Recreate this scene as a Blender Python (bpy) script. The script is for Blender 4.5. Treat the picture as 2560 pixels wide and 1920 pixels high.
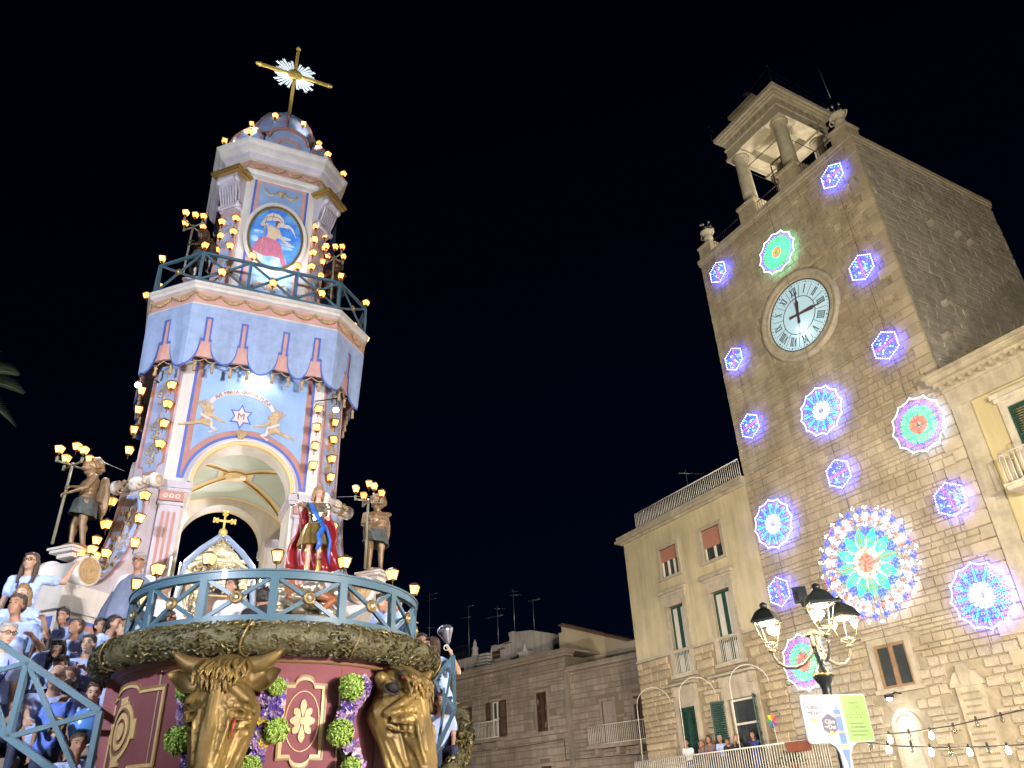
import bpy, bmesh, math, random
from math import radians as rad, sin, cos, pi
from mathutils import Vector, Matrix, Euler
from mathutils import noise as mnoise

for o in list(bpy.data.objects): bpy.data.objects.remove(o)
SC = bpy.context.scene
COL = SC.collection
rnd = random.Random(7)
V = Vector

# ------------------------------------------------------------------ camera
FPX, PITCH, ROLL = 1923.0, rad(29.4), rad(2.8)
CAMP = V((0, 0, 1.7))
FW = V((0, cos(PITCH), sin(PITCH)))
_u0 = V((1, 0, 0)).cross(FW)
CR = V((1, 0, 0)) * cos(ROLL) - _u0 * sin(ROLL)
CU = V((1, 0, 0)) * sin(ROLL) + _u0 * cos(ROLL)
cd = bpy.data.cameras.new('camera')
cam = bpy.data.objects.new('camera', cd); COL.objects.link(cam)
cam.matrix_world = Matrix(((CR.x, CU.x, -FW.x, CAMP.x), (CR.y, CU.y, -FW.y, CAMP.y), (CR.z, CU.z, -FW.z, CAMP.z), (0, 0, 0, 1)))
cd.sensor_width = 36.0; cd.lens = FPX / 2560 * 36.0
cd.clip_start = 0.05; cd.clip_end = 3000
SC.camera = cam

# ------------------------------------------------------------------ night sky, faint moon, exposure
w = bpy.data.worlds.new('World'); SC.world = w; w.use_nodes = True
nt = w.node_tree
bg = nt.nodes['Background']
sky = nt.nodes.new('ShaderNodeTexSky'); sky.sky_type = 'NISHITA'; sky.sun_disc = False
sky.sun_elevation = rad(4); sky.sun_rotation = rad(200); sky.ozone_density = 4
hsv = nt.nodes.new('ShaderNodeMixRGB'); hsv.blend_type = 'MULTIPLY'; hsv.inputs[0].default_value = 1
hsv.inputs[2].default_value = (0.35, 0.45, 1.0, 1)
nt.links.new(sky.outputs[0], hsv.inputs[1]); nt.links.new(hsv.outputs[0], bg.inputs[0])
bg.inputs[1].default_value = 0.0018
sun = bpy.data.lights.new('moon', 'SUN'); sun.energy = 0.012; sun.angle = rad(0.5); sun.color = (0.75, 0.85, 1)
so = bpy.data.objects.new('moon', sun); COL.objects.link(so)
so.rotation_euler = (rad(55), 0, rad(-200)); so['kind'] = 'helper'
SC.view_settings.view_transform = 'Standard'; SC.view_settings.look = 'None'
SC.view_settings.exposure = 0.45; SC.view_settings.gamma = 1.0
SC.view_settings.use_curve_mapping = False
SC.cycles.max_bounces = 5; SC.cycles.diffuse_bounces = 3; SC.cycles.glossy_bounces = 3
SC.cycles.transparent_max_bounces = 12; SC.cycles.sample_clamp_indirect = 3.0
SC.cycles.use_denoising = True

# ------------------------------------------------------------------ helpers
def ray(px, py):
    return (FW * FPX + CR * (px - 1280) - CU * (py - 960)).normalized()
def on_plane(px, py, p, n):
    d = ray(px, py); return CAMP + d * ((p - CAMP).dot(n) / d.dot(n))
def at_dist(px, py, h):
    d = ray(px, py); return CAMP + d * (h / math.hypot(d.x, d.y))
def at_z(px, py, z):
    d = ray(px, py); return CAMP + d * ((z - CAMP.z) / d.z)
def azv(deg): return V((sin(rad(deg)), cos(rad(deg)), 0))
def frame(o, x, y, z=V((0, 0, 1))):
    return Matrix(((x.x, y.x, z.x, o.x), (x.y, y.y, z.y, o.y), (x.z, y.z, z.z, o.z), (0, 0, 0, 1)))
def S(r, g, b):
    f = lambda c: (c / 255 / 12.92) if c <= 10 else ((c / 255 + 0.055) / 1.055) ** 2.4
    return (f(r), f(g), f(b))

MATS = {}
def mat(name, col, rough=0.6, metal=0.0, bump=0.0, bs=20, var=0.12, vs=3.0, isl=0.0, orand=0.0, col2=None, mixs=None,
        emis=0.0, ecol=None, esample=True, streak=0.0, sss=0, coat=0, spec=0.5, alpha=1.0, trans=0.0, stretch=None):
    m = bpy.data.materials.new(name); m.use_nodes = True; MATS[name] = m
    n, l = m.node_tree.nodes, m.node_tree.links
    p = n['Principled BSDF']
    p.inputs['Roughness'].default_value = rough; p.inputs['Metallic'].default_value = metal
    p.inputs['Specular IOR Level'].default_value = spec
    if coat: p.inputs['Coat Weight'].default_value = coat
    if alpha < 1:
        o_ = n['Material Output']; tr, gl, mx = n.new('ShaderNodeBsdfTransparent'), n.new('ShaderNodeBsdfGlossy'), n.new('ShaderNodeMixShader'); gl.inputs['Roughness'].default_value = 0.05
        gl.inputs[0].default_value = (*col, 1); mx.inputs[0].default_value = alpha; l.new(tr.outputs[0], mx.inputs[1]); l.new(gl.outputs[0], mx.inputs[2]); l.new(mx.outputs[0], o_.inputs[0]); return m
    if trans: p.inputs['Transmission Weight'].default_value = trans
    c = (*col, 1)
    if emis:
        p.inputs['Emission Color'].default_value = (*(ecol or col), 1); p.inputs['Emission Strength'].default_value = emis
        if not esample: m.cycles.emission_sampling = 'NONE'
    tc = n.new('ShaderNodeTexCoord'); src = tc.outputs['Object']
    if stretch:
        mp = n.new('ShaderNodeMapping'); mp.inputs['Scale'].default_value = stretch; l.new(src, mp.inputs[0]); src = mp.outputs[0]
    cur = None
    def rgb(c):
        r = n.new('ShaderNodeRGB'); r.outputs[0].default_value = (*c[:3], 1); return r.outputs[0]
    cur = rgb(c)
    if col2:
        nz = n.new('ShaderNodeTexNoise'); nz.inputs['Scale'].default_value = mixs or 4; nz.inputs['Detail'].default_value = 6
        l.new(src, nz.inputs[0])
        cr = n.new('ShaderNodeValToRGB'); cr.color_ramp.elements[0].position = 0.42; cr.color_ramp.elements[1].position = 0.58
        l.new(nz.outputs[0], cr.inputs[0])
        mx = n.new('ShaderNodeMixRGB'); l.new(cr.outputs[0], mx.inputs[0]); l.new(cur, mx.inputs[1]); l.new(rgb(col2), mx.inputs[2]); cur = mx.outputs[0]
    if var:
        nz = n.new('ShaderNodeTexNoise'); nz.inputs['Scale'].default_value = vs; nz.inputs['Detail'].default_value = 8; nz.inputs['Roughness'].default_value = 0.65
        l.new(src, nz.inputs[0])
        mr = n.new('ShaderNodeMapRange'); mr.inputs[1].default_value = 0.25; mr.inputs[2].default_value = 0.75
        mr.inputs[3].default_value = 1 - var * 1.6; mr.inputs[4].default_value = 1 + var
        l.new(nz.outputs[0], mr.inputs[0])
        mx = n.new('ShaderNodeMixRGB'); mx.blend_type = 'MULTIPLY'; mx.inputs[0].default_value = 1
        l.new(cur, mx.inputs[1]); l.new(mr.outputs[0], mx.inputs[2]); cur = mx.outputs[0]
    if streak:
        mp = n.new('ShaderNodeMapping'); mp.inputs['Scale'].default_value = (1.6, 1.6, 0.16); l.new(tc.outputs['Object'], mp.inputs[0])
        nz = n.new('ShaderNodeTexNoise'); nz.inputs['Scale'].default_value = 1.6; nz.inputs['Detail'].default_value = 7; nz.inputs['Roughness'].default_value = 0.7; l.new(mp.outputs[0], nz.inputs[0])
        mr = n.new('ShaderNodeMapRange'); mr.inputs[1].default_value = 0.42; mr.inputs[2].default_value = 0.68; mr.inputs[3].default_value = 1.05; mr.inputs[4].default_value = 1 - streak; l.new(nz.outputs[0], mr.inputs[0])
        mx = n.new('ShaderNodeMixRGB'); mx.blend_type = 'MULTIPLY'; mx.inputs[0].default_value = 1
        l.new(cur, mx.inputs[1]); l.new(mr.outputs[0], mx.inputs[2]); cur = mx.outputs[0]
    for amt, kind in ((isl, 'i'), (orand, 'o')):
        if amt:
            if kind == 'i': g = n.new('ShaderNodeNewGeometry').outputs['Random Per Island']
            else: g = n.new('ShaderNodeObjectInfo').outputs['Random']
            mr = n.new('ShaderNodeMapRange'); mr.inputs[3].default_value = 1 - amt; mr.inputs[4].default_value = 1 + amt * 0.7
            l.new(g, mr.inputs[0])
            mx = n.new('ShaderNodeMixRGB'); mx.blend_type = 'MULTIPLY'; mx.inputs[0].default_value = 1
            l.new(cur, mx.inputs[1]); l.new(mr.outputs[0], mx.inputs[2]); cur = mx.outputs[0]
    l.new(cur, p.inputs['Base Color'])
    if bump:
        nz = n.new('ShaderNodeTexNoise'); nz.inputs['Scale'].default_value = bs; nz.inputs['Detail'].default_value = 5
        l.new(src, nz.inputs[0])
        b = n.new('ShaderNodeBump'); b.inputs['Strength'].default_value = bump; b.inputs['Distance'].default_value = 0.02
        l.new(nz.outputs[0], b.inputs['Height']); l.new(b.outputs[0], p.inputs['Normal'])
    return m

class MB:
    """collects shapes; build() links them as one mesh object"""
    def __init__(s, M=None): s.v, s.f, s.mi, s.sm, s.M = [], [], [], [], M
    def add(s, vs, fs, mi=0, sm=False, M=None):
        b = len(s.v); M2 = s.M
        for q in vs:
            q = V(q)
            if M is not None: q = M @ q
            if M2 is not None: q = M2 @ q
            s.v.append(q)
        for f in fs:
            s.f.append([b + i for i in f]); s.mi.append(mi); s.sm.append(sm)
        return s
    def box(s, c, d, mi=0, M=None, taper=1.0, bev=0.0):
        x, y, z = d[0] / 2, d[1] / 2, d[2] / 2; t = taper
        vs = [(c[0] + sx * x * (t if sz > 0 else 1), c[1] + sy * y * (t if sz > 0 else 1), c[2] + sz * z) for sz in (-1, 1) for sy in (-1, 1) for sx in (-1, 1)]
        return s.add(vs, [(0, 2, 3, 1), (4, 5, 7, 6), (0, 1, 5, 4), (2, 6, 7, 3), (0, 4, 6, 2), (1, 3, 7, 5)], mi, False, M)
    def box6(s, x0, x1, y0, y1, z0, z1, mi=0, M=None):
        return s.box(((x0 + x1) / 2, (y0 + y1) / 2, (z0 + z1) / 2), (abs(x1 - x0), abs(y1 - y0), abs(z1 - z0)), mi, M)
    def prism(s, poly, fn, d0, d1, mi=0, sm=False):
        """poly: 2-D outline, fn(x,y,d)->point, between depths d0 and d1"""
        n = len(poly)
        vs = [fn(x, y, d0) for x, y in poly] + [fn(x, y, d1) for x, y in poly]
        fs = [tuple(range(n)), tuple(range(2 * n - 1, n - 1, -1))] + [(i, (i + 1) % n, n + (i + 1) % n, n + i) for i in range(n)]
        return s.add(vs, fs, mi, sm)
    def strip(s, pa, pb, fn, d0, d1, mi=0, closed=True):
        """band between two outlines of equal count, with thickness"""
        n = len(pa)
        vs = [fn(x, y, d) for d in (d0, d1) for P in (pa, pb) for x, y in P]
        fs = []
        for i in range(n if closed else n - 1):
            j = (i + 1) % n
            fs += [(2 * n + i, 2 * n + j, 3 * n + j, 3 * n + i), (i, n + i, n + j, j), (i, j, 2 * n + j, 2 * n + i), (n + i, 3 * n + i, 3 * n + j, n + j)]
        if not closed: fs += [(0, 2 * n, 3 * n, n), (n - 1, 2 * n - 1, 4 * n - 1, 3 * n - 1)]
        return s.add(vs, fs, mi)
    def lathe(s, prof, n=24, M=None, mi=0, sm=True, a0=0.0, a1=2 * pi, cap=True):
        full = abs(a1 - a0 - 2 * pi) < 1e-6; k = n if full else n + 1
        vs = []
        for r, z in prof:
            for i in range(k):
                a = a0 + (a1 - a0) * i / n; vs.append((r * cos(a), r * sin(a), z))
        fs = []
        for j in range(len(prof) - 1):
            for i in range(n):
                i2 = (i + 1) % k
                fs.append((j * k + i, j * k + i2, (j + 1) * k + i2, (j + 1) * k + i))
        if full and cap:
            if prof[0][0] > 1e-4: fs.append(tuple(range(k - 1, -1, -1)))
            if prof[-1][0] > 1e-4: fs.append(tuple((len(prof) - 1) * k + i for i in range(k)))
        return s.add(vs, fs, mi, sm, M)
    def tube(s, pts, r, n=8, mi=0, sm=True, closed=False, M=None, flat=1.0, caps=True):
        pts = [V(p) for p in pts]; N = len(pts)
        rs = r if isinstance(r, (list, tuple)) else [r] * N
        vs = []; up = None
        for i, p in enumerate(pts):
            if closed: t = pts[(i + 1) % N] - pts[i - 1]
            else: t = pts[min(i + 1, N - 1)] - pts[max(i - 1, 0)]
            t = t.normalized() if t.length > 1e-9 else V((0, 0, 1))
            if up is None:
                up = V((0, 0, 1)) if abs(t.z) < 0.9 else V((1, 0, 0))
            x = t.cross(up)
            if x.length < 1e-6: x = t.orthogonal()
            x.normalize(); y = x.cross(t).normalized(); up = y
            for k in range(n):
                a = 2 * pi * k / n; vs.append(p + x * (rs[i] * cos(a)) + y * (rs[i] * flat * sin(a)))
        fs = []
        for i in range(N if closed else N - 1):
            j = (i + 1) % N
            for k in range(n):
                k2 = (k + 1) % n; fs.append((i * n + k, i * n + k2, j * n + k2, j * n + k))
        if not closed and caps: fs += [tuple(range(n - 1, -1, -1)), tuple((N - 1) * n + k for k in range(n))]
        return s.add(vs, fs, mi, sm, M)
    def ell(s, c, r, n=12, m=8, mi=0, M=None, R=None):
        if isinstance(r, (int, float)): r = (r, r, r)
        vs = [V((0, 0, -r[2]))]
        for j in range(1, m):
            p = -pi / 2 + pi * j / m
            for i in range(n):
                a = 2 * pi * i / n; vs.append(V((r[0] * cos(p) * cos(a), r[1] * cos(p) * sin(a), r[2] * sin(p))))
        vs.append(V((0, 0, r[2])))
        if R is not None: vs = [R @ q for q in vs]
        vs = [q + V(c) for q in vs]
        fs = [(0, 1 + (i + 1) % n, 1 + i) for i in range(n)]
        for j in range(m - 2):
            for i in range(n):
                a = 1 + j * n; b = a + n; i2 = (i + 1) % n; fs.append((a + i, a + i2, b + i2, b + i))
        t = len(vs) - 1; a = 1 + (m - 2) * n
        fs += [(a + i, a + (i + 1) % n, t) for i in range(n)]
        return s.add(vs, fs, mi, True, M)
    def capsule(s, p, q, r1, r2=None, n=10, mi=0, flat=1.0, M=None):
        p, q = V(p), V(q); r2 = r1 if r2 is None else r2; d = (q - p); L = d.length; t = d / max(L, 1e-6)
        pts, rs = [], []
        for k in range(4):
            a = pi / 2 * k / 4; pts.append(p - t * (r1 * cos(a))); rs.append(max(r1 * sin(a), 1e-3))
        pts.append(p); rs.append(r1); pts.append(q); rs.append(r2)
        for k in range(3, -1, -1):
            a = pi / 2 * k / 4; pts.append(q + t * (r2 * cos(a))); rs.append(max(r2 * sin(a), 1e-3))
        return s.tube(pts, rs, n, mi, True, M=M, flat=flat)
    def mesh(s, name, mats):
        me = bpy.data.meshes.new(name)
        me.from_pydata([tuple(q) for q in s.v], [], s.f)
        for m in (mats if isinstance(mats, (list, tuple)) else [mats]): me.materials.append(MATS[m] if isinstance(m, str) else m)
        me.polygons.foreach_set('material_index', s.mi)
        me.polygons.foreach_set('use_smooth', s.sm)
        bm = bmesh.new(); bm.from_mesh(me); bmesh.ops.recalc_face_normals(bm, faces=bm.faces); bm.to_mesh(me); bm.free()
        return me
    def build(s, name, mats, parent=None, kind=None):
        return link(name, s.mesh(name, mats), parent, kind=kind)

def link(name, me, parent=None, M=None, kind=None):
    o = bpy.data.objects.new(name, me); COL.objects.link(o)
    if parent is not None:
        o.parent = parent; o.matrix_parent_inverse = world_of(parent).inverted()
    if M is not None: o.matrix_basis = M
    if kind: o['kind'] = kind
    return o
def world_of(o):
    m = o.matrix_basis.copy()
    while o.parent is not None:
        m = o.parent.matrix_basis @ o.matrix_parent_inverse @ m if False else world_of(o.parent) @ o.matrix_parent_inverse @ m
        break
    return m
def tag(o, label, cat, group=None):
    o['label'] = label; o['category'] = cat
    if group: o['group'] = group
    return o
def thing(name, label, cat, loc=(0, 0, 0), group=None):
    o = bpy.data.objects.new(name, None); COL.objects.link(o); o.location = loc; o.empty_display_size = 0.2
    return tag(o, label, cat, group)
def struct(name, mb, m): 
    o = mb.build(name, m); o['kind'] = 'structure'; return o

REMESH = []
def crumple(amp, freq, stretch=1.0):
    """folds pressed into a remeshed surface"""
    def f(me):
        import numpy as np
        n_ = len(me.vertices); co = np.empty(n_ * 3, 'f'); no = np.empty(n_ * 3, 'f'); me.vertices.foreach_get('co', co); me.vertices.foreach_get('normal', no); co = co.reshape(-1, 3); no = no.reshape(-1, 3)
        am = np.array([(0.45 - abs(mnoise.noise(V((c[0] * freq, c[1] * freq, c[2] * freq * stretch)))) * 1.9 + 0.3 * mnoise.noise(V((c[0] * freq * 2.3, c[1] * freq * 2.3, c[2] * freq * 2.3 * stretch)))) * amp for c in co.tolist()], 'f')
        co += no * am[:, None]; me.vertices.foreach_set('co', co.ravel()); me.update()
    return f
def remesh(o, vox, smooth=4, disp=None):
    md = o.modifiers.new('r', 'REMESH'); md.mode = 'VOXEL'; md.voxel_size = vox; md.use_smooth_shade = True
    if smooth:
        sm = o.modifiers.new('s', 'SMOOTH'); sm.iterations = smooth; sm.factor = 0.5
    REMESH.append((o, disp)); return o
def flush_remesh():
    bpy.context.view_layer.update(); dg = bpy.context.evaluated_depsgraph_get(); out = []
    for o, disp in REMESH:
        me = bpy.data.meshes.new_from_object(o.evaluated_get(dg)); out.append((o, me, disp))
    for o, me, disp in out:
        old = o.data; mats = [m for m in old.materials]
        o.modifiers.clear(); o.data = me; bpy.data.meshes.remove(old)
        if not me.materials:
            for m in mats: me.materials.append(m)
        for p in me.polygons: p.use_smooth = True
        if disp: disp(me)
    REMESH.clear()
def lamp(name, kind, loc, energy, color=(1, 1, 1), size=0.1, parent=None, rot=None, spot=None, blend=0.3):
    L = bpy.data.lights.new(name, kind); L.energy = energy; L.color = color
    if kind == 'AREA': L.shape = 'DISK'; L.size = size
    elif kind in ('POINT', 'SPOT'): L.shadow_soft_size = size
    if kind == 'SPOT': L.spot_size = spot; L.spot_blend = blend
    o = bpy.data.objects.new(name, L); COL.objects.link(o); o.location = loc
    if rot is not None: o.rotation_euler = rot
    if parent is not None: o.parent = parent; o.matrix_parent_inverse = world_of(parent).inverted()
    return o
def aim(o, target):
    d = V(target) - o.location; o.rotation_euler = d.to_track_quat('-Z', 'Y').to_euler()
def copy_tree(o, parent=None):
    c = o.copy(); COL.objects.link(c)
    if parent is not None: c.parent = parent
    for ch in list(o.children): copy_tree(ch, c)
    return c
def arc(cx, cy, r, a0, a1, n): return [(cx + r * cos(a0 + (a1 - a0) * i / n), cy + r * sin(a0 + (a1 - a0) * i / n)) for i in range(n + 1)]
def text(name, body, size, M, m, parent, ext=0.002, align='CENTER'):
    c = bpy.data.curves.new(name, 'FONT'); c.body = body; c.size = size; c.extrude = ext; c.align_x = align; c.align_y = 'CENTER'
    c.resolution_u = 2
    c.materials.append(MATS[m]); o = link(name, c, parent, M); TEXTS.append(o); return o
TEXTS = []
def flush_text():
    bpy.context.view_layer.update(); dg = bpy.context.evaluated_depsgraph_get()
    for o in TEXTS:
        me = bpy.data.meshes.new_from_object(o.evaluated_get(dg)); n = link(o.name.split('.')[0] + '_', me, o.parent, o.matrix_basis.copy())
        nm = o.name.split('.')[0]; bpy.data.objects.remove(o); n.name = nm
# ------------------------------------------------------------------ materials of the town
mat('paving', (0.16, 0.15, 0.13), 0.7, bump=0.3, bs=8)
mat('tower_core', (0.34, 0.29, 0.21), 0.9, bump=0.4, bs=18, var=0.25)
mat('tower_stone', (0.44, 0.38, 0.275), streak=0.2, rough=0.85, bump=0.5, bs=14, var=0.17, vs=1.1, isl=0.13, col2=(0.36, 0.30, 0.205), mixs=0.45)
mat('tower_block', (0.42, 0.365, 0.275), 0.85, bump=0.55, bs=14, var=0.22, vs=6, orand=0.14)
mat('tower_quoin', (0.44, 0.38, 0.275), 0.85, bump=0.4, bs=14, var=0.18, vs=1.3, isl=0.13)
mat('side_stone', (0.36, 0.335, 0.30), 0.9, streak=0.22, bump=0.6, bs=12, var=0.2, vs=0.9, isl=0.14)
mat('dressed', (0.44, 0.39, 0.30), 0.8, streak=0.2, bump=0.25, bs=16, var=0.2, vs=2.2)
mat('pale_stone', (0.52, 0.48, 0.40), 0.75, bump=0.2, bs=18, var=0.2, vs=3)
mat('plaster_y', (0.53, 0.465, 0.31), 0.9, streak=0.2, bump=0.08, bs=40, var=0.1, vs=0.8, col2=(0.49, 0.43, 0.28), mixs=0.7)
mat('plaster_r', (0.50, 0.43, 0.25), 0.9, streak=0.12, bump=0.06, bs=40, var=0.07, vs=0.6)
mat('rough_core', (0.28, 0.225, 0.15), 0.9, bump=0.4, bs=20)
mat('rough_block', (0.43, 0.355, 0.235), 0.9, bump=0.8, bs=9, var=0.25, vs=7, orand=0.2)
mat('rough_mass', (0.42, 0.335, 0.20), 0.9, bump=0.8, bs=9, var=0.25, vs=3, isl=0.2)
mat('iron', (0.03, 0.03, 0.03), 0.5, metal=0.6, var=0.05)
mat('white_iron', (0.68, 0.66, 0.6), 0.45, var=0.06)
mat('green_wood', (0.012, 0.055, 0.045), 0.45, var=0.1, vs=6)
mat('brown_wood', (0.07, 0.035, 0.025), 0.6, var=0.2, vs=6)
mat('pine_wood', (0.28, 0.17, 0.09), 0.55, var=0.2, vs=8)
mat('window_glass', (0.05, 0.06, 0.065), 0.08, var=0.3, vs=0.9)
mat('curtain', (0.55, 0.53, 0.48), 0.8, var=0.1, bump=0.3, bs=30, stretch=(8, 8, 0.4))
mat('blind_red', (0.42, 0.20, 0.14), 0.6, var=0.08, vs=9)
mat('blind_grey', (0.30, 0.25, 0.22), 0.7, var=0.1)
mat('far_stone', (0.28, 0.235, 0.19), 0.9, streak=0.25, bump=0.4, bs=10, var=0.25, vs=0.6, isl=0.16)
mat('far_core', (0.17, 0.14, 0.10), 0.9, bump=0.3, bs=14)
mat('far_white', (0.46, 0.45, 0.45), 0.85, streak=0.3, bump=0.12, bs=20, var=0.15, vs=0.8)
mat('far_cream', (0.50, 0.44, 0.32), 0.85, bump=0.1, bs=25, var=0.1, vs=0.6)
mat('roof_tile', (0.16, 0.10, 0.07), 0.85, bump=0.3, bs=20, isl=0.3)
mat('aluminium', (0.35, 0.35, 0.36), 0.4, metal=0.8, var=0.1)
mat('bronze_bell', (0.10, 0.07, 0.04), 0.45, metal=0.8)
mat('dry_weed', (0.28, 0.2, 0.08), 0.9, isl=0.3)
mat('clock_glass', (0.45, 0.60, 0.68), 0.22, var=0.04, vs=1.5, emis=0.28, ecol=(0.5, 0.82, 1.0))
mat('clock_ink', (0.035, 0.03, 0.03), 0.6, var=0)
mat('clock_hand', (0.10, 0.055, 0.05), 0.5, var=0)
mat('cable', (0.02, 0.02, 0.02), 0.6, var=0)

g = MB(); g.box6(-400, 400, -400, 400, -0.3, 0); struct('ground', g, 'paving')

# frame of the street front: u to the right, w outward, z up
TL = V((10.06, 31.9, 0)); TU = azv(150); TN = azv(240)
FT = frame(TL, TU, TN)
def ft(u, w, z): return FT @ V((u, w, z))
RT = frame(V((0, 0, 0)), TU, V((0, 0, 1)), TN)           # upright text/wheel frame: x right, y up, z outward
def rt(u, w, z): return Matrix.Translation(ft(u, w, z)) @ RT
def tu(px, py, w=0.0):
    p = on_plane(px, py, ft(0, w, 0), TN) - TL; return p.dot(TU), p.z

def stone_faces(x0, x1, z0, z1, d0, d1, ch=0.02):
    vs = [(x0, d0, z0), (x1, d0, z0), (x1, d0, z1), (x0, d0, z1), (x0 + ch, d1, z0 + ch), (x1 - ch, d1, z0 + ch), (x1 - ch, d1, z1 - ch), (x0 + ch, d1, z1 - ch)]
    return vs, [(4, 5, 6, 7), (0, 1, 5, 4), (1, 2, 6, 5), (2, 3, 7, 6), (3, 0, 4, 7)]
def courses(u0, u1, z0, z1, ch, l0, l1, skip, r, gap=0.012, endl=None):
    z = z0; out = []
    while z < z1 - 0.05:
        h = min(ch * r.choice((0.65, 0.8, 0.95, 1.1, 1.3, 1.5)) * r.uniform(0.92, 1.08), z1 - z); u = u0; first = True
        while u < u1 - 0.03:
            L = r.uniform(l0, l1)
            if first: L *= r.uniform(0.5, 1)
            first = False
            e = min(u + L, u1)
            if u1 - e < l0 * 0.5: e = u1
            if not skip((u + e) / 2, z + h / 2, (e - u) / 2, h / 2): out.append((u + gap / 2, e - gap / 2, z + gap / 2, z + h - gap / 2))
            u = e
        z += h
    return out
def lay(parent, M, stones, mass_mat, part_mat, r, nparts=300, dep=(0.03, 0.06), key=None, ch=0.02):
    """the largest-showing stones as parts that share mesh data, the rest one mass"""
    stones = sorted(stones, key=key or (lambda q: q[2]))
    mb = MB(M)
    for q in stones[nparts:]:
        vs, fs = stone_faces(*q, -0.01, r.uniform(*dep), min(ch, (q[3] - q[2]) * 0.2)); mb.add(vs, fs)
    if mb.v: mb.build('stone_courses', mass_mat, parent, kind='stuff')
    shapes = []
    for k in range(6):
        b = MB(); j = lambda s: r.uniform(-s, s)
        vs, fs = stone_faces(-0.5, 0.5, -0.5, 0.5, -0.02, 0.05, 0.0)
        vs = [(x + (j(0.02) if i < 4 else (-0.06 * (1 if x > 0 else -1) + j(0.03))), d + (j(0.012) if i > 3 else 0), z + (0 if i < 4 else (-0.1 * (1 if z > 0 else -1) + j(0.03)))) for i, (x, d, z) in enumerate(vs)]
        b.add(vs, fs); shapes.append(b.mesh('stone', part_mat))
    for q in stones[:nparts]:
        c = M @ V(((q[0] + q[1]) / 2, 0, (q[2] + q[3]) / 2))
        R3 = M.to_3x3().to_4x4() @ Matrix.Diagonal((q[1] - q[0], 1, q[3] - q[2], 1))
        link('stone', r.choice(shapes), parent, Matrix.Translation(c) @ R3)
def bars(parent, p0, p1, n, h, r, m, name='baluster', lean=V((0, 0, 1))):
    """n upright bars from p0 to p1 with top and bottom rails, each bar a part"""
    me = MB().tube([(0, 0, 0), (0, 0, h)], r, 5).mesh(name, m)
    for i in range(n):
        link(name, me, parent, Matrix.Translation(p0.lerp(p1, i / (n - 1))))
    rl = MB()
    for z in (0.03, h): rl.tube([p0 + V((0, 0, z)), p1 + V((0, 0, z))], r * 1.6, 6)
    return rl.build('rail', m, parent)

# ------------------------------------------------------------------ clock tower
tower = thing('clock_tower', 'tall square stone clock tower with columned belfry hung with light wheels', 'tower', ft(4.8, -4.8, 0))
W = 9.6
mb = MB(FT); mb.box6(0.03, W - 0.03, -9.6, -0.02, 0, 26.0); mb.box6(0.2, W - 0.2, -9.5, -0.3, 25.9, 26.2)
mb.build('wall', 'tower_core', tower)
CKU, CKZ = 4.87, 20.0
holes = [(4.05, 5.7, 4.75, 6.6), (4.1, 5.35, 0, 4.35), (6.6, 7.85, 0, 5.35)]
def skipT(u, z, hu, hz):
    if math.hypot(u - CKU, z - CKZ) < 2.12 + hu * 0.3: return True
    return any(a - hu * 0.7 < u < b + hu * 0.7 and c - hz * 0.5 < z < d + hz * 0.5 for a, b, c, d in holes)
r = random.Random(3)
st = courses(0.0, W, 0.9, 26.2, 0.22, 0.28, 0.62, skipT, r)
lay(tower, FT, st, 'tower_stone', 'tower_block', r, 300)
# corner blocks (larger, dressed)
FS = frame(ft(W, 0, 0), -TN, TU)        # side face: x back, y outward
st = courses(0.0, 9.6, 13.2, 26.1, 0.2, 0.3, 0.8, lambda *a: False, r)
lay(tower, FS, st, 'side_stone', 'side_stone', r, 0, dep=(0.015, 0.05))
mb = MB(FT)
z = 1.0; k = 0
while z < 26.0:
    h = r.uniform(0.36, 0.5); L = 0.75 if k % 2 else 0.42; L *= r.uniform(0.85, 1.2)
    vs, fs = stone_faces(W - L, W + 0.055, z, z + h - 0.02, -0.02, 0.085, 0.02); mb.add(vs, fs); z += h; k += 1
mb.build('corner_stones', 'tower_quoin', tower, kind='stuff')
# putlog stones and scars on the side face
for x, z in ((2.0, 18.1), (1.2, 16.4), (5.2, 22.7), (5.9, 22.5), (3.3, 22.6)):
    mb = MB(FS); mb.prism([(-0.02, 0.09), (0.3, 0.09), (0.3, -0.02), (0.2, -0.1), (0.08, -0.14), (-0.02, -0.14)], lambda a, b, d: V((x + d, a, z + b)), -0.08, 0.08); mb.build('corbel', 'side_stone', tower)
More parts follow.
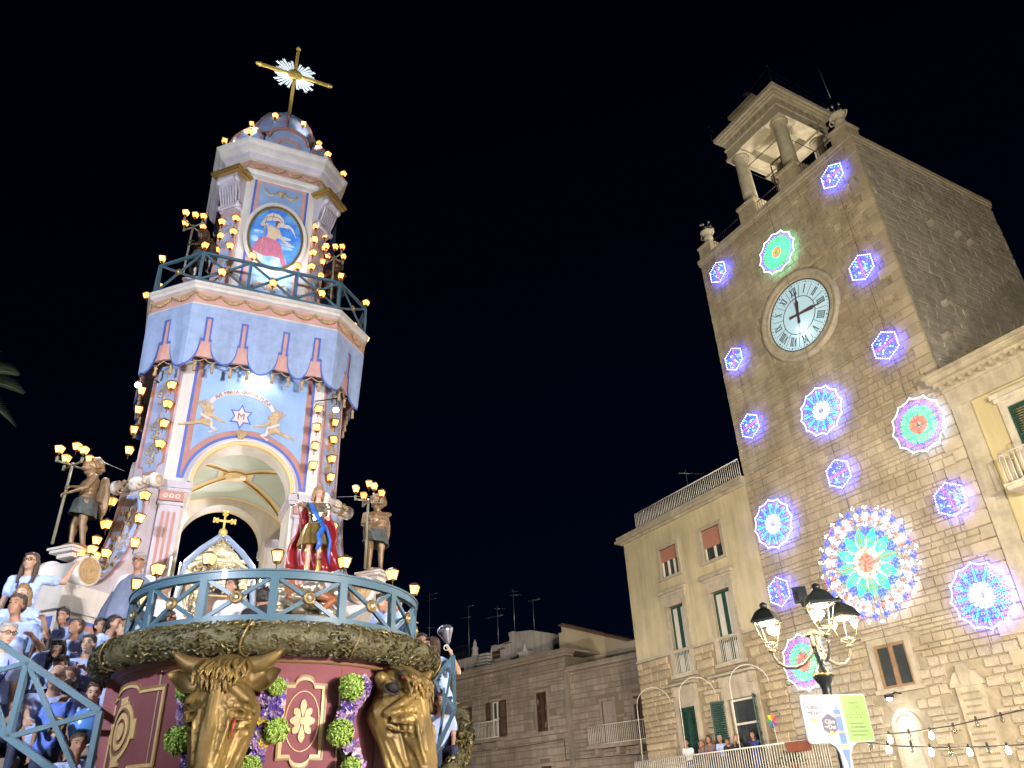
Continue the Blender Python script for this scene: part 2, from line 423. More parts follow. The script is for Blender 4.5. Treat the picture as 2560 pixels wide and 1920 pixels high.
# cornice and parapet
mb = MB(FT)
mb.box6(-0.1, W + 0.1, -9.7, 0.10, 26.18, 26.42); mb.box6(-0.06, W + 0.06, -9.66, 0.06, 26.02, 26.18)
mb.build('cornice', 'dressed', tower)
for u in (0.5, W - 0.48):
    mb = MB(FT); mb.box6(u - 0.42, u + 0.42, -0.8, 0.03, 26.43, 27.05); mb.box6(u - 0.47, u + 0.47, -0.85, 0.08, 27.05, 27.16)
    mb.box6(u - 0.3, u + 0.3, -0.7, -0.1, 27.16, 27.3)
    pier = mb.build('pier', 'dressed', tower)
    mb = MB(Matrix.Translation(ft(u, -0.4, 27.3)))
    mb.lathe([(0.02, 0), (0.17, 0), (0.13, 0.06), (0.09, 0.1), (0.2, 0.22), (0.26, 0.38), (0.22, 0.5), (0.17, 0.56), (0.24, 0.66), (0.36, 0.74), (0.38, 0.8), (0.3, 0.8), (0.05, 0.74)], 20)
    for sg in (-1, 1):
        d = TU * sg
        mb.tube([d * 0.2 + V((0, 0, 0.5)), d * 0.4 + V((0, 0, 0.56)), d * 0.48 + V((0, 0, 0.72)), d * 0.4 + V((0, 0, 0.84)), d * 0.3 + V((0, 0, 0.78))], 0.035, 6)
    mb.build('urn', 'pale_stone', pier)
    mb = MB(Matrix.Translation(ft(u, -0.4, 28.1)))
    for q in range(5):
        a = q * 1.3; p = [V((0, 0, 0)), V((0.08 * cos(a), 0.08 * sin(a), 0.25)), V((0.25 * cos(a), 0.25 * sin(a), 0.45 + 0.1 * (q % 3)))]
        mb.tube(p, 0.012, 5); mb.ell(p[-1], (0.07, 0.05, 0.09), 8, 5)
    mb.build('iron_flower', 'aluminium', pier)
# parapet railing
bars(tower, ft(1.0, -0.2, 26.42), ft(3.0, -0.2, 26.42), 16, 0.75, 0.012, 'iron')
bars(tower, ft(4.1, -0.2, 26.42), ft(5.6, -0.2, 26.42), 12, 0.75, 0.012, 'iron')
bars(tower, ft(6.7, -0.2, 26.42), ft(8.6, -0.2, 26.42), 15, 0.75, 0.012, 'iron')
# belfry
BU = (3.55, 6.2); BW = (-0.55, -3.3)
ccol = []
for u in BU:
    for wv in BW:
        mb = MB(FT); mb.box6(u - 0.52, u + 0.52, wv - 0.52, wv + 0.52, 26.43, 27.35); mb.box6(u - 0.58, u + 0.58, wv - 0.58, wv + 0.58, 27.35, 27.5)
        mb.box6(u - 0.15, u + 0.15, wv + 0.521, wv + 0.545, 26.75, 27.05)
        ped = mb.build('pedestal', 'dressed', tower)
        mb = MB(Matrix.Translation(ft(u, wv, 27.5)))
        prof = [(0.46, 0), (0.46, 0.1), (0.38, 0.16), (0.36, 0.2)]
        for k in range(9):
            z = 0.2 + 2.75 * k / 8; prof += [(0.36 - 0.045 * k / 8, z), ]
        prof += [(0.36, 3.0), (0.33, 3.05), (0.36, 3.12), (0.44, 3.2)]
        mb.lathe(prof, 24)
        mb.sm = [False if 4 <= (i // 24) < 24 and (i // 24) % 1 == 9 else True for i in range(len(mb.f))]
        mb.build('column', 'pale_stone', tower)
        mb = MB(FT); mb.box6(u - 0.5, u + 0.5, wv - 0.5, wv + 0.5, 30.7, 30.86); mb.build('capital', 'pale_stone', tower)
        mb = MB(FT)
mb = MB(FT); a0, a1, b0, b1 = BU[0] - 0.42, BU[1] + 0.42, BW[1] - 0.42, BW[0] + 0.42
for k, (o_, z0, z1) in enumerate(((0, 30.86, 31.4), (0.06, 31.4, 31.5), (0.0, 31.5, 31.95), (0.14, 31.95, 32.07), (0.24, 32.07, 32.2), (0.36, 32.2, 32.42), (0.1, 32.42, 32.62))):
    if z1 < 31.9:   # ring beam with an open coffered soffit
        for x0, x1, y0, y1 in ((a0 - o_, a1 + o_, b1 - 0.75, b1 + o_), (a0 - o_, a1 + o_, b0 - o_, b0 + 0.75), (a0 - o_, a0 + 0.75, b0 + 0.75, b1 - 0.75), (a1 - 0.75, a1 + o_, b0 + 0.75, b1 - 0.75)):
            mb.box6(x0, x1, y0, y1, z0, z1)
    else: mb.box6(a0 - o_, a1 + o_, b0 - o_, b1 + o_, z0, z1)
ent = mb.build('entablature', 'pale_stone', tower)
mb = MB(FT)
for i in range(7):
    u = a0 + 0.5 + i * (a1 - a0 - 1) / 6
    mb.box6(u - 0.1, u + 0.1, b1 + 0.002, b1 + 0.05, 31.55, 31.85)
    wv = b0 + 0.5 + i * (b1 - b0 - 1) / 6
    mb.box6(a1 + 0.002, a1 + 0.05, wv - 0.1, wv + 0.1, 31.55, 31.85)
mb.build('metope', 'dressed', ent)
mb = MB(FT); cu, cw = 4.2, -1.6
mb.box6(cu - 0.75, cu + 0.75, cw - 0.75, cw + 0.75, 32.62, 33.9); mb.box6(cu - 0.9, cu + 0.9, cw - 0.9, cw + 0.9, 33.9, 34.1)
mb.box6(cu - 0.25, cu + 0.25, cw + 0.751, cw + 0.78, 32.7, 33.4, 0)
mb.build('lantern_block', 'dressed', tower)
mb = MB(Matrix.Translation(ft(cu, cw, 34.1))); mb.lathe([(0.22, 0), (0.14, 0.1), (0.12, 0.2)], 12); mb.ell((0, 0, 0.45), 0.3, 16, 10)
mb.tube([(0, 0, 0.7), (0, 0, 1.7)], 0.02, 5); mb.tube([(-0.25, 0, 1.3), (0.25, 0, 1.45)], 0.015, 5)
mb.build('weathervane', 'far_core', tower)
mb = MB(FT)
cs = [(a0 - 0.4, b1 + 0.4), (a1 + 0.4, b1 + 0.4), (a1 + 0.4, b0 - 0.4), (a0 - 0.4, b0 - 0.4)]
for i in range(4):
    (x, y), (x2, y2) = cs[i], cs[(i + 1) % 4]
    mb.tube([(x, y, 32.42), (x, y, 33.45)], 0.018, 5); mb.ell((x, y, 33.48), 0.06, 8, 6)
    for h in (0.9, 0.45):
        mb.tube([(x + (x2 - x) * t / 6, y + (y2 - y) * t / 6, 32.42 + h - 0.25 * 4 * (t / 6) * (1 - t / 6)) for t in range(7)], 0.008, 4)
mb.build('roof_railing', 'iron', tower)
mb = MB(FT); mb.tube([(7.6, -3.2, 32.4), (7.5, -3.2, 35.2)], 0.025, 5); mb.build('lightning_rod', 'aluminium', tower)
mb = MB(Matrix.Translation(ft(4.9, -1.9, 28.9)))
mb.lathe([(0.5, 0), (0.52, 0.04), (0.42, 0.25), (0.34, 0.6), (0.28, 0.8), (0.12, 0.92), (0.02, 0.95)], 20); mb.tube([(0, 0, 0.9), (0, 0, 1.4)], 0.05, 6)
mb.ell((0, 0, 0.02), 0.1, 8, 6)
mb.build('bell', 'bronze_bell', tower)
mb = MB(FT)
for u in (4.2, 5.6):
    mb.tube([(u, -1.9, 26.4), (u, -1.9, 30.3)], 0.03, 5)
mb.tube([(4.2, -1.9, 30.3), (5.6, -1.9, 30.3)], 0.04, 6)
for z in (27.4, 28.4, 29.4): mb.tube([(4.2, -1.9, z), (5.6, -1.9, z + 0.9)], 0.018, 5); mb.tube([(5.6, -1.9, z), (4.2, -1.9, z + 0.9)], 0.018, 5)
for wv in (-0.55, -3.3): mb.tube([(3.6, wv, 29.9), (6.15, wv, 29.9)], 0.02, 5)
for u in (3.6, 6.15): mb.tube([(u, -0.55, 29.9), (u, -3.3, 29.9)], 0.02, 5)
mb.build('bell_frame', 'iron', tower)
lamp('belfry_lamp', 'POINT', ft(4.6, -2.6, 27.0), 420, (1, 0.88, 0.66), 0.12, tower)
mb = MB(Matrix.Translation(ft(4.6, -2.6, 26.55))); mb.box((0, 0, 0.1), (0.4, 0.3, 0.2)); mb.build('floodlight', 'iron', tower)

# clock
mb = MB(); mb.lathe([(1.62, -0.1), (1.62, 0.05), (1.7, 0.12), (1.8, 0.06), (1.86, 0.1), (2.0, 0.17), (2.08, 0.1), (2.1, -0.05)], 72, cap=False)
mb.M = None
ring = link('clock_surround', mb.mesh('clock_surround', 'dressed'), tower, rt(CKU, 0, CKZ))
mb = MB(); mb.lathe([(0.001, 0.0), (1.62, 0.0)], 72, cap=False, sm=False); dial = link('clock_dial', mb.mesh('clock_dial', 'clock_glass'), tower, rt(CKU, 0.02, CKZ))
mb = MB()
def ann(r0, r1, d0, d1, n=64):
    mb.strip(arc(0, 0, r0, 0, 2 * pi, n)[:-1], arc(0, 0, r1, 0, 2 * pi, n)[:-1], lambda x, y, d: V((x, y, d)), d0, d1)
ann(0.84, 0.87, 0.0, 0.012); ann(1.58, 1.622, 0.0, 0.03)
P2 = lambda x, y, d: V((x, y, d))
for k in range(60):
    a = 2 * pi * k / 60; R_ = 0.022 if k % 5 else 0.036
    mb.prism(arc(1.5 * sin(a), 1.5 * cos(a), R_, 0, 2 * pi, 8)[:-1], P2, 0.002, 0.01)
for k in range(12):
    a = 2 * pi * (k + 0.5) / 12; c, s_ = cos(a), sin(a)
    mb.prism([(s_ * r_ + c * e, c * r_ - s_ * e) for r_, e in ((0.87, -0.009), (1.44, -0.009), (1.44, 0.009), (0.87, 0.009))], P2, 0.002, 0.01)
link('clock_ring', mb.mesh('clock_ring', 'clock_ink'), dial, rt(CKU, 0.02, CKZ))
def numeral(k, s):
    mb = MB(); x = 0; parts = []
    wd = {'I': 0.075, 'V': 0.17, 'X': 0.17}; tot = sum(wd[c] for c in s) + 0.012 * (len(s) - 1); x = -tot / 2
    a = -2 * pi * k / 12
    M = Matrix.Rotation(a, 4, 'Z')
    def bar(x0, y0, x1, y1, t):
        mb.prism([(x0 - t, y0), (x0 + t, y0), (x1 + t, y1), (x1 - t, y1)], lambda X, Y, d: M @ V((X, Y, d)), 0.003, 0.012)
    for c in s:
        w_ = wd[c]; cx = x + w_ / 2
        if c == 'I': bar(cx, 1.0, cx, 1.38, 0.022); bar(cx, 1.0, cx, 1.02, 0.042); bar(cx, 1.36, cx, 1.38, 0.042)
        if c == 'V': bar(cx - 0.06, 1.38, cx, 1.0, 0.022); bar(cx + 0.06, 1.38, cx, 1.0, 0.01); bar(cx - 0.06, 1.36, cx - 0.06, 1.38, 0.04); bar(cx + 0.06, 1.36, cx + 0.06, 1.38, 0.03)
        if c == 'X': bar(cx - 0.06, 1.38, cx + 0.06, 1.0, 0.022); bar(cx + 0.06, 1.38, cx - 0.06, 1.0, 0.01); [bar(cx + e, y, cx + e, y + 0.02, 0.035) for e in (-0.06, 0.06) for y in (1.0, 1.36)]
        x += w_ + 0.012
    link('numeral', mb.mesh('numeral', 'clock_ink'), dial, rt(CKU, 0.02, CKZ))
for k, s_ in enumerate(['XII', 'I', 'II', 'III', 'IIII', 'V', 'VI', 'VII', 'VIII', 'IX', 'X', 'XI']): numeral(k, s_)
def hand(ang, L, tail, wid, d):
    mb = MB(); M = Matrix.Rotation(-rad(ang), 4, 'Z')
    f = lambda X, Y, D: M @ V((X, Y, D))
    mb.prism([(-wid, -tail), (wid, -tail), (wid * 0.55, 0), (wid * 1.3, L * 0.55), (wid * 0.5, L * 0.62), (0.012, L), (-0.012, L), (-wid * 0.5, L * 0.62), (-wid * 1.3, L * 0.55), (-wid * 0.55, 0)], f, d, d + 0.02)
    mb.prism(arc(0, 0, 0.09, 0, 2 * pi, 16)[:-1], f, d, d + 0.025)
    mb.build  # local frame
    link('clock_hand', mb.mesh('clock_hand', 'clock_hand'), dial, rt(CKU, 0.02, CKZ))
hand(7, 1.08, 0.4, 0.075, 0.05); hand(97, 1.42, 0.45, 0.07, 0.08)

# tower window, niche, wall tablet
def frame_rect(mb, u0, u1, z0, z1, t, d0, d1, sill=True):
    mb.box6(u0 - t, u0, d0, d1, z0, z1); mb.box6(u1, u1 + t, d0, d1, z0, z1); mb.box6(u0 - t, u1 + t, d0, d1, z1, z1 + t)
    if sill: mb.box6(u0 - t * 1.3, u1 + t * 1.3, d0, d1 + 0.06, z0 - t * 0.7, z0)
def window(parent, F, u0, u1, z0, z1, fr='pine_wood', leaves=2, depth=-0.05, rails=(0.5,), t=0.07, glass='window_glass', curtain=False):
    mb = MB(F); mb.box6(u0, u1, depth, depth + 0.02, z0, z1); mb.build  # backing glass
    wd = (u1 - u0) / leaves
    f = MB(F)
    for i in range(leaves):
        x0, x1 = u0 + i * wd, u0 + (i + 1) * wd
        f.box6(x0, x0 + t, depth + 0.02, depth + 0.08, z0, z1); f.box6(x1 - t, x1, depth + 0.021, depth + 0.08, z0, z1)
        for zz in (z0, z1 - t) + tuple(z0 + q * (z1 - z0) for q in rails): f.box6(x0 + t, x1 - t, depth + 0.022, depth + 0.075, zz, zz + t)
    wo = f.build('window', fr, parent)
    for i in range(leaves):
        x0, x1 = u0 + i * wd, u0 + (i + 1) * wd
        p = MB(F); p.box6(x0 + t * 0.6, x1 - t * 0.6, depth + 0.025, depth + 0.035, z0 + 0.02, z1 - 0.02); p.build('pane', glass, wo)
    if curtain:
        c = MB(F); n = 24; vs = []
        for i in range(n + 1):
            x = u0 + 0.04 + (u1 - u0 - 0.08) * i / n; y = depth + 0.008 + 0.008 * sin(i * 1.9); vs += [(x, y, z0), (x, y, z0 + (z1 - z0) * 0.98)]
        c.add(vs, [(2 * i, 2 * i + 2, 2 * i + 3, 2 * i + 1) for i in range(n)], 0, True); c.build('curtain', 'curtain', wo)
    return wo
mb = MB(FT); frame_rect(mb, 4.25, 5.5, 4.95, 6.35, 0.22, -0.05, 0.1); mb.box6(3.95, 5.8, 0, 0.2, 6.57, 6.72); mb.build('window_surround', 'dressed', tower)
window(tower, FT, 4.25, 5.5, 4.95, 6.35, depth=-0.03, t=0.09, rails=())
mb = MB(FT); ou = [(4.2, 0.5)] + [(4.73 + 0.53 * cos(a), 3.75 + 0.5 * sin(a)) for a in [pi - pi * i / 12 for i in range(13)]] + [(5.26, 0.5)]
inn = [(4.32, 0.5)] + [(4.73 + 0.41 * cos(a), 3.75 + 0.38 * sin(a)) for a in [pi - pi * i / 12 for i in range(13)]] + [(5.14, 0.5)]
mb.strip(ou, inn, lambda x, y, d: V((x, d, y)), -0.02, 0.1, closed=False); mb.build('niche_frame', 'dressed', tower)
mb = MB(FT); mb.prism(inn, lambda x, y, d: V((x, d, y)), -0.02, 0.015); mb.build('niche_panel', 'pale_stone', tower)
mb = MB(FT); mb.box6(6.8, 7.66, -0.02, 0.08, 0.6, 4.65); mb.box6(6.68, 7.78, -0.02, 0.14, 4.65, 4.8); mb.prism([(6.7, 4.8), (7.76, 4.8), (7.6, 5.05), (7.45, 5.1), (7.4, 5.3), (7.05, 5.3), (7.0, 5.1), (6.86, 5.05)], lambda x, y, d: V((x, d, y)), -0.02, 0.12)
mb.prism([(7.08, 4.7), (7.38, 4.7), (7.42, 5.2), (7.04, 5.2)], lambda x, y, d: V((x, d, y)), 0.121, 0.17)
tab = mb.build('wall_tablet', 'dressed', tower)
mb = MB(FT); rr = random.Random(5)
for k in range(15):
    z = 4.45 - k * 0.19; L = rr.uniform(0.22, 0.36); x = 7.23 - L
    while x < 7.23 + L:
        e = x + rr.uniform(0.02, 0.05); mb.box6(x, e, 0.08, 0.086, z - 0.035, z + 0.035); x = e + 0.018
mb.build('inscription', 'rough_core', tab, kind='stuff')

# ------------------------------------------------------------------ yellow house beside the tower
yb = thing('yellow_house', 'yellow plastered house with stone lower storey left of the clock tower', 'building', ft(-4.6, -4, 0))
U0 = -9.14
op = [(-6.4, -5.1, 11.5, 12.9), (-3.3, -2.05, 11.45, 12.9), (-6.3, -5.2, 7.05, 10.1), (-3.3, -2.1, 7.05, 10.05), (-6.45, -5.4, 2.7, 5.65), (-3.35, -1.75, 2.7, 5.6)]
def wall_grid(mb, u0, u1, z0, z1, holes, d0, d1):
    us = sorted({u0, u1} | {x for h in holes for x in h[:2] if u0 < x < u1}); zs = sorted({z0, z1} | {x for h in holes for x in h[2:] if z0 < x < z1})
    for i in range(len(us) - 1):
        j = 0
        while j < len(zs) - 1:
            hole = lambda j: any(h[0] < (us[i] + us[i + 1]) / 2 < h[1] and h[2] < (zs[j] + zs[j + 1]) / 2 < h[3] for h in holes)
            if hole(j): j += 1; continue
            k = j
            while k + 1 < len(zs) - 1 and not hole(k + 1): k += 1
            mb.box6(us[i], us[i + 1], d0, d1, zs[j], zs[k + 1]); j = k + 1
mb = MB(FT); wall_grid(mb, U0, -0.02, 8.1, 14.0, op, -0.3, 0); mb.box6(U0 + 0.02, -0.04, -9, -0.31, 0, 13.9); mb.build('wall', 'plaster_y', yb)
mb = MB(FT); wall_grid(mb, U0 + 0.02, -0.03, 0, 8.0, op, -0.3, -0.02); mb.build('lower_wall', 'rough_core', yb)
def skipY(u, z, hu, hz): return any(a - 0.28 - hu * 0.5 < u < b + 0.28 + hu * 0.5 and c - 0.1 < z < d + 0.45 for a, b, c, d in op) or any(a - 0.4 < u < b + 0.4 and 5.5 < z < 7.1 for a, b in ((-6.45, -5.4), (-3.35, -1.75)))
st = courses(U0, -0.03, 2.2, 7.98, 0.3, 0.35, 0.75, skipY, r, gap=0.02)
lay(yb, FT, st, 'rough_mass', 'rough_block', r, 300, dep=(0.03, 0.09), key=lambda q: q[2])
mb = MB(FT); mb.box6(U0 - 0.04, 0.0, 0.0, 0.07, 8.0, 8.12); mb.build('string_course', 'dressed', yb)
mb = MB(FT); mb.box6(U0 - 0.12, 0, -9, 0.14, 14.0, 14.1); mb.box6(U0 - 0.32, 0, -9, 0.36, 14.1, 14.22); mb.box6(U0 - 0.25, 0, -9, 0.28, 14.22, 14.42); mb.build('cornice', 'dressed', yb)
for i, (a, b, c, d) in enumerate(op[:2]):
    mb = MB(FT); frame_rect(mb, a, b, c, d, 0.17, -0.1, 0.05); mb.build('window_surround', 'dressed', yb)
    wn = window(yb, FT, a, b, c, d, 'white_iron', 3 if i == 0 else 2, -0.2, (), 0.06)
    mb = MB(FT); n = 12
    zt, zb = d, d - (0.62 if i == 0 else 0.85)
    for k in range(n): mb.box6(a + 0.01, b - 0.01, -0.1, -0.07, zb + (zt - zb) * k / n + 0.008, zb + (zt - zb) * (k + 1) / n)
    mb.build('roller_blind', 'blind_red', wn)
for i, (a, b, c, d) in enumerate(op[2:4]):
    mb = MB(FT); frame_rect(mb, a, b, c, d, 0.24, -0.1, 0.06, False); mb.box6(a - 0.3, b + 0.3, -0.02, 0.1, d + 0.5, d + 0.62); mb.box6(a - 0.42, b + 0.42, -0.02, 0.22, d + 0.62, d + 0.76)
    mb.box6(a - 0.22, b + 0.22, -0.05, 0.05, d + 0.242, d + 0.5)
    mb.box6(a - 0.3, b + 0.3, -0.02, 0.16, c - 0.16, c); mb.build('window_surround', 'dressed', yb)
    window(yb, FT, a, b, c, d, 'green_wood', 2, -0.22, (0.28,), 0.1, curtain=False, glass='curtain')
    bars(yb, ft(a + 0.04, 0.03, c), ft(b - 0.04, 0.03, c), 11, 1.05, 0.014, 'white_iron')
def louvre(F, x0, x1, y, z0, z1, m, parent, ang=0.0, hinge=None, name='shutter'):
    """louvred shutter leaf; ang swings it out about its hinge edge"""
    M = F
    if hinge is not None: M = F @ Matrix.Translation((hinge, y, 0)) @ Matrix.Rotation(ang, 4, 'Z') @ Matrix.Translation((-hinge, -y, 0))
    mb = MB(M); t = 0.08
    mb.box6(x0, x0 + t, y, y + 0.045, z0, z1); mb.box6(x1 - t, x1, y, y + 0.045, z0, z1)
    for zz in (z0, (z0 + z1) / 2, z1 - t): mb.box6(x0 + t, x1 - t, y + 0.001, y + 0.044, zz, zz + t)
    n = int((z1 - z0) / 0.085)
    for k in range(n):
        z = z0 + t + (z1 - z0 - 2 * t) * (k + 0.5) / n
        mb.add([(x0 + t, y, z + 0.025), (x1 - t, y, z + 0.025), (x1 - t, y + 0.04, z - 0.03), (x0 + t, y + 0.04, z - 0.03), (x0 + t, y + 0.008, z + 0.032), (x1 - t, y + 0.008, z + 0.032), (x1 - t, y + 0.048, z - 0.022), (x0 + t, y + 0.048, z - 0.022)],
               [(0, 1, 2, 3), (4, 7, 6, 5), (0, 4, 5, 1), (3, 2, 6, 7)])
    return mb.build(name, m, parent)
for i, (a, b, c, d) in enumerate(op[4:]):
    mb = MB(FT); frame_rect(mb, a, b, c, d, 0.26, -0.1, 0.08, False)
    mb.box6(a - 0.26, b + 0.26, -0.02, 0.07, d + 0.262, d + 0.9); mb.box6(a - 0.1, b + 0.1, 0.071, 0.1, d + 0.36, d + 0.8)
    for sx in (a - 0.2, b + 0.02): mb.box6(sx, sx + 0.18, 0.071, 0.2, d + 0.5, d + 0.9)
    mb.prism([(0, 0), (0.45, 0.0), (0.5, 0.08), (0.3, 0.14), (0, 0.2)], lambda x, y, e: V((a - 0.5 + e * (b - a + 1.0), x, d + 0.9 + y)), 0, 1); mb.build('door_surround', 'dressed', yb)
    if i == 0:
        louvre(FT, a, (a + b) / 2, 0.0, c, d, 'green_wood', yb); louvre(FT, (a + b) / 2 + 0.01, b, 0.0, c, d, 'green_wood', yb)
    else:
        window(yb, FT, a, b, c, d, 'white_iron', 1, -0.22, (0.66,), 0.08, curtain=True)
        louvre(FT, a, a + 0.8, 0.0, c, d, 'green_wood', yb, rad(152), a); louvre(FT, b - 0.8, b, 0.0, c, d, 'green_wood', yb, rad(-125), b)
# roof railing and aerial
mb = MB(FT)
bars(yb, ft(U0 + 1.35, 0.1, 14.42), ft(-0.1, 0.1, 14.42), 62, 0.85, 0.016, 'white_iron')
def aerial(name, label, p, h, arms, m='aluminium'):
    mb = MB(Matrix.Translation(p)); mb.tube([(0, 0, 0), (0, 0, h)], 0.025, 5)
    for z, L, dx, n in arms:
        d = V((cos(dx), sin(dx), 0)); e = V((-sin(dx), cos(dx), 0)); q = V((0, 0, z))
        mb.tube([q - d * L * 0.3, q + d * L * 0.7], 0.016, 5)
        for k in range(n):
            c = q - d * L * 0.3 + d * L * k / max(n - 1, 1); mb.tube([c - e * 0.18, c + e * 0.18], 0.009, 4)
    o = mb.build(name, m); return tag(o, label, 'antenna', 'rooftop aerials')
aerial('roof_aerial', 'thin television aerial on the yellow house roof beside the tower', ft(-5.2, -1.5, 14.42), 2.6, [(2.4, 1.3, 0.2, 5), (1.0, 1.2, 1.0, 4)])
# balcony
BR0, BR1, BWD, BZ = -8.5, 1.4, 1.3, 2.62
mb = MB(FT); mb.box6(BR0, BR1, 0.1, BWD + 0.05, BZ - 0.22, BZ); mb.box6(BR0 - 0.05, BR1 + 0.05, 0.1, BWD + 0.12, BZ - 0.1, BZ - 0.02)
mb.build('balcony_slab', 'dressed', yb)
bars(yb, ft(BR0, BWD, BZ), ft(BR1, BWD, BZ), 76, 1.02, 0.017, 'white_iron'); bars(yb, ft(BR1, BWD, BZ), ft(BR1, 0.12, BZ), 10, 1.02, 0.017, 'white_iron')
for u in (-7.9, -4.9, -1.75):
    pts = [ft(u, BWD, BZ + 1.0), ft(u, BWD - 0.02, BZ + 3.3)] + [ft(u + 0.45 - 0.45 * cos(a), BWD * (0.5 + 0.48 * cos(a)), BZ + 3.3 + 0.75 * sin(a)) for a in [pi * k / 10 for k in range(1, 11)]]
    mb = MB(); mb.tube(pts, 0.017, 6); mb.build('awning_hoop', 'white_iron', yb)

# ------------------------------------------------------------------ cream house right of the tower
rb = thing('cream_house', 'cream plastered house with bracketed cornice right of the clock tower', 'building', ft(15, -4, 0))
mb = MB(FT); wall_grid(mb, 10.35, 24, 0, 13.3, [(11.35, 12.6, 9.9, 12.4), (15, 16.3, 9.9, 12.4)], -0.3, 0.02); mb.box6(9.7, 24, -6, -0.31, 0, 13.6); mb.build('wall', 'plaster_r', rb)
mb = MB(FT); mb.box6(9.68, 10.33, -0.3, 0.1, 0, 13.1); mb.box6(9.66, 24, -0.3, 0.14, 13.1, 13.7)
for z in (12.2, 11.2, 10.1, 9.0, 7.9, 6.8, 5.7, 4.6): mb.box6(9.7, 10.31, 0.1, 0.112, z, z + 0.98)
mb.build('corner_pier', 'dressed', rb)
mb = MB(FT)
mb.box6(9.45, 24, -6, 0.3, 13.95, 14.1); mb.box6(9.35, 24, -6, 0.5, 14.1, 14.28); mb.box6(9.3, 24, -6, 0.58, 14.28, 14.4); mb.box6(9.62, 24, -6, 0.2, 13.7, 13.95)
crn = mb.build('cornice', 'dressed', rb)
db = MB(); db.box((0, 0, 0.04), (0.12, 0.2, 0.14)); dme = db.mesh('dentil', 'dressed')
for k in range(36):
    link('dentil', dme, crn, Matrix.Translation(ft(9.75 + k * 0.36, 0.33, 13.83)) @ frame(V((0, 0, 0)), TU, -TN))
mb = MB(FT)
for k in range(70):
    u = rr.uniform(9.8, 13.5); wv = rr.uniform(-0.2, 0.5)
    mb.tube([(u, wv, 14.4), (u + rr.uniform(-0.15, 0.15), wv, 14.4 + rr.uniform(0.05, 0.12)), (u + rr.uniform(-0.4, 0.4), wv + rr.uniform(-0.1, 0.3), 14.4 + rr.uniform(0.1, 0.38) * (1.6 if 10.8 < u < 11.6 else 0.6))], [0.014, 0.014, 0.004], 3)
o = mb.build('dry_weeds', 'dry_weed'); o['kind'] = 'stuff'; tag(o, 'dry grass tuft growing on the cornice of the cream house', 'weeds')
mb = MB(FT); frame_rect(mb, 11.35, 12.6, 9.9, 12.4, 0.22, -0.1, 0.1, False); mb.box6(11.0, 12.95, 0, 0.24, 12.75, 12.9); mb.box6(11.05, 12.9, 0.0, 0.14, 12.62, 12.75); mb.build('window_surround', 'pale_stone', rb)
louvre(FT, 11.36, 11.97, 0.0, 9.95, 12.38, 'green_wood', rb); louvre(FT, 11.98, 12.59, 0.0, 9.95, 12.38, 'green_wood', rb)
mb = MB(FT); mb.box6(10.9, 13.2, 0.0, 0.95, 9.6, 9.78); mb.box6(10.85, 13.25, 0, 1.0, 9.72, 9.8); mb.build('balcony_slab', 'pale_stone', rb)
bars(rb, ft(10.95, 0.9, 9.8), ft(13.15, 0.9, 9.8), 15, 0.95, 0.016, 'white_iron'); bars(rb, ft(10.95, 0.1, 9.8), ft(10.95, 0.9, 9.8), 6, 0.95, 0.016, 'white_iron')
mb = MB(FT); mb.box6(10.36, 24, 0.02, 0.1, 8.3, 8.5); mb.build('string_course', 'dressed', rb)

# ------------------------------------------------------------------ far stone palace across the square
F0 = V((2.2, 48, 0)); FU = azv(135.6); FN = V((FU.y, -FU.x, 0))
if FN.dot(CAMP - F0) < 0: FN = -FN
FF = frame(F0, FU, FN)
def ff(u, w, z): return FF @ V((u, w, z))
fb = thing('stone_palace', 'long dim stone palace with brown shutters across the square', 'building', ff(-4, -4, 0))
fo = [(-9.6, -8.9, 6.1, 8.1), (-6.45, -5.6, 6.1, 8.15), (-2.35, -1.5, 6.05, 8.2), (2.75, 3.6, 4.95, 7.1), (5.0, 5.9, 4.95, 7.1), (-2.4, -1.4, 2.6, 4.2), (-13, -12.2, 6.1, 8.1)]
mb = MB(FF); wall_grid(mb, -18, 0.2, 0, 10.0, fo, -0.4, 0); wall_grid(mb, 0.2, 9, 0, 9.05, fo, -0.4, 0.03); mb.box6(-18, 0.15, -9, -0.41, 0, 10.0); mb.box6(0.25, 9, -9, -0.41, 0, 9.0); mb.build('wall', 'far_core', fb)
def skipF(u, z, hu, hz): return any(a - 0.2 < u < b + 0.2 and c - 0.05 < z < d + 0.35 for a, b, c, d in fo)
st = courses(-16, 0.18, 1.5, 9.9, 0.27, 0.5, 1.1, skipF, r, gap=0.018); lay(fb, FF, st, 'far_stone', 'far_stone', r, 0, dep=(0.012, 0.04))
st = courses(0.2, 8.5, 1.5, 8.95, 0.27, 0.5, 1.1, skipF, r, gap=0.018); lay(fb, FF @ Matrix.Translation((0, 0.03, 0)), st, 'far_stone', 'far_stone', r, 0, dep=(0.012, 0.04))
mb = MB(FF); mb.box6(-18, 0.45, -0.5, 0.2, 9.95, 10.1); mb.box6(-18, 0.55, -0.5, 0.34, 10.1, 10.28); mb.box6(-18, 0.4, -9, 0.15, 10.28, 10.4)
mb.box6(0.3, 9, -0.5, 0.22, 9.0, 9.12); mb.box6(0.3, 9, -9, 0.12, 9.12, 9.3); mb.build('cornice', 'far_stone', fb)
mb = MB(FF); mb.box6(-5.1, 0.15, 0, 0.3, 5.8, 6.0); mb.box6(-8.5, -5.1, 0, 0.7, 5.82, 6.02); mb.box6(2.1, 6.2, 0.0, 0.8, 4.72, 4.9)
for u in (-8.2, -6.9, -5.6): mb.box6(u, u + 0.25, 0, 0.5, 5.5, 5.82)
for u in (2.4, 3.9, 5.4): mb.box6(u, u + 0.25, 0, 0.55, 4.4, 4.72)
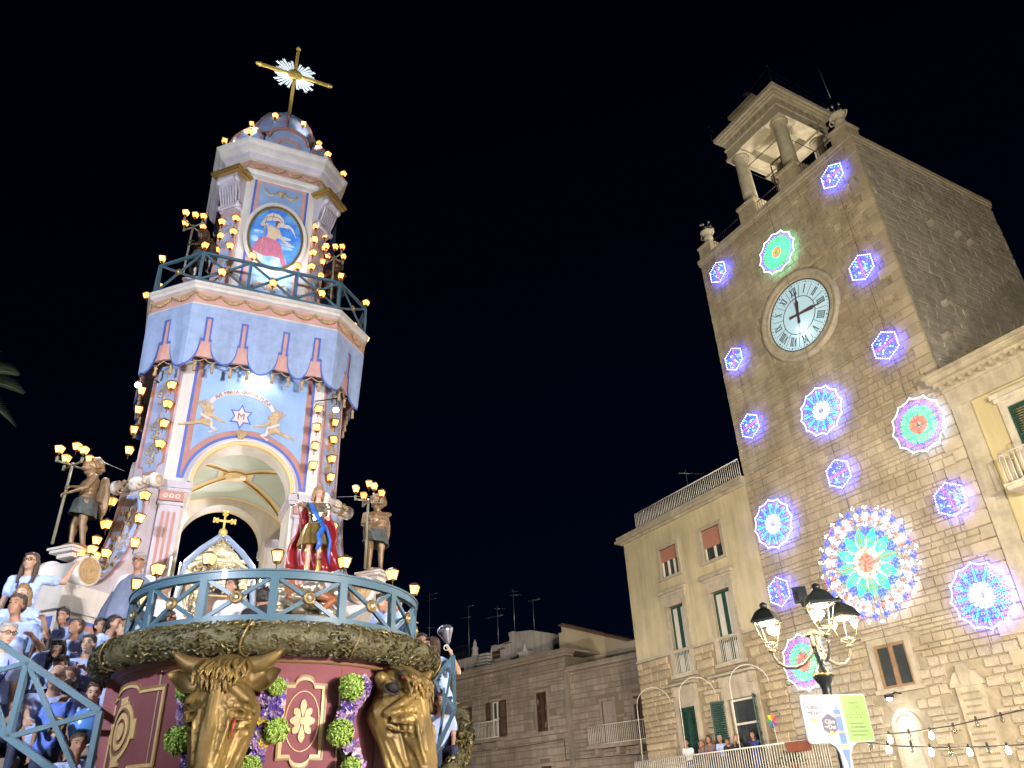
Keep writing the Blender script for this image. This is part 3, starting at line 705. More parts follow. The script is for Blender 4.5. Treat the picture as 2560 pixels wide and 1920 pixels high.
mb.box6(0.1, 0.5, 0.0, 0.1, 0, 9.0); mb.build('ledge', 'far_stone', fb)
for i, (a, b, c, d) in enumerate(fo):
    mb = MB(FF); y = 0.03 if a > 0 else 0
    frame_rect(mb, a, b, c, d, 0.16, -0.1, 0.05 + y, False); mb.box6(a - 0.2, b + 0.2, 0, 0.08 + y, d + 0.4, d + 0.5); mb.build('window_surround', 'far_stone', fb)
    if i in (0, 1, 6):
        window(fb, FF, a, b, c, d, 'white_iron', 2, -0.2, (0.5,), 0.06)
        louvre(FF, a - 0.42, a, 0.06, c, d, 'brown_wood', fb); louvre(FF, b, b + 0.62, 0.06, c, d, 'brown_wood', fb)
    elif i in (2, 4): louvre(FF, a, (a + b) / 2, 0.0, c, d, 'brown_wood', fb); louvre(FF, (a + b) / 2 + 0.01, b, 0.0, c, d, 'brown_wood', fb)
    elif i == 3:
        mb = MB(FF)
        for k in range(18): mb.box6(a, b, -0.1, -0.06, c + (d - c) * k / 18 + 0.01, c + (d - c) * (k + 1) / 18)
        mb.build('roller_blind', 'blind_grey', fb)
    else: window(fb, FF, a, b, c, d, 'brown_wood', 2, -0.2, (0.5,), 0.06)
bars(fb, ff(-8.45, 0.62, 6.02), ff(-5.2, 0.62, 6.02), 26, 0.95, 0.014, 'white_iron'); bars(fb, ff(2.2, 0.72, 4.9), ff(6.1, 0.72, 4.9), 32, 0.95, 0.014, 'white_iron')
mb = MB(FF); mb.tube([(-8.6, 0.03, 5.44), (-4, 0.03, 5.4), (-0.25, 0.06, 5.46), (-0.2, 0.08, 4.4), (5.4, 0.08, 4.3)], 0.022, 5); mb.build('wall_cable', 'cable', fb)

# white house with stepped gable and outside stair on the palace roof
wh = thing('white_roof_house', 'small white roof house with stepped outside stairs behind the palace cornice', 'building', ff(-8, -4, 10.3))
FW2 = FF @ Matrix.Translation((0, -3, 0))
mb = MB(FW2); mb.box6(-7.7, -5.5, -3, 0, 10, 12.75); mb.box6(-7.75, -7.3, -3, 0.02, 12.75, 13.05)
mb.prism([(-7.72, 12.74), (-5.5, 12.74), (-5.5, 12.8), (-7.72, 13.05)], lambda x, y, d: V((x, d, y)), -3, -0.01)
mb.box6(-9.6, -7.7, -3, 0.1, 10, 12.15); mb.prism([(-9.6, 12.14), (-7.7, 12.14), (-7.7, 12.45), (-9.6, 12.3)], lambda x, y, d: V((x, d, y)), -2.9, 0.06)
mb.box6(-11.6, -9.61, -3, -0.5, 10, 12.2); mb.box6(-16, -11.61, -3, -0.2, 10, 12.1); mb.box6(-10.2, -9.7, -1, -0.51, 12.2, 12.6)
mb.build('wall', 'far_white', wh)
mb = MB(FW2)
for k in range(9): mb.box6(-11.3 + k * 0.12, -9.62, -0.5, 0.5, 10.2 + k * 0.2, 10.34 + k * 0.2)
mb.build('stair', 'far_white', wh)
mb = MB(FW2)
for u, z in ((-7.75, 12.3), (-8.3, 12.0), (-8.9, 11.65), (-9.4, 11.3)): mb.box6(u - 0.35, u + 0.25, 0.0, 0.3, z, z + 0.06)
mb.build('stair_slab', 'far_core', wh, kind='stuff')
for n_, q_ in (('door', (-13.6, -12.9, -0.199, -0.17, 10.2, 11.5)), ('window', (-12.5, -12.2, -0.199, -0.17, 10.6, 11.2)), ('window', (-9.4, -8.6, 0.101, 0.13, 11.45, 12.0))):
    mb = MB(FW2); mb.box6(*q_); mb.build(n_, 'brown_wood', wh)
bars(wh, ff(-16, -3.1, 12.1), ff(-12.4, -3.1, 12.1), 26, 0.9, 0.014, 'iron')
mb = MB(FW2 @ Matrix.Translation((-12.1, -0.6, 12.1))); mb.lathe([(0.3, 0), (0.25, 0.3), (0.2, 0.5), (0.28, 0.6), (0.12, 0.85), (0.15, 1.0), (0.02, 1.3)], 10); mb.build('finial', 'far_white', wh)
gh = thing('gabled_roof_house', 'cream house with sloping tiled gable between the palace and yellow house', 'building', ff(0, -4, 9.3))
mb = MB(FW2); g0, g1 = -2.7, 5.0
mb.prism([(g0, 9), (g1, 9), (g1, 9.9), (g0, 12.65)], lambda x, y, d: V((x, d, y)), -6, 0); mb.box6(g0 - 0.25, g0 + 0.1, -0.4, 0.02, 9, 12.15); mb.box6(2.4, 5, -6, 0.25, 9, 10.6); mb.build('wall', 'far_cream', gh)
mb = MB(); tm = MB(); tm.lathe([(0.1, 0), (0.12, 0.42)], 6, a0=0, a1=pi, sm=False); tme = tm.mesh('roof_tile', 'roof_tile')
sl = math.atan2(12.65 - 9.9, g1 - g0)
for k in range(17):
    u = g0 + 0.1 + k * 0.42
    for e in range(4):
        p = FW2 @ V((u, 0.05 - e * 0.24, 12.67 - (u - g0) * math.tan(sl)))
        ex = (FU * cos(sl) - V((0, 0, 1)) * sin(sl)); up = (FU * sin(sl) + V((0, 0, 1)) * cos(sl)); sd = up.cross(ex)
        link('roof_tile', tme, gh, frame(p, sd, up, ex))
mb = MB(FW2); mb.box6(-1.45, -0.95, 0.001, 0.03, 10.1, 10.75); mb.build('window', 'window_glass', gh)
mb = MB(FW2); mb.prism([(g0 - 0.15, 12.58), (g1, 9.84), (g1, 9.92), (g0 - 0.15, 12.68)], lambda x, y, d: V((x, d, y)), -6.1, 0.12); mb.build('roof', 'roof_tile', gh)
mb = MB(FW2 @ Matrix.Translation((-4.7, 1.5, 10.3))); mb.box((0, 0, 0.35), (0.6, 0.5, 0.7)); mb.box((0, 0, 0.75), (0.75, 0.65, 0.1)); mb.lathe([(0.22, 0.8), (0.1, 1.1), (0.12, 1.2), (0.02, 1.5)], 8)
tag(mb.build('chimney', 'far_white'), 'small white chimney pot on the palace roof edge', 'chimney')
for lab, u, z, h, arms in (('tallest television aerial standing on the white roof house', -7.65, 12.9, 3.2, [(3.1, 0.5, 0.5, 2), (2.8, 0.9, 0.0, 8)]),
                       ('aerial with a broad side arm left of the tallest aerial', -9.4, 12.2, 3.1, [(2.9, 0.8, 0.3, 4), (2.35, -1.6, -0.6, 6)]),
                       ('plain aerial at the right end of the white roof house', -5.7, 12.7, 2.3, [(2.2, 0.9, -0.7, 5)]),
                       ('faint thin aerial above the roof terrace railing', -12.65, 12.1, 3.9, [(3.8, 0.7, -0.6, 3), (3.0, -0.8, -0.4, 3)]),
                       ('tall double aerial close beside the float railing', -17.5, 12.0, 6.0, [(5.8, 1.3, -0.7, 3), (5.4, 1.1, -0.7, 3), (3.2, 0.6, 0.2, 2)])):
    aerial('roof_aerial', lab, ff(u, -3.5, z), h, arms)
# ------------------------------------------------------------------ processional float
mat('cream', (0.61, 0.57, 0.53), 0.55, streak=0.14, var=0.1, vs=2.5, bump=0.05, bs=30)
mat('lilac', (0.47, 0.43, 0.49), 0.6, streak=0.14, var=0.1, vs=3, bump=0.05, bs=30)
mat('pale_blue', (0.25, 0.38, 0.62), 0.6, streak=0.12, var=0.12, vs=1.6, bump=0.1, bs=25)
mat('cloth_blue', (0.30, 0.39, 0.60), 0.8, streak=0.16, var=0.14, vs=5, bump=0.12, bs=60)
mat('royal', (0.07, 0.13, 0.48), 0.6, var=0.08)
mat('rose', (0.40, 0.20, 0.17), 0.65, var=0.12, vs=6)
mat('rose_pale', (0.55, 0.31, 0.27), 0.65, var=0.1, vs=5)
mat('gilt', (0.52, 0.36, 0.12), 0.32, metal=0.75, var=0.15, vs=8)
mat('gold_leaf', (0.72, 0.52, 0.14), 0.32, metal=0.35, var=0.12, vs=9)
mat('ochre', (0.45, 0.31, 0.16), 0.6, var=0.25, vs=9, bump=0.1, bs=25)
mat('flesh_paint', (0.50, 0.36, 0.22), 0.6, var=0.3, vs=9)
mat('ribbon', (0.62, 0.52, 0.5), 0.6, var=0.1)
mat('ink_brown', (0.14, 0.06, 0.04), 0.6, var=0)
mat('rail_blue', (0.065, 0.13, 0.175), 0.42, var=0.12, vs=5, coat=0.2)
mat('drum_red', (0.31, 0.11, 0.125), 0.5, var=0.12, vs=2.5, bump=0.04, bs=50)
mat('drum_gold', (0.52, 0.36, 0.16), 0.5, var=0.15, vs=6)
mat('drum_gold_dark', (0.22, 0.13, 0.05), 0.5, var=0.15, vs=6)
mat('garland_base', (0.12, 0.108, 0.052), 0.5, metal=0.25, var=0.35, vs=7, bump=1.0, bs=26)
mat('garland_leaf', (0.125, 0.112, 0.055), 0.45, metal=0.3, isl=0.18, var=0.25, vs=5, col2=(0.18, 0.14, 0.055), mixs=2.6)
mat('band_gold', (0.24, 0.17, 0.07), 0.42, metal=0.5, var=0.3, vs=8, bump=0.3, bs=30)
mat('vault_blue', (0.46, 0.52, 0.46), 0.6, var=0.08)
mat('vault_gold', (0.68, 0.50, 0.24), 0.55, var=0.1)
mat('bronze', (0.15, 0.095, 0.045), 0.42, metal=0.55, var=0.3, vs=6, bump=0.15, bs=30, col2=(0.23, 0.15, 0.06), mixs=5)
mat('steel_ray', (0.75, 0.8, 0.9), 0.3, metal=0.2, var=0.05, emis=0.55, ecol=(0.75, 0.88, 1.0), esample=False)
mat('deck_wood', (0.2, 0.15, 0.1), 0.7, var=0.2, vs=5)
lm_ = mat('lamp_amber', (1.0, 0.55, 0.18), 0.5, var=0, emis=1.6, ecol=(1.0, 0.47, 0.12))
def amber_glass(m):
    # bulb glow painted into the pane's emission, brightest at the middle
    n, l = m.node_tree.nodes, m.node_tree.links; p = n['Principled BSDF']; tc = n.new('ShaderNodeTexCoord'); sb = n.new('ShaderNodeVectorMath'); sb.operation = 'DISTANCE'; sb.inputs[1].default_value = (0, 0, 0.055)
    l.new(tc.outputs['Object'], sb.inputs[0]); mr = n.new('ShaderNodeMapRange'); mr.inputs[1].default_value = 0.04; mr.inputs[2].default_value = 0.105; mr.inputs[3].default_value = 4.2; mr.inputs[4].default_value = 1.0; l.new(sb.outputs['Value'], mr.inputs[0]); oi = n.new('ShaderNodeObjectInfo'); m2 = n.new('ShaderNodeMapRange'); m2.inputs[3].default_value = 0.6; m2.inputs[4].default_value = 1.35; l.new(oi.outputs['Random'], m2.inputs[0]); mm = n.new('ShaderNodeMath'); mm.operation = 'MULTIPLY'; l.new(mr.outputs[0], mm.inputs[0]); l.new(m2.outputs[0], mm.inputs[1]); l.new(mm.outputs[0], p.inputs['Emission Strength'])
    p.inputs['Emission Color'].default_value = (1.0, 0.36, 0.065, 1); p.inputs['Base Color'].default_value = (0.5, 0.25, 0.08, 1)
amber_glass(lm_)
mat('lamp_core', (1, 0.85, 0.55), 0.5, var=0, emis=16, ecol=(1.0, 0.72, 0.35), esample=False)
mat('lamp_frame', (0.10, 0.06, 0.025), 0.45, metal=0.5, var=0.1)
mat('spot_glow', (1, 1, 1), 0.4, var=0, emis=60, ecol=(0.85, 0.93, 1), esample=False)
mat('sky_paint', (0.035, 0.17, 0.66), 0.55, var=0.2, vs=3, col2=(0.13, 0.36, 0.74), mixs=2.4)
mat('cloud_paint', (0.46, 0.62, 0.8), 0.55, var=0.15, vs=5, col2=(0.2, 0.42, 0.76), mixs=4)
mat('robe_paint', (0.50, 0.16, 0.25), 0.55, var=0.25, vs=12, stretch=(3, 3, 0.5))
mat('skin_paint', (0.62, 0.47, 0.33), 0.55, var=0.18, vs=12)
mat('flag_paint', (0.66, 0.58, 0.5), 0.55, var=0.12, vs=8)

FLT = V((-5.89, 14.876, 0)); FLf = azv(154); FLr = V((-FLf.y, FLf.x, 0))
FX = frame(FLT, FLr, FLf)                     # a to the right, b to the front, z up
def fx(a, b, z): return FX @ V((a, b, z))
def fup(a, b, z, yaw=0.0):                    # right-handed upright frame: x right, y up, z towards the front, turned by yaw
    M = frame(V((0, 0, 0)), FLr, V((0, 0, 1)), FLf) @ Matrix.Rotation(yaw, 4, 'Y'); return Matrix.Translation(fx(a, b, z)) @ M
flo = thing('processional_float', 'tall painted processional float with blue tower, golden cross and bull head drum', 'float', FLT)

def octa(h, R, z=0): return [(h, R), (R, h), (R, -h), (h, -R), (-h, -R), (-R, -h), (-R, h), (-h, R)]
def octa2(h, R, k): # front half-width h at b=R, chamfer ends at (k, h2)
    c = R - (k - h); return [(h, R), (k, c), (k, -c), (h, -R), (-h, -R), (-k, -c), (-k, c), (-h, R)]
def pzprism(mb, poly, z0, z1, mi=0): mb.prism(poly, lambda x, y, d: V((x, y, d)), z0, z1, mi)
def moulding(mb, h, R, k, prof, mi=0):
    """octagonal moulding through (outset, z) profile"""
    rings = [[(x, y, z) for x, y in octa2(h + o * 0.41, R + o, k + o)] for o, z in prof]; vs = [v for rg in rings for v in rg]
    fs = [(j * 8 + i, j * 8 + (i + 1) % 8, (j + 1) * 8 + (i + 1) % 8, (j + 1) * 8 + i) for j in range(len(prof) - 1) for i in range(8)]
    fs += [tuple(range(8)), tuple((len(prof) - 1) * 8 + i for i in range(8))]; mb.add(vs, fs, mi)
def plate(name, poly, M, d0, d1, m, parent):
    mb = MB(); mb.prism(poly, lambda x, y, d: M @ V((x, y, d)), d0, d1); return mb.build(name, m, parent)
def band(name, pa, pb, M, d0, d1, m, parent, closed=True):
    mb = MB(); mb.strip(pa, pb, lambda x, y, d: M @ V((x, y, d)), d0, d1, 0, closed); return mb.build(name, m, parent)

# --- deck and drum
DC = V((0.095, 7.2, 0)); DCW = fx(*DC)
DM = Matrix.Translation(DCW)
def dr(psi, rr_, z): return DCW + azv(162.6 + psi) * rr_ + V((0, 0, z))
mb = MB(DM); mb.lathe([(1.42, 0), (1.42, 2.99), (1.45, 3.0), (1.5, 3.03), (1.5, 3.07), (1.44, 3.1), (1.40, 3.2), (1.40, 3.28)], 96, mi=0); drum = mb.build('drum', 'drum_red', flo)
mb = MB(DM); mb.lathe([(1.43, 2.985), (1.46, 3.0), (1.455, 3.02), (1.43, 3.03)], 96, cap=False); mb.build('drum_moulding', 'drum_gold_dark', drum)
mb = MB(DM); mb.lathe([(1.425, 3.03), (1.525, 3.035), (1.525, 3.1), (1.42, 3.12)], 96, cap=False); mb.build('drum_band', 'rail_blue', drum)
mb = MB(DM)
for ps in (25, -25, 42, -42): 
    a = dr(ps, 1.421, 0) - DCW; mb.box((a.x, a.y, 1.5), (0.012, 0.012, 2.95))
mb.build('panel_joint', 'drum_gold_dark', drum)
mb = MB(FX); mb.prism([(-1.5, 7.2), (-1.5, 2), (-2.3, 1), (-2.3, -2.6), (2.3, -2.6), (2.3, 1), (1.5, 2), (1.5, 7.2)], lambda x, y, d: V((x, y, d)), 3.12, 3.29); mb.build('deck', 'deck_wood', flo)
mb = MB(FX); mb.box6(-1.45, 1.45, -2.5, 7.1, 0.0, 3.11); mb.build('hull', 'drum_red', flo)
mb = MB(DM); mb.lathe([(0.01, 3.282), (1.44, 3.282), (1.44, 3.31), (0.01, 3.31)], 64); mb.build('deck_floor', 'deck_wood', flo)

# --- laurel garland round the drum
gr = random.Random(11)
def garland(path, rad_, nleaf, closed, name, parent, leaf=0.085):
    mb = MB(); n = len(path); vs = []
    ax = []
    for i, p in enumerate(path):
        t = (path[(i + 1) % n] - path[i - 1]) if closed else (path[min(i + 1, n - 1)] - path[max(i - 1, 0)])
        t.normalize(); s_ = t.cross(V((0, 0, 1))).normalized(); u = s_.cross(t); ax.append((t, s_, u))
    K = 16
    for i, p in enumerate(path):
        t, s_, u = ax[i]
        for k in range(K):
            a = 2 * pi * k / K; q = p + s_ * (rad_ * cos(a)) + u * (rad_ * sin(a)); d = (q - p).normalized()
            vs.append(q + d * 0.035 * mnoise.noise(q * 7))
    fs = [(i * K + k, i * K + (k + 1) % K, ((i + 1) % n) * K + (k + 1) % K, ((i + 1) % n) * K + k) for i in range(n if closed else n - 1) for k in range(K)]
    mb.add(vs, fs, 0, True); go = mb.build(name, 'garland_base', parent)
    lm = MB()
    for _ in range(nleaf):
        i = gr.randrange(n if closed else n - 1); t, s_, u = ax[i]; p = path[i] + (path[(i + 1) % n] - path[i]) * gr.random()
        a = gr.uniform(0, 2 * pi); d = s_ * cos(a) + u * sin(a); e = t.cross(d)
        L = leaf * gr.uniform(0.6, 1.3); ww = L * 0.26; ln = (t * gr.choice((1, 1, -0.6)) + e * gr.uniform(-0.7, 0.7) + d * gr.uniform(-0.02, 0.10)).normalized()
        sd = ln.cross(d).normalized(); o = p + d * (rad_ - 0.004 + gr.uniform(0, 0.012)); nn = sd.cross(ln)
        lm.add([o, o + ln * L * 0.5 + sd * ww + nn * 0.012, o + ln * L * 1.0, o + ln * L * 0.5 - sd * ww + nn * 0.012, o + ln * L * 0.5 - nn * 0.008], [(0, 1, 4), (1, 2, 4), (2, 3, 4), (3, 0, 4)])
    lm.build('leaves', 'garland_leaf', go, kind='stuff'); return go, ax
path = [dr(i * 3.0, 1.6, 3.165) for i in range(120)]
gar, gax = garland(path, 0.135, 6500, True, 'laurel_garland', flo, 0.05)
for i in (3, 20, 46, 73, 95, 112):
    p = path[i]; t, s_, u = gax[i]; mb = MB()
    mb.tube([p + (t * 0.03 * sin(2 * a)) + s_ * (0.15 * cos(a)) + u * (0.15 * sin(a)) for a in [2 * pi * k / 24 for k in range(24)]], 0.011, 6, closed=True)
    mb.build('ribbon_band', 'band_gold', gar)

# --- railing on the drum
def strut(mb, p, q, w_, d_, side):
    """flat bar from p to q; side = outward direction"""
    t = (q - p).normalized(); s_ = t.cross(side).normalized(); nn = s_.cross(t)
    vs = [x + s_ * (w_ / 2 * i) + nn * (d_ / 2 * j) for x in (p, q) for i, j in ((-1, -1), (1, -1), (1, 1), (-1, 1))]
    mb.add(vs, [(0, 1, 2, 3), (7, 6, 5, 4), (0, 4, 5, 1), (1, 5, 6, 2), (2, 6, 7, 3), (3, 7, 4, 0)])
RR, RZ0, RZ1 = 1.46, 3.345, 3.755
posts = [2.7 + 25.2 * k for k in range(-5, 6)]
def ringbar(z, h, d):
    mb = MB(); N = 150; vs = []
    for i in range(N + 1):
        ps = posts[0] + (posts[-1] - posts[0]) * i / N
        for rr_, zz in ((RR - d, z - h), (RR + d, z - h), (RR + d, z + h), (RR - d, z + h)): vs.append(dr(ps, rr_, zz))
    mb.add(vs, [(i * 4 + k, i * 4 + (k + 1) % 4, i * 4 + 4 + (k + 1) % 4, i * 4 + 4 + k) for i in range(N) for k in range(4)] + [(0, 1, 2, 3), (4 * N, 4 * N + 1, 4 * N + 2, 4 * N + 3)]); return mb
rl = thing  # placeholder name
railp = ringbar(RZ1, 0.033, 0.028).build('drum_railing', 'rail_blue', flo)
ringbar(RZ0 + 0.01, 0.036, 0.026).build('bottom_rail', 'rail_blue', railp)
ringbar(RZ1 + 0.042, 0.008, 0.04).build('hand_rail', 'rail_blue', railp)
def rosette(p, out, R_, parent, m='band_gold'):
    mb = MB(); mb.lathe([(0.001, 0), (R_ * 0.3, 0.0), (R_ * 0.36, -0.012), (R_ * 0.5, -0.012), (R_ * 0.7, 0.012), (R_, 0.004), (R_ * 1.02, -0.02), (0.9 * R_, -0.03)], 20, cap=False)
    q = out.to_track_quat('Z', 'Y').to_matrix().to_4x4(); me = mb.mesh('rosette', m); o = link('rosette', me, parent, Matrix.Translation(p) @ q)
    b = MB(); b.lathe([(0.001, 0.02), (R_ * 0.2, 0.015), (R_ * 0.26, 0)], 12, cap=False); link('boss', b.mesh('boss', 'white_iron'), o, Matrix.Translation(p) @ q)
for k, ps in enumerate(posts):
    mb = MB(); strut(mb, dr(ps, RR + 0.003, RZ0), dr(ps, RR + 0.003, RZ1), 0.075, 0.05, azv(162.6 + ps)); mb.build('post', 'rail_blue', railp)
    if k < len(posts) - 1:
        p2 = posts[k + 1]; pm = (ps + p2) / 2; out = azv(162.6 + pm); hw = 0.035 / RR * 57.3
        for za, zb in ((RZ0 + 0.03, RZ1 - 0.03), (RZ1 - 0.03, RZ0 + 0.03)):
            mb = MB()
            for (x0, z0), (x1, z1) in (((ps + hw, za), (pm, (za + zb) / 2)), ((pm, (za + zb) / 2), (p2 - hw, zb))): strut(mb, dr(x0, RR, z0), dr(x1, RR, z1), 0.036, 0.03 if za < zb else 0.026, out)
            mb.build('brace', 'rail_blue', railp)
        rosette(dr(pm, RR + 0.03, (RZ0 + RZ1) / 2), out, 0.058, railp)

# --- drum paintings
def cyl(ps0, z0):
    return lambda x, y, d: dr(ps0 - x / 1.42 * 57.3, 1.42 + d, z0 + y)
def panel_outline(hw, hh, k, n=10):
    """rectangle with a raised scallop on top and bottom, inset by k"""
    w_, h_ = hw - k, hh - k; b = hw * 0.42; up = hh * 0.22
    top = [(-w_, h_), (-b - 0.02, h_)] + [(b * cos(a), h_ + up * (sin(a)) + 0.0) for a in [pi - pi * i / n for i in range(n + 1)]] + [(b + 0.02, h_), (w_, h_)]
    bot = [(x, -y) for x, y in reversed(top)]
    side = lambda x, y0, y1: [(x, y0 + (y1 - y0) * i / 4) for i in range(1, 4)]
    def dense(P):
        out = []
        for i in range(len(P)):
            (x0, y0), (x1, y1) = P[i], P[(i + 1) % len(P)]; s_ = max(1, int(math.hypot(x1 - x0, y1 - y0) / 0.06)); out += [(x0 + (x1 - x0) * j / s_, y0 + (y1 - y0) * j / s_) for j in range(s_)]
        return out
    return top + bot, dense
def drum_panel(ps0, z0, hw, hh, roundel):
    o1, _ = panel_outline(hw, hh, 0); o2, _ = panel_outline(hw, hh, 0.045); o3, _ = panel_outline(hw, hh, 0.018)
    f = cyl(ps0, z0)
    def dense2(A, B):
        oa, ob = [], []
        for i in range(len(A)):
            a, b, c, d = A[i], A[(i + 1) % len(A)], B[i], B[(i + 1) % len(B)]; s_ = max(1, int(math.hypot(b[0] - a[0], b[1] - a[1]) / 0.05))
            for j in range(s_): t = j / s_; oa.append((a[0] + (b[0] - a[0]) * t, a[1] + (b[1] - a[1]) * t)); ob.append((c[0] + (d[0] - c[0]) * t, c[1] + (d[1] - c[1]) * t))
        return oa, ob
    A, B = dense2(o1, o2); mb = MB(); mb.strip(A, B, f, 0.001, 0.016); pf = mb.build('panel_frame', 'drum_gold', drum)
    A, B = dense2(o1, o3); mb = MB(); mb.strip(A, B, f, 0.016, 0.022); mb.build('panel_bead', 'drum_gold_dark', pf)
    E = lambda rx, ry, n=40: [(rx * cos(2 * pi * i / n), ry * sin(2 * pi * i / n)) for i in range(n)]
    if roundel:
        for k, (a, b, m_) in enumerate(((0.235, 0.195, 'drum_gold'), (0.195, 0.18, 'drum_gold_dark'), (0.15, 0.105, 'drum_gold'), (0.07, 0.0, 'drum_gold'))):
            mb = MB(); mb.strip(E(a, a * 1.02), E(max(b, 0.002), max(b, 0.002)), f, 0.001, 0.012 + 0.004 * (k % 2)); mb.build('roundel_ring', m_, pf)
        for q in range(4):
            a = q * pi / 2; M2 = Matrix.Rotation(a, 2); mb = MB()
            mb.prism([tuple(M2 @ V(p)) for p in ((-0.09, 0.225), (0.09, 0.225), (0.075, 0.25), (0.085, 0.285), (-0.085, 0.285), (-0.075, 0.25))], f, 0.001, 0.02); mb.build('roundel_lug', 'drum_gold', pf)
    else:
        mb = MB(); mb.strip(E(0.15, 0.245), E(0.141, 0.236), f, 0.001, 0.01); mb.build('oval_line', 'drum_gold', pf)
        for q in range(4):
            M2 = Matrix.Rotation(q * pi / 2, 2); s1, s2 = ((0.16, 0.06) if q % 2 == 0 else (0.1, 0.03))
            for sx in (-1, 0, 1):
                L = s1 if sx == 0 else s1 * 0.72; an = sx * 0.62 * (1 if q % 2 == 0 else 0.7)
                pet = [(0, 0.02), (0.022, L * 0.55), (0.03, L * 0.8), (0.016, L), (0, L * 1.1), (-0.016, L), (-0.03, L * 0.8), (-0.022, L * 0.55)]
                R2 = M2 @ Matrix.Rotation(an, 2)
                mb = MB(); mb.prism([tuple(R2 @ V(p)) for p in pet], f, 0.002 + 0.002 * (sx + 1), 0.012 + 0.003 * (sx == 0)); mb.build('petal', 'drum_gold', pf)
        mb = MB(); mb.prism(E(0.026, 0.03, 14), f, 0.001, 0.02); mb.build('boss', 'drum_gold', pf)
drum_panel(62, 2.52, 0.6, 0.335, True)
drum_panel(-11.5, 2.51, 0.2, 0.31, False)
drum_panel(-92, 2.52, 0.5, 0.335, True)
drum_panel(130, 2.52, 0.5, 0.335, True)

# --- lower tower: four piers, vault, walls
PB, PT = 3.29, 7.2
for sa in (-1, 1):
    for sb in (-1, 1):
        poly = [(sa * x, sb * y) for x, y in ((0.9, 0.9), (1.85, 0.9), (1.85, 1.35), (1.35, 1.85), (0.9, 1.85))]
        mb = MB(FX); pzprism(mb, poly, PB, PT); pier = mb.build('pier', 'cream', flo)
        mb = MB(FX); pzprism(mb, [(sa * x, sb * y) for x, y in ((0.86, 0.86), (1.9, 0.86), (1.9, 1.38), (1.38, 1.9), (0.86, 1.9))], 7.0, 7.06)
        pzprism(mb, [(sa * x, sb * y) for x, y in ((0.84, 0.84), (1.93, 0.84), (1.93, 1.39), (1.39, 1.93), (0.84, 1.93))], 7.06, 7.19); mb.build('impost', 'lilac', pier)
        if sb > 0:
            # front pilaster with flutes, rose frieze and roundels
            a0, a1 = (0.98, 1.34); mb = MB(FX); mb.box6(sa * a0, sa * a1, 1.851, 1.93, 4.4, 6.72); mb.box6(sa * (a0 - 0.03), sa * (a1 + 0.03), 1.851, 1.96, 6.72, 6.78)
            mb.box6(sa * (a0 - 0.05), sa * (a1 + 0.05), 1.851, 1.98, 4.1, 4.4); mb.build('pilaster', 'lilac', pier)
            fl = MB(); fl.box6(-0.022, 0.022, 0, 0.012, 0, 2.0); fm = fl.mesh('flute', 'rose')
            for q in range(3): link('flute', fm, pier, frame(fx(sa * (a0 + 0.09 + q * 0.09), 1.945, 4.6), FLr, -FLf))
            mb = MB(FX); mb.box6(sa * (a0 - 0.02), sa * (a1 + 0.02), 1.851, 1.95, 6.8, 6.98); mb.build('frieze', 'rose', pier)
            for q in range(3):
                mb = MB(); mb.lathe([(0.02, 0.0), (0.03, 0.012), (0.042, 0.0)], 14, cap=False); link('roundel', mb.mesh('roundel', 'ribbon'), pier, fup(sa * (a0 + 0.08 + q * 0.1), 1.952, 6.89))
# groin vault
ZC, RV = 7.2, 1.42
def vz(a, b):
    return ZC + 1.0 * max(math.sqrt(max(1 - a * a / RV / RV, 0)), math.sqrt(max(1 - b * b / RV / RV, 0)))
mb = MB(FX); n = 140; vs = []; fs = []; mis = []
for i in range(n + 1):
    for j in range(n + 1): a, b = -RV + 2 * RV * i / n, -RV + 2 * RV * j / n; vs.append((a, b, vz(a, b)))
for i in range(n):
    for j in range(n):
        a, b = -RV + 2 * RV * (i + 0.5) / n, -RV + 2 * RV * (j + 0.5) / n; m_ = max(abs(a), abs(b)); dd = abs(abs(a) - abs(b))
        k = (i * (n + 1) + j, (i + 1) * (n + 1) + j, (i + 1) * (n + 1) + j + 1, i * (n + 1) + j + 1)
        mb_i = 1 if (dd < 0.16 or m_ > RV - 0.12 or m_ < 0.34) else (2 if dd < 0.2 or m_ > RV - 0.16 or m_ < 0.38 else 0); fs.append(k); mis.append(mb_i)
b0 = len(mb.v); mb.add(vs, fs, 0, True); mb.mi = mis; mb.build('vault', ['vault_blue', 'vault_gold', 'pale_blue'], flo)
mb = MB(FX)
for da, db in ((1, 1), (1, -1)):
    pts = [(t * da, t * db, vz(t, t) - 0.02) for t in [-RV + 2 * RV * k / 30 for k in range(31)]]; mb.tube(pts, 0.016, 6)
mb.build('vault_rib', 'gilt', flo)
mb = MB(Matrix.Translation(fx(0, 0, ZC + 0.97))); mb.lathe([(0.02, -0.03), (0.09, -0.02), (0.1, 0), (0.15, -0.02), (0.17, 0.0), (0.22, -0.01), (0.24, 0.02)], 24); mb.build('vault_medallion', 'vault_gold', flo)
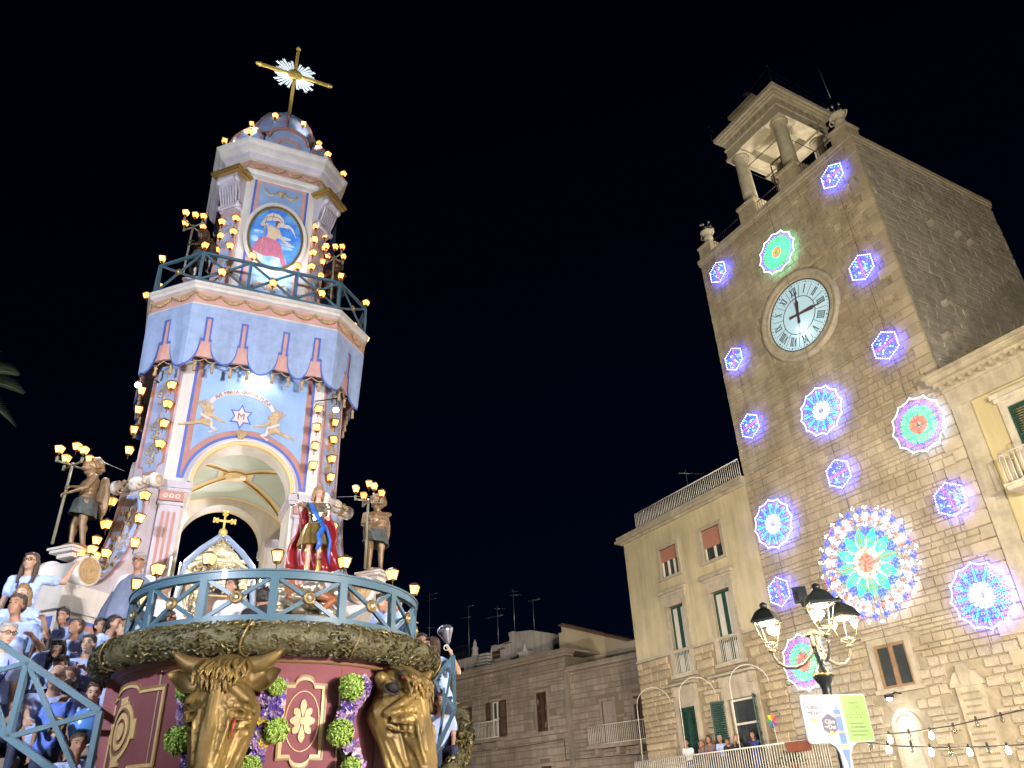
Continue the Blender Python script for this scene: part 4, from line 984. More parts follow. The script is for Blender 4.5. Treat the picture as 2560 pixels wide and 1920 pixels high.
# walls above the arches (front, back, left, right) with barrel soffits
AR = 0.86
for q, (dx, dy) in enumerate(((0, 1), (1, 0), (0, -1), (-1, 0))):
    M = FX @ Matrix.Rotation(-q * pi / 2, 4, 'Z')
    fn = lambda x, y, d: M @ V((x, d, y))
    n = 28
    poly = [(-1.35, 7.2), (-AR, 7.2)] + [(AR * cos(a), 7.2 + AR * sin(a)) for a in [pi - pi * i / n for i in range(1, n)]] + [(AR, 7.2), (1.35, 7.2), (1.35, 10.6), (-1.35, 10.6)]
    mb = MB(); mb.prism(poly, fn, 1.43, 1.85); wl = mb.build('wall', 'cream', flo)
    for r0, r1, d0, d1, m_ in ((AR, 0.92, 1.851, 1.93, 'vault_gold'), (0.92, 0.95, 1.851, 1.95, 'cream'), (0.95, 1.0, 1.851, 1.9, 'lilac')):
        mb = MB(); mb.strip(arc(0, 7.2, r0, 0, pi, 40), arc(0, 7.2, r1, 0, pi, 40), fn, d0, d1, 0, False); mb.build('archivolt', m_, wl)
    if q in (0,):
        def inset(k, n=30):
            sx = 1.15 - k; R_ = 1.03 + k; zt = 10.3 - k
            if False: za = 7.28 + k; th = math.acos(sx / R_) if R_ > sx else math.asin((za - 7.2) / R_)
            if R_ <= sx:
                th = math.asin((7.28 + k - 7.2) / R_); A = [(R_ * cos(a), 7.2 + R_ * sin(a)) for a in [th + (pi - 2 * th) * i / n for i in range(n + 1)]]
                return [(sx, zt), (sx, 7.28 + k)] + A + [(-sx, 7.28 + k), (-sx, zt)]
            th = math.acos(sx / R_); A = [(R_ * cos(a), 7.2 + R_ * sin(a)) for a in [th + (pi - 2 * th) * i / n for i in range(n + 1)]]
            return [(sx, zt)] + A + [(-sx, zt)]
        MU = fup(0, 1.85, 0)
        p1 = plate('panel_border', inset(0), MU, 0.001, 0.008, 'royal', wl); plate('panel_band', inset(0.05), MU, 0.008, 0.013, 'rose', wl)
        pan = plate('painted_panel', inset(0.15), MU, 0.013, 0.018, 'pale_blue', wl)
mb = MB(FX); pzprism(mb, octa2(1.35, 1.84, 1.84), 7.19, 10.6)
# corner chamfers of the shaft
for sa in (-1, 1):
    for sb in (-1, 1):
        mb = MB(FX); pzprism(mb, [(sa * x, sb * y) for x, y in ((1.351, 0.9), (1.85, 0.9), (1.85, 1.35), (1.351, 1.849))], 7.2, 10.6); ch = mb.build('corner_wall', 'lilac', flo)
        if sb > 0 or sa < 0:
            dg = V((sa, sb, 0)).normalized(); yaw = math.atan2(sa, sb)
            M = fup(sa * 1.6, sb * 1.6, 0, math.atan2(sa, sb))
            hw = 0.3; outl = lambda k: [(-hw + k, 10.2), (-hw + k, 7.55 + k * 0.5), (-0.16, 7.5 + k * 0.5), (-0.14 + k * 0.3, 7.36 + k), (0.14 - k * 0.3, 7.36 + k), (0.16, 7.5 + k * 0.5), (hw - k, 7.55 + k * 0.5), (hw - k, 10.2)]
            plate('chamfer_border', outl(0), M, 0.001, 0.008, 'rose', ch); cp = plate('chamfer_panel', outl(0.06), M, 0.008, 0.014, 'cloth_blue', ch)
            mb = MB(M)
            def spiral(cx, cy, r0, turns, sg, a0, d=0.02, rr2=0.014):
                mb.tube([(cx + sg * r0 * (1 - t) * cos(a0 + turns * 2 * pi * t), cy + r0 * (1 - t) * sin(a0 + turns * 2 * pi * t), d) for t in [k / 18 for k in range(18)]], [rr2 * (1 - 0.5 * k / 18) for k in range(18)], 5)
            for z0 in (9.75, 9.05, 8.35, 7.85):
                for sg in (-1, 1):
                    spiral(sg * 0.085, z0, 0.09, 1.4, sg, -pi / 2); spiral(sg * 0.05, z0 - 0.22, 0.06, 1.2, -sg, pi / 2)
                    for q in range(3): mb.ell((sg * (0.03 + 0.05 * q), z0 + 0.12 - 0.05 * q, 0.02), (0.03, 0.045, 0.012), 7, 5)
                mb.ell((0, z0 - 0.1, 0.02), (0.035, 0.06, 0.014), 8, 5); mb.ell((0, z0 + 0.2, 0.02), (0.022, 0.05, 0.012), 8, 5)
            mb.tube([(0, 10.1, 0.018), (0, 7.5, 0.018)], 0.009, 5)
            mb.build('scroll_ornament', 'ochre', cp, kind='stuff')
# --- painted figures on the front panel
MU = fup(0, 1.868, 0)
def uvp(px, py): # photograph measurements turned into panel coordinates
    p = on_plane(px, py, fx(0, 1.868, 0), FLf) - FLT; return p.dot(FLr), p.z
cx0 = -0.2
def ps(x, y): return (cx0 + x, 8.9 + y)
bo = [ps(0.62 * cos(a), -0.16 + 0.42 * sin(a)) for a in [rad(152) - rad(124) * i / 24 for i in range(25)]]; bi = [ps(0.60 * cos(a), -0.21 + 0.40 * sin(a)) for a in [rad(152) - rad(124) * i / 24 for i in range(25)]]
bo = [ps(0.65 * cos(a), -0.2 + 0.535 * sin(a)) for a in [rad(160) - rad(140) * i / 28 for i in range(29)]]; bi = [ps(0.59 * cos(a), -0.2 + 0.425 * sin(a)) for a in [rad(160) - rad(140) * i / 28 for i in range(29)]]
rib = band('ribbon', bo, bi, MU, 0.001, 0.006, 'ribbon', pan, False)
msg = 'AVE MARIA GRATIA PLENA'
for i, c in enumerate(msg):
    if c == ' ': continue
    a = rad(142) - rad(104) * i / (len(msg) - 1); x, y = ps(0.62 * cos(a), -0.2 + 0.48 * sin(a))
    text('letter', c, 0.105, MU @ Matrix.Translation((x, y, 0.0075)) @ Matrix.Rotation(math.atan2(0.48 * cos(a), -0.62 * sin(a)) + pi, 4, 'Z'), 'ink_brown', pan, 0.0012)
star = lambda R_: [ps(R_ * (1 if k % 2 == 0 else 0.56) * sin(pi * k / 6), -0.25 + R_ * 1.15 * (1 if k % 2 == 0 else 0.56) * cos(pi * k / 6)) for k in range(12)]
plate('star_border', star(0.235), MU, 0.001, 0.006, 'royal', pan); plate('star', star(0.185), MU, 0.006, 0.01, 'ribbon', pan)
text('monogram', 'M', 0.19, MU @ Matrix.Translation((*ps(0, -0.25), 0.0115)), 'ink_brown', pan, 0.001)
def putto(x0, y0, sg):
    mb = MB(MU @ Matrix.Translation((*ps(x0, y0), 0.012)) @ Matrix.Diagonal((sg, 1, 0.35, 1)))
    mb.ell((0, 0, 0), (0.095, 0.085, 0.05)); mb.ell((0.06, -0.03, 0.01), (0.075, 0.08, 0.06)); mb.ell((0.0, 0.12, 0), (0.085, 0.1, 0.05)); mb.ell((0.07, 0.24, 0.01), (0.055, 0.062, 0.05))
    mb.capsule((-0.05, -0.02, 0), (-0.22, -0.1, 0), 0.055, 0.035); mb.capsule((-0.22, -0.1, 0), (-0.4, -0.15, 0), 0.036, 0.018); mb.ell((-0.42, -0.16, 0), (0.04, 0.02, 0.02))
    mb.capsule((0.05, 0.16, 0), (0.2, 0.04, 0), 0.038, 0.03); mb.capsule((0.2, 0.04, 0), (0.36, 0.0, 0), 0.03, 0.018)
    mb.capsule((-0.02, -0.06, 0.02), (0.1, -0.1, 0.02), 0.05, 0.03)
    for k in range(5): mb.capsule((-0.02, 0.18, 0), (-0.2 + 0.045 * k, 0.36 + 0.02 * k, 0), 0.024, 0.012)
    for k in range(4): mb.capsule((0.0, 0.2, 0.01), (0.0 - 0.03 * k + 0.05, 0.36 + 0.01 * k, 0.01), 0.022, 0.012)
    mb.build('painted_cherub', 'flesh_paint', pan)
    mb = MB(MU @ Matrix.Translation((*ps(x0, y0), 0.02)) @ Matrix.Diagonal((sg, 1, 1, 1)))
    mb.strip([(-0.12, 0.14), (0.0, 0.08), (0.12, 0.02), (0.14, -0.12), (0.24, -0.17), (0.1, -0.27)], [(-0.11, 0.08), (0.0, 0.03), (0.08, -0.04), (0.1, -0.16), (0.18, -0.2), (0.06, -0.24)], lambda x, y, d: V((x, y, d)), 0, 0.012, 0, False)
    mb.build('sash', 'ribbon', pan)
putto(-0.62, -0.42, 1); putto(0.62, -0.42, -1)
mb = MB(MU @ Matrix.Translation((cx0 + 0.05, 8.22, 0.0))); 
for k in range(9):
    a = rad(-60 + 15 * k); mb.capsule((0.03 * sin(a), -0.05, 0.02), (0.11 * sin(a), 0.1 * cos(a) + 0.04, 0.03), 0.02, 0.012)
mb.ell((0, 0, 0.03), (0.05, 0.09, 0.03)); mb.ell((-0.06, -0.12, 0.02), (0.035, 0.03, 0.03)); mb.ell((0.06, -0.12, 0.02), (0.035, 0.03, 0.03)); mb.ell((0, -0.13, 0.02), (0.03, 0.04, 0.03)); mb.build('keystone_shell', 'ochre', wl)

# --- scroll buttresses at the corners
for sa, sb in ((-1, 1), (1, 1), (-1, -1), (1, -1)):
    yaw = math.atan2(sa, sb); B = FX @ frame(V((0, 0, 0)), V((sa, sb, 0)).normalized(), V((-sb, sa, 0)).normalized() * 1)   # x outward along the diagonal, y sideways
    prof = [(2.2, 3.3), (3.75, 3.3), (3.75, 4.95), (3.4, 5.0)] + [(2.46 + 0.95 * (1 - sin(a)), 5.05 + 1.9 * (1 - cos(a)) * 0.98) for a in [rad(10) + rad(80) * i / 14 for i in range(15)]] + [(2.46, 7.0), (2.2, 7.0)]
    mb = MB(); mb.prism(prof, lambda x, y, d: B @ V((x, d, y)), -0.36, 0.36); bt = mb.build('buttress', 'lilac', flo)
    cv = [(2.462 + 0.95 * (1 - sin(a)), 5.05 + 1.9 * (1 - cos(a)) * 0.98) for a in [rad(12) + rad(78) * i / 20 for i in range(21)]]
    for hw, off, m_, i0, i1 in ((0.30, 0.012, 'rose', 0, 21), (0.255, 0.02, 'cloth_blue', 0, 21)):
        mb = MB(); vs = []; P = cv[i0:i1]
        for k, (x, z) in enumerate(P):
            t0, t1 = P[max(k - 1, 0)], P[min(k + 1, len(P) - 1)]; tx, tz = t1[0] - t0[0], t1[1] - t0[1]; L = math.hypot(tx, tz) or 1; nx, nz = tz / L, -tx / L
            if nx < 0: nx, nz = -nx, -nz
            w2 = hw * (1 if k < len(P) - 4 else (1 - ((k - len(P) + 4) / 4) ** 2 * 0.6))
            vs += [B @ V((x + nx * off, -w2, z + nz * off)), B @ V((x + nx * off, w2, z + nz * off))]
        mb.add(vs, [(2 * k, 2 * k + 1, 2 * k + 3, 2 * k + 2) for k in range(len(P) - 1)], 0, True); pn = mb.build('buttress_panel', m_, bt)
    mb = MB()
    def cvp(k, y, off=0.03):
        k = max(0.0, min(19.999, k)); i = int(k); f_ = k - i; x, z = cv[i][0] + (cv[i + 1][0] - cv[i][0]) * f_, cv[i][1] + (cv[i + 1][1] - cv[i][1]) * f_; tx, tz = cv[i + 1][0] - cv[i][0], cv[i + 1][1] - cv[i][1]; L = math.hypot(tx, tz); nx, nz = abs(tz) / L, abs(tx) / L
        return B @ V((x + nx * off, y, z + nz * off))
    mb.tube([cvp(k, 0) for k in range(2, 20)], 0.009, 5)
    for k0 in (4, 8, 12, 16):
        for sg in (-1, 1):
            for a0_, r0_ in ((0.0, 0.11), (pi, 0.07)):
                mb.tube([cvp(k0 + (1.5 if a0_ else -0.5) + 9 * r0_ * (1 - t) * sin(a0_ + 8.5 * t), sg * (0.12 + r0_ * (1 - t) * cos(a0_ + 8.5 * t))) for t in [q / 16 for q in range(17)]], [0.013 * (1 - 0.5 * q / 17) for q in range(17)], 5)
        mb.ell(cvp(k0 + 1, 0), (0.035, 0.035, 0.06), 8, 6)
    mb.build('arabesque', 'ochre', bt, kind='stuff')
    # top roll
    mb = MB(); e0, e1 = B @ V((2.5, -0.5, 7.1)), B @ V((2.5, 0.5, 7.1))
    mb.tube([e0.lerp(e1, t) for t in (0, 0.04, 0.1, 0.14, 0.4, 0.45, 0.55, 0.6, 0.86, 0.9, 0.96, 1)], [0.10, 0.13, 0.13, 0.1, 0.105, 0.125, 0.125, 0.105, 0.1, 0.13, 0.13, 0.10], 18); roll = mb.build('roll', 'cream', bt)
    for e, sg in ((e0, -1), (e1, 1)):
        rosette(e, (e1 - e0).normalized() * sg, 0.085, bt, 'drum_gold')
    mb = MB()
    for k in range(26):
        t = gr.uniform(0.15, 0.85); a = gr.uniform(0, 2 * pi); p = e0.lerp(e1, t); ax_ = (e1 - e0).normalized(); o = ax_.orthogonal().normalized(); o2 = ax_.cross(o)
        mb.ell(p + (o * cos(a) + o2 * sin(a)) * 0.105, (0.035, 0.03, 0.03), 6, 4)
    mb.build('roll_leaves', 'drum_gold', roll, kind='stuff')
    # big volute drum that carries the cherub
    e0, e1 = B @ V((3.42, -0.42, 5.27)), B @ V((3.42, 0.42, 5.27)); ax_ = (e1 - e0).normalized()
    mb = MB(); mb.tube([e0.lerp(e1, t) for t in (0, 0.02, 0.14, 0.16, 0.5, 0.84, 0.86, 0.98, 1)], [0.22, 0.245, 0.245, 0.2, 0.17, 0.2, 0.245, 0.245, 0.22], 32); vo = mb.build('volute', 'cream', bt)
    for e, sg in ((e0, -1), (e1, 1)):
        q = (ax_ * sg).to_track_quat('Z', 'Y').to_matrix().to_4x4(); mb = MB(); mb.lathe([(0.2, 0.0), (0.185, 0.015), (0.17, 0.0), (0.14, 0.0), (0.13, 0.018), (0.115, 0.0), (0.085, 0.0), (0.075, 0.02), (0.06, 0.004), (0.03, 0.02), (0.001, 0.022)], 28, cap=False)
        link('volute_rings', mb.mesh('volute_rings', 'ochre'), bt, Matrix.Translation(e + ax_ * sg * 0.002) @ q)
    mb = MB(B @ Matrix.Translation((3.42, 0, 0))); mb.box((0, 0, 5.535), (0.3, 0.3, 0.07)); mb.box((0, 0, 5.59), (0.46, 0.46, 0.05)); mb.box((0, 0, 5.63), (0.52, 0.52, 0.035)); mb.build('plinth', 'cream', bt)
    mb = MB(B); mb.box6(2.9, 3.82, -0.45, 0.45, 3.3, 4.6); mb.box6(2.85, 3.9, -0.5, 0.5, 4.6, 4.68); mb.box6(2.88, 3.86, -0.48, 0.48, 4.68, 5.0); mb.build('pedestal', 'cream', bt)
    for M in (B @ frame(V((3.82, 0, 0)), V((0, 1, 0)), V((0, 0, 1)), V((1, 0, 0))), B @ frame(V((3.36, -0.45, 0)), V((1, 0, 0)), V((0, 0, 1)), V((0, -1, 0))), B @ frame(V((3.36, 0.45, 0)), V((1, 0, 0)), V((0, 0, 1)), V((0, 1, 0)))):
        rect = lambda k: [(-0.38 + k, 3.4), (0.38 - k, 3.4), (0.38 - k, 4.52 - k), (-0.38 + k, 4.52 - k)]
        plate('pedestal_border', rect(0), M, 0.001, 0.006, 'royal', bt); plate('pedestal_band', rect(0.05), M, 0.006, 0.01, 'rose', bt); plate('pedestal_panel', rect(0.14), M, 0.01, 0.014, 'pale_blue', bt)

# --- canopy valance
GH, GR_, GK = 1.42, 2.27, 2.17
def perim(h, R_, k):
    P = octa2(h, R_, k); return [(P[6]), (P[7]), (P[0]), (P[1])]  # left chamfer end .. right chamfer end
def ring_pts(R0):    # whole octagon as perimeter parameter
    return octa2(GH, GR_, GK)
OC = [(-x, y) for x, y in octa2(GH, GR_, GK)]   # start front-left, clockwise seen from above
OC = [OC[0], *reversed(OC[1:])]                 # front-left, front-right, ...
seg = [math.dist(OC[i], OC[(i + 1) % 8]) for i in range(8)]
def pp(s, z, d=0.0):
    s %= sum(seg); i = 0
    while s > seg[i] + 1e-9: s -= seg[i]; i += 1
    t = s / seg[i]; fl_ = 1 - (10.75 - z) * 0.02
    d += (0.03 * sin(s * 5.1 + i) + 0.018 * sin(s * 13 + 2 * i)) * min(1, max(0, (10.7 - z))) * min(1, 6 * t, 6 * (1 - t))
    Q = [(-x, y) for x, y in octa2(GH + d * 0.41, GR_ + d, GK + d)]; Q = [Q[0], *reversed(Q[1:])]; (x0, y0), (x1, y1) = Q[i], Q[(i + 1) % 8]
    return fx((x0 + (x1 - x0) * t) * fl_, (y0 + (y1 - y0) * t) * fl_, z)
tot = sum(seg); front = seg[0]
slots = []
c0 = 0
for i in range(8):
    L = seg[i]
    if L > 2: slots += [c0 + L * t for t in (0.126, 0.36, 0.645, 0.864)]
    else: slots += [c0 + L * 0.5]
    c0 += L
corners = [sum(seg[:i]) for i in range(8)]
def valance(off, kin, m, name, drop, parent):
    mb = MB()
    for i in range(len(slots)):
        s0, s1 = slots[i], slots[(i + 1) % len(slots)] + (tot if i == len(slots) - 1 else 0); mid, half = (s0 + s1) / 2, (s1 - s0) / 2
        zb = 9.5 - 0.12 * (half > 0.4) + kin + 0.03 * sin(i * 2.3); N = 36
        ss = sorted({s0 + (s1 - s0) * k / N for k in range(N + 1)} | {c for c in corners + [c + tot for c in corners] if s0 < c < s1} | {mid + sg * half * e for sg in (-1, 1) for e in (0.75 - kin, 0.7505 - kin, 1 - (0.035 + kin) / half, 1.0005 - (0.035 + kin) / half)})
        def low(s):
            t = abs(s - mid) / half
            if t < 0.7503 - kin: return zb + (9.9 + kin - zb) * (1 - math.sqrt(max(0, 1 - (t / (0.7503 - kin)) ** 2)))
            if t < 1.0003 - (0.035 + kin) / half: return 9.95 + kin * 1.6
            return 10.46 + kin
        for a, b in zip(ss[:-1], ss[1:]):
            la, lb = low(a + 1e-6), low(b - 1e-6)
            zs = [0, 0.33, 0.66, 1]; vs = [pp(c, l_ + (10.75 - l_) * t_, off) for t_ in zs for c, l_ in ((a + 1e-6, la), (b - 1e-6, lb))]; mb.add(vs, [(2 * j, 2 * j + 1, 2 * j + 3, 2 * j + 2) for j in range(3)], 0, True)
    return mb.build(name, m, parent)
mb = MB()
N = 160
ss = sorted({tot * k / N for k in range(N + 1)} | set(corners))
for a, b in zip(ss[:-1], ss[1:]):
    q = [pp(a, 9.62), pp(b - 1e-6, 9.62), pp(b - 1e-6, 10.75), pp(a, 10.75)]; q2 = [pp(a, 9.62, -0.05), pp(b - 1e-6, 9.62, -0.05), pp(b - 1e-6, 10.75, -0.05), pp(a, 10.75, -0.05)]
    mb.add(q + q2, [(0, 1, 2, 3), (7, 6, 5, 4), (0, 4, 5, 1)])
val = mb.build('valance', 'rose_pale', flo)
valance(0.015, 0.0, 'royal', 'valance_border', 0, val); valance(0.026, 0.035, 'cloth_blue', 'valance_lobes', 0, val)
mb = MB(FX); pzprism(mb, octa2(1.4, 2.2, 2.15), 10.3, 10.74); mb.build('canopy_soffit', 'cream', flo)
tm = MB(); tm.lathe([(0.008, 0.05), (0.012, 0.03), (0.03, 0.02), (0.034, -0.01), (0.022, -0.03), (0.036, -0.14), (0.03, -0.16), (0.001, -0.16)], 10); tme = tm.mesh('tassel', 'ochre')
for i, s_ in enumerate(slots):
    for d in (-0.16, 0.17):
        link('tassel', tme, val, Matrix.Translation(pp(s_ + d, 9.47, -0.03)))
mb = MB()
for i in range(len(slots)):
    s_ = slots[i]; mb.tube([pp(s_ - 0.3 + 0.6 * t / 8, 9.6 - 0.08 * sin(pi * ((t * 2) % 8) / 8), -0.03) for t in range(9)], 0.012, 5)
mb.build('fringe_cord', 'ochre', val)

# --- gallery cornice, swags, railing
mb = MB(FX); moulding(mb, GH, GR_, GK, [(-0.5, 10.74), (0.0, 10.74), (0.02, 10.78), (-0.02, 10.8), (-0.02, 11.1), (0.04, 11.12), (0.06, 11.17), (0.1, 11.19), (0.1, 11.25), (-0.3, 11.26)]); corn = mb.build('gallery_cornice', 'cream', flo)
mb = MB(FX); moulding(mb, GH - 0.01, GR_ - 0.012, GK - 0.012, [(0.0, 10.82), (0.004, 11.085), (-0.1, 11.085), (-0.1, 10.82), (0.0, 10.82)]); mb.build('gallery_frieze', 'rose_pale', corn)
def swags(par, h, R_, k, z, sz, m='ochre', off=0.02, faces=range(8)):
    P = octa2(h, R_, k); 
    for i in faces:
        (x0, y0), (x1, y1) = P[i], P[(i + 1) % 8]; L = math.dist((x0, y0), (x1, y1)); n = max(1, round(L / sz)); nx, ny = (y1 - y0) / L, -(x1 - x0) / L
        if nx * x0 + ny * y0 < 0: nx, ny = -nx, -ny
        for q in range(n):
            mb = MB(FX)
            for t in [j / 10 for j in range(11)]:
                u = (q + t) / n; x, y = x0 + (x1 - x0) * u + nx * off, y0 + (y1 - y0) * u + ny * off; dz = -0.1 * sin(pi * t); rr_ = 0.018 + 0.024 * sin(pi * t)
                mb.ell((x, y, z + dz), (rr_ * 1.3, rr_ * 1.3, rr_), 6, 4)
                mb.ell((x, y, z + dz - rr_ * 0.7), (rr_, rr_, rr_ * 0.7), 5, 4)
            x, y = x0 + (x1 - x0) * q / n + nx * off, y0 + (y1 - y0) * q / n + ny * off; mb.ell((x, y, z + 0.01), 0.035, 7, 5)
            mb.build('swag', m, par)
swags(corn, GH, GR_, GK, 11.02, 0.48, faces=(7, 0, 1, 6, 5))
GP = octa2(GH - 0.02, GR_ + 0.02, GK)
gz0, gz1 = 11.32, 12.0
gal = None
mb = MB()
for i in range(8):
    p, q = fx(*GP[i], 0), fx(*GP[(i + 1) % 8], 0); out = ((p + q) / 2 - FLT); out.z = 0; out.normalize()
    strut(mb, p + V((0, 0, gz1)), q + V((0, 0, gz1)), 0.055, 0.05, out)
gal = mb.build('gallery_railing', 'rail_blue', flo)
for i in range(8):
    p, q = fx(*GP[i], 0), fx(*GP[(i + 1) % 8], 0); out = ((p + q) / 2 - FLT); out.z = 0; out.normalize(); L = (q - p).length; n = 3 if L > 2 else 1
    mb = MB(); strut(mb, p + V((0, 0, gz0)), q + V((0, 0, gz0)), 0.05, 0.045, out); mb.build('bottom_rail', 'rail_blue', gal)
    for k in range(n):
        A, B_ = p.lerp(q, k / n), p.lerp(q, (k + 1) / n)
        mb = MB(); strut(mb, A + V((0, 0, 11.25)), A + V((0, 0, gz1)), 0.06, 0.055, out); mb.build('post', 'rail_blue', gal)
        for z0, z1, d in ((gz0, gz1, 0.03), (gz1, gz0, 0.026)):
            mb = MB(); strut(mb, A + V((0, 0, z0)), B_ + V((0, 0, z1)), 0.045, d, out); mb.build('brace', 'rail_blue', gal)
        rosette(A.lerp(B_, 0.5) + V((0, 0, (gz0 + gz1) / 2)) + out * 0.03, out, 0.075, gal)

# --- upper tower
h2, R2, k2 = 0.78, 1.5, 1.2
mb = MB(FX); pzprism(mb, octa2(h2, R2, k2), 11.2, 15.2); up = mb.build('upper_shaft', 'cream', flo)
mb = MB(FX); moulding(mb, h2, R2, k2, [(0, 11.2), (0.14, 11.2), (0.14, 11.45), (0.06, 11.52), (0, 11.55)]); mb.build('upper_base', 'lilac', up)
for q, (dx, dy) in enumerate(((0, 1), (1, 0), (0, -1), (-1, 0))):
    if q == 2: continue
    M = fup(0, 0, 0, q * pi / 2) @ Matrix.Translation((0, 0, R2))
    z0, z1, hw = 11.62, 15.1, 0.62
    plate('panel_border', [(-hw, z0), (hw, z0), (hw, z1), (-hw, z1)], M, 0.001, 0.006, 'royal', up)
    plate('panel_band', [(-hw + 0.05, z0 + 0.05), (hw - 0.05, z0 + 0.05), (hw - 0.05, z1 - 0.05), (-hw + 0.05, z1 - 0.05)], M, 0.006, 0.01, 'rose_pale', up)
    pn = plate('painted_panel', [(-hw + 0.14, z0 + 0.14), (hw - 0.14, z0 + 0.14), (hw - 0.14, z1 - 0.14), (-hw + 0.14, z1 - 0.14)], M, 0.01, 0.014, 'pale_blue', up)
    E = lambda rx, ry, n=56: [(rx * cos(2 * pi * i / n), 13.4 + ry * sin(2 * pi * i / n)) for i in range(n)]
    band('medallion_rim', E(0.7, 1.03), E(0.60, 0.9), M, 0.014, 0.06, 'cream', up); md = plate('medallion', E(0.61, 0.91), M, 0.014, 0.02, 'sky_paint', up)
    band('medallion_ring', E(0.615, 0.92), E(0.57, 0.86), M, 0.021, 0.075, 'gilt', md)
    mb = MB(M @ Matrix.Translation((0, 0, 0.02)))
    for (zz, sg2) in ((14.72, 1), (12.05, -1)):
        for sg in (-1, 1):
            mb.tube([(sg * (0.06 + 0.3 * t), zz + sg2 * (0.1 - 0.16 * sin(pi * t * 0.9)), 0) for t in [k / 10 for k in range(11)]], [0.02 + 0.014 * sin(pi * k / 10) for k in range(11)], 5)
            mb.tube([(sg * (0.36 + 0.05 * (1 - t) * cos(6 * t)), zz + sg2 * (0.08 + 0.05 * (1 - t) * sin(6 * t)), 0) for t in [k / 10 for k in range(11)]], 0.013, 5)
        mb.ell((0, zz, 0.01), (0.05, 0.09, 0.02), 8, 6); mb.ell((0, zz + 0.06 * sg2, 0.01), (0.07, 0.04, 0.02), 8, 6)
    mb.build('scroll_ornament', 'ochre', up, kind='stuff')
    if q == 0:
        P3 = lambda d0: (lambda x, y, d: M @ V((x, 13.4 + y, d)))
        def paint(name, poly, d, m_): plate(name, [(x * 0.59 / 1.0, 13.4 + y * 0.9) for x, y in poly], M, 0.02, 0.02 + d, m_, md)
        # measured on the photograph inside the oval, unit radius
        cl = [(-0.86, -0.42), (-0.6, -0.36), (-0.42, -0.46), (-0.1, -0.42), (0.15, -0.5), (0.45, -0.56), (0.55, -0.72), (0.7, -0.6), (0.76, -0.62)] + [(0.98 * cos(a), 0.98 * sin(a)) for a in [rad(-42) - rad(108) * k / 16 for k in range(17)]]
        paint('painted_clouds', cl, 0.003, 'cloud_paint')
        for cxx, cyy, rx, ry in ((0.4, -0.22, 0.3, 0.05), (0.5, -0.12, 0.26, 0.035), (-0.75, -0.12, 0.14, 0.1), (-0.62, 0.12, 0.2, 0.05), (0.3, 0.08, 0.3, 0.05)):
            paint('painted_cloud', [(cxx + rx * cos(2 * pi * i / 18), cyy + ry * sin(2 * pi * i / 18)) for i in range(18)], 0.002, 'cloud_paint')
        paint('painted_robe', [(-0.47, -0.02), (-0.3, 0.03), (0.0, -0.02), (0.22, -0.12), (0.3, -0.3), (0.42, -0.55), (0.58, -0.83), (0.5, -0.88), (0.32, -0.74), (0.25, -0.58), (0.0, -0.55), (-0.25, -0.6), (-0.55, -0.56), (-0.84, -0.47), (-0.72, -0.3), (-0.6, -0.12)], 0.005, 'robe_paint')
        paint('painted_torso', [(-0.36, 0.38), (-0.2, 0.42), (-0.08, 0.36), (0.08, 0.32), (0.14, 0.16), (0.04, 0.0), (0.02, -0.04), (-0.34, 0.0), (-0.3, 0.14)], 0.006, 'skin_paint')
        paint('painted_arm', [(-0.36, 0.38), (-0.56, 0.32), (-0.62, 0.36), (-0.5, 0.56), (-0.46, 0.62), (-0.4, 0.58), (-0.48, 0.42), (-0.3, 0.44)], 0.0065, 'skin_paint')
        paint('painted_arm', [(0.1, 0.32), (0.24, 0.12), (0.34, 0.03), (0.6, -0.06), (0.66, -0.1), (0.6, -0.13), (0.3, -0.04), (0.14, 0.08), (0.04, 0.18)], 0.0065, 'skin_paint')
        paint('painted_head', [(0.05 + 0.085 * cos(2 * pi * i / 16), 0.46 + 0.1 * sin(2 * pi * i / 16)) for i in range(16)], 0.007, 'skin_paint')
        paint('painted_hair', [(-0.06, 0.42), (-0.06, 0.56), (0.04, 0.6), (0.12, 0.55), (0.04, 0.52), (0.0, 0.4)], 0.0085, 'ink_brown')
        paint('painted_leg', [(0.46, -0.76), (0.6, -0.82), (0.66, -0.9), (0.58, -0.92)], 0.0075, 'skin_paint')
        paint('painted_staff', [(-0.44, 0.7), (-0.41, 0.7), (-0.46, -0.58), (-0.49, -0.58)], 0.009, 'ochre')
        fl_ = [(-0.4, 0.72), (-0.2, 0.82), (0.05, 0.8), (0.22, 0.68), (0.26, 0.52), (0.2, 0.4), (0.1, 0.42), (0.14, 0.56), (0.0, 0.6), (-0.22, 0.56), (-0.4, 0.52)]
        paint('painted_flag', fl_, 0.0078, 'flag_paint'); paint('painted_flag_cross', [(-0.4, 0.64), (-0.2, 0.71), (0.04, 0.7), (0.2, 0.58), (0.19, 0.55), (0.03, 0.67), (-0.2, 0.68), (-0.4, 0.61)], 0.0092, 'rose'); paint('painted_flag_cross', [(-0.18, 0.82), (-0.15, 0.825), (-0.19, 0.56), (-0.22, 0.56)], 0.0094, 'rose')
        paint('painted_ribbon', [(0.24, 0.52), (0.45, 0.54), (0.62, 0.44), (0.78, 0.14), (0.66, 0.3), (0.5, 0.44), (0.3, 0.42), (0.18, 0.42)], 0.0075, 'flag_paint')
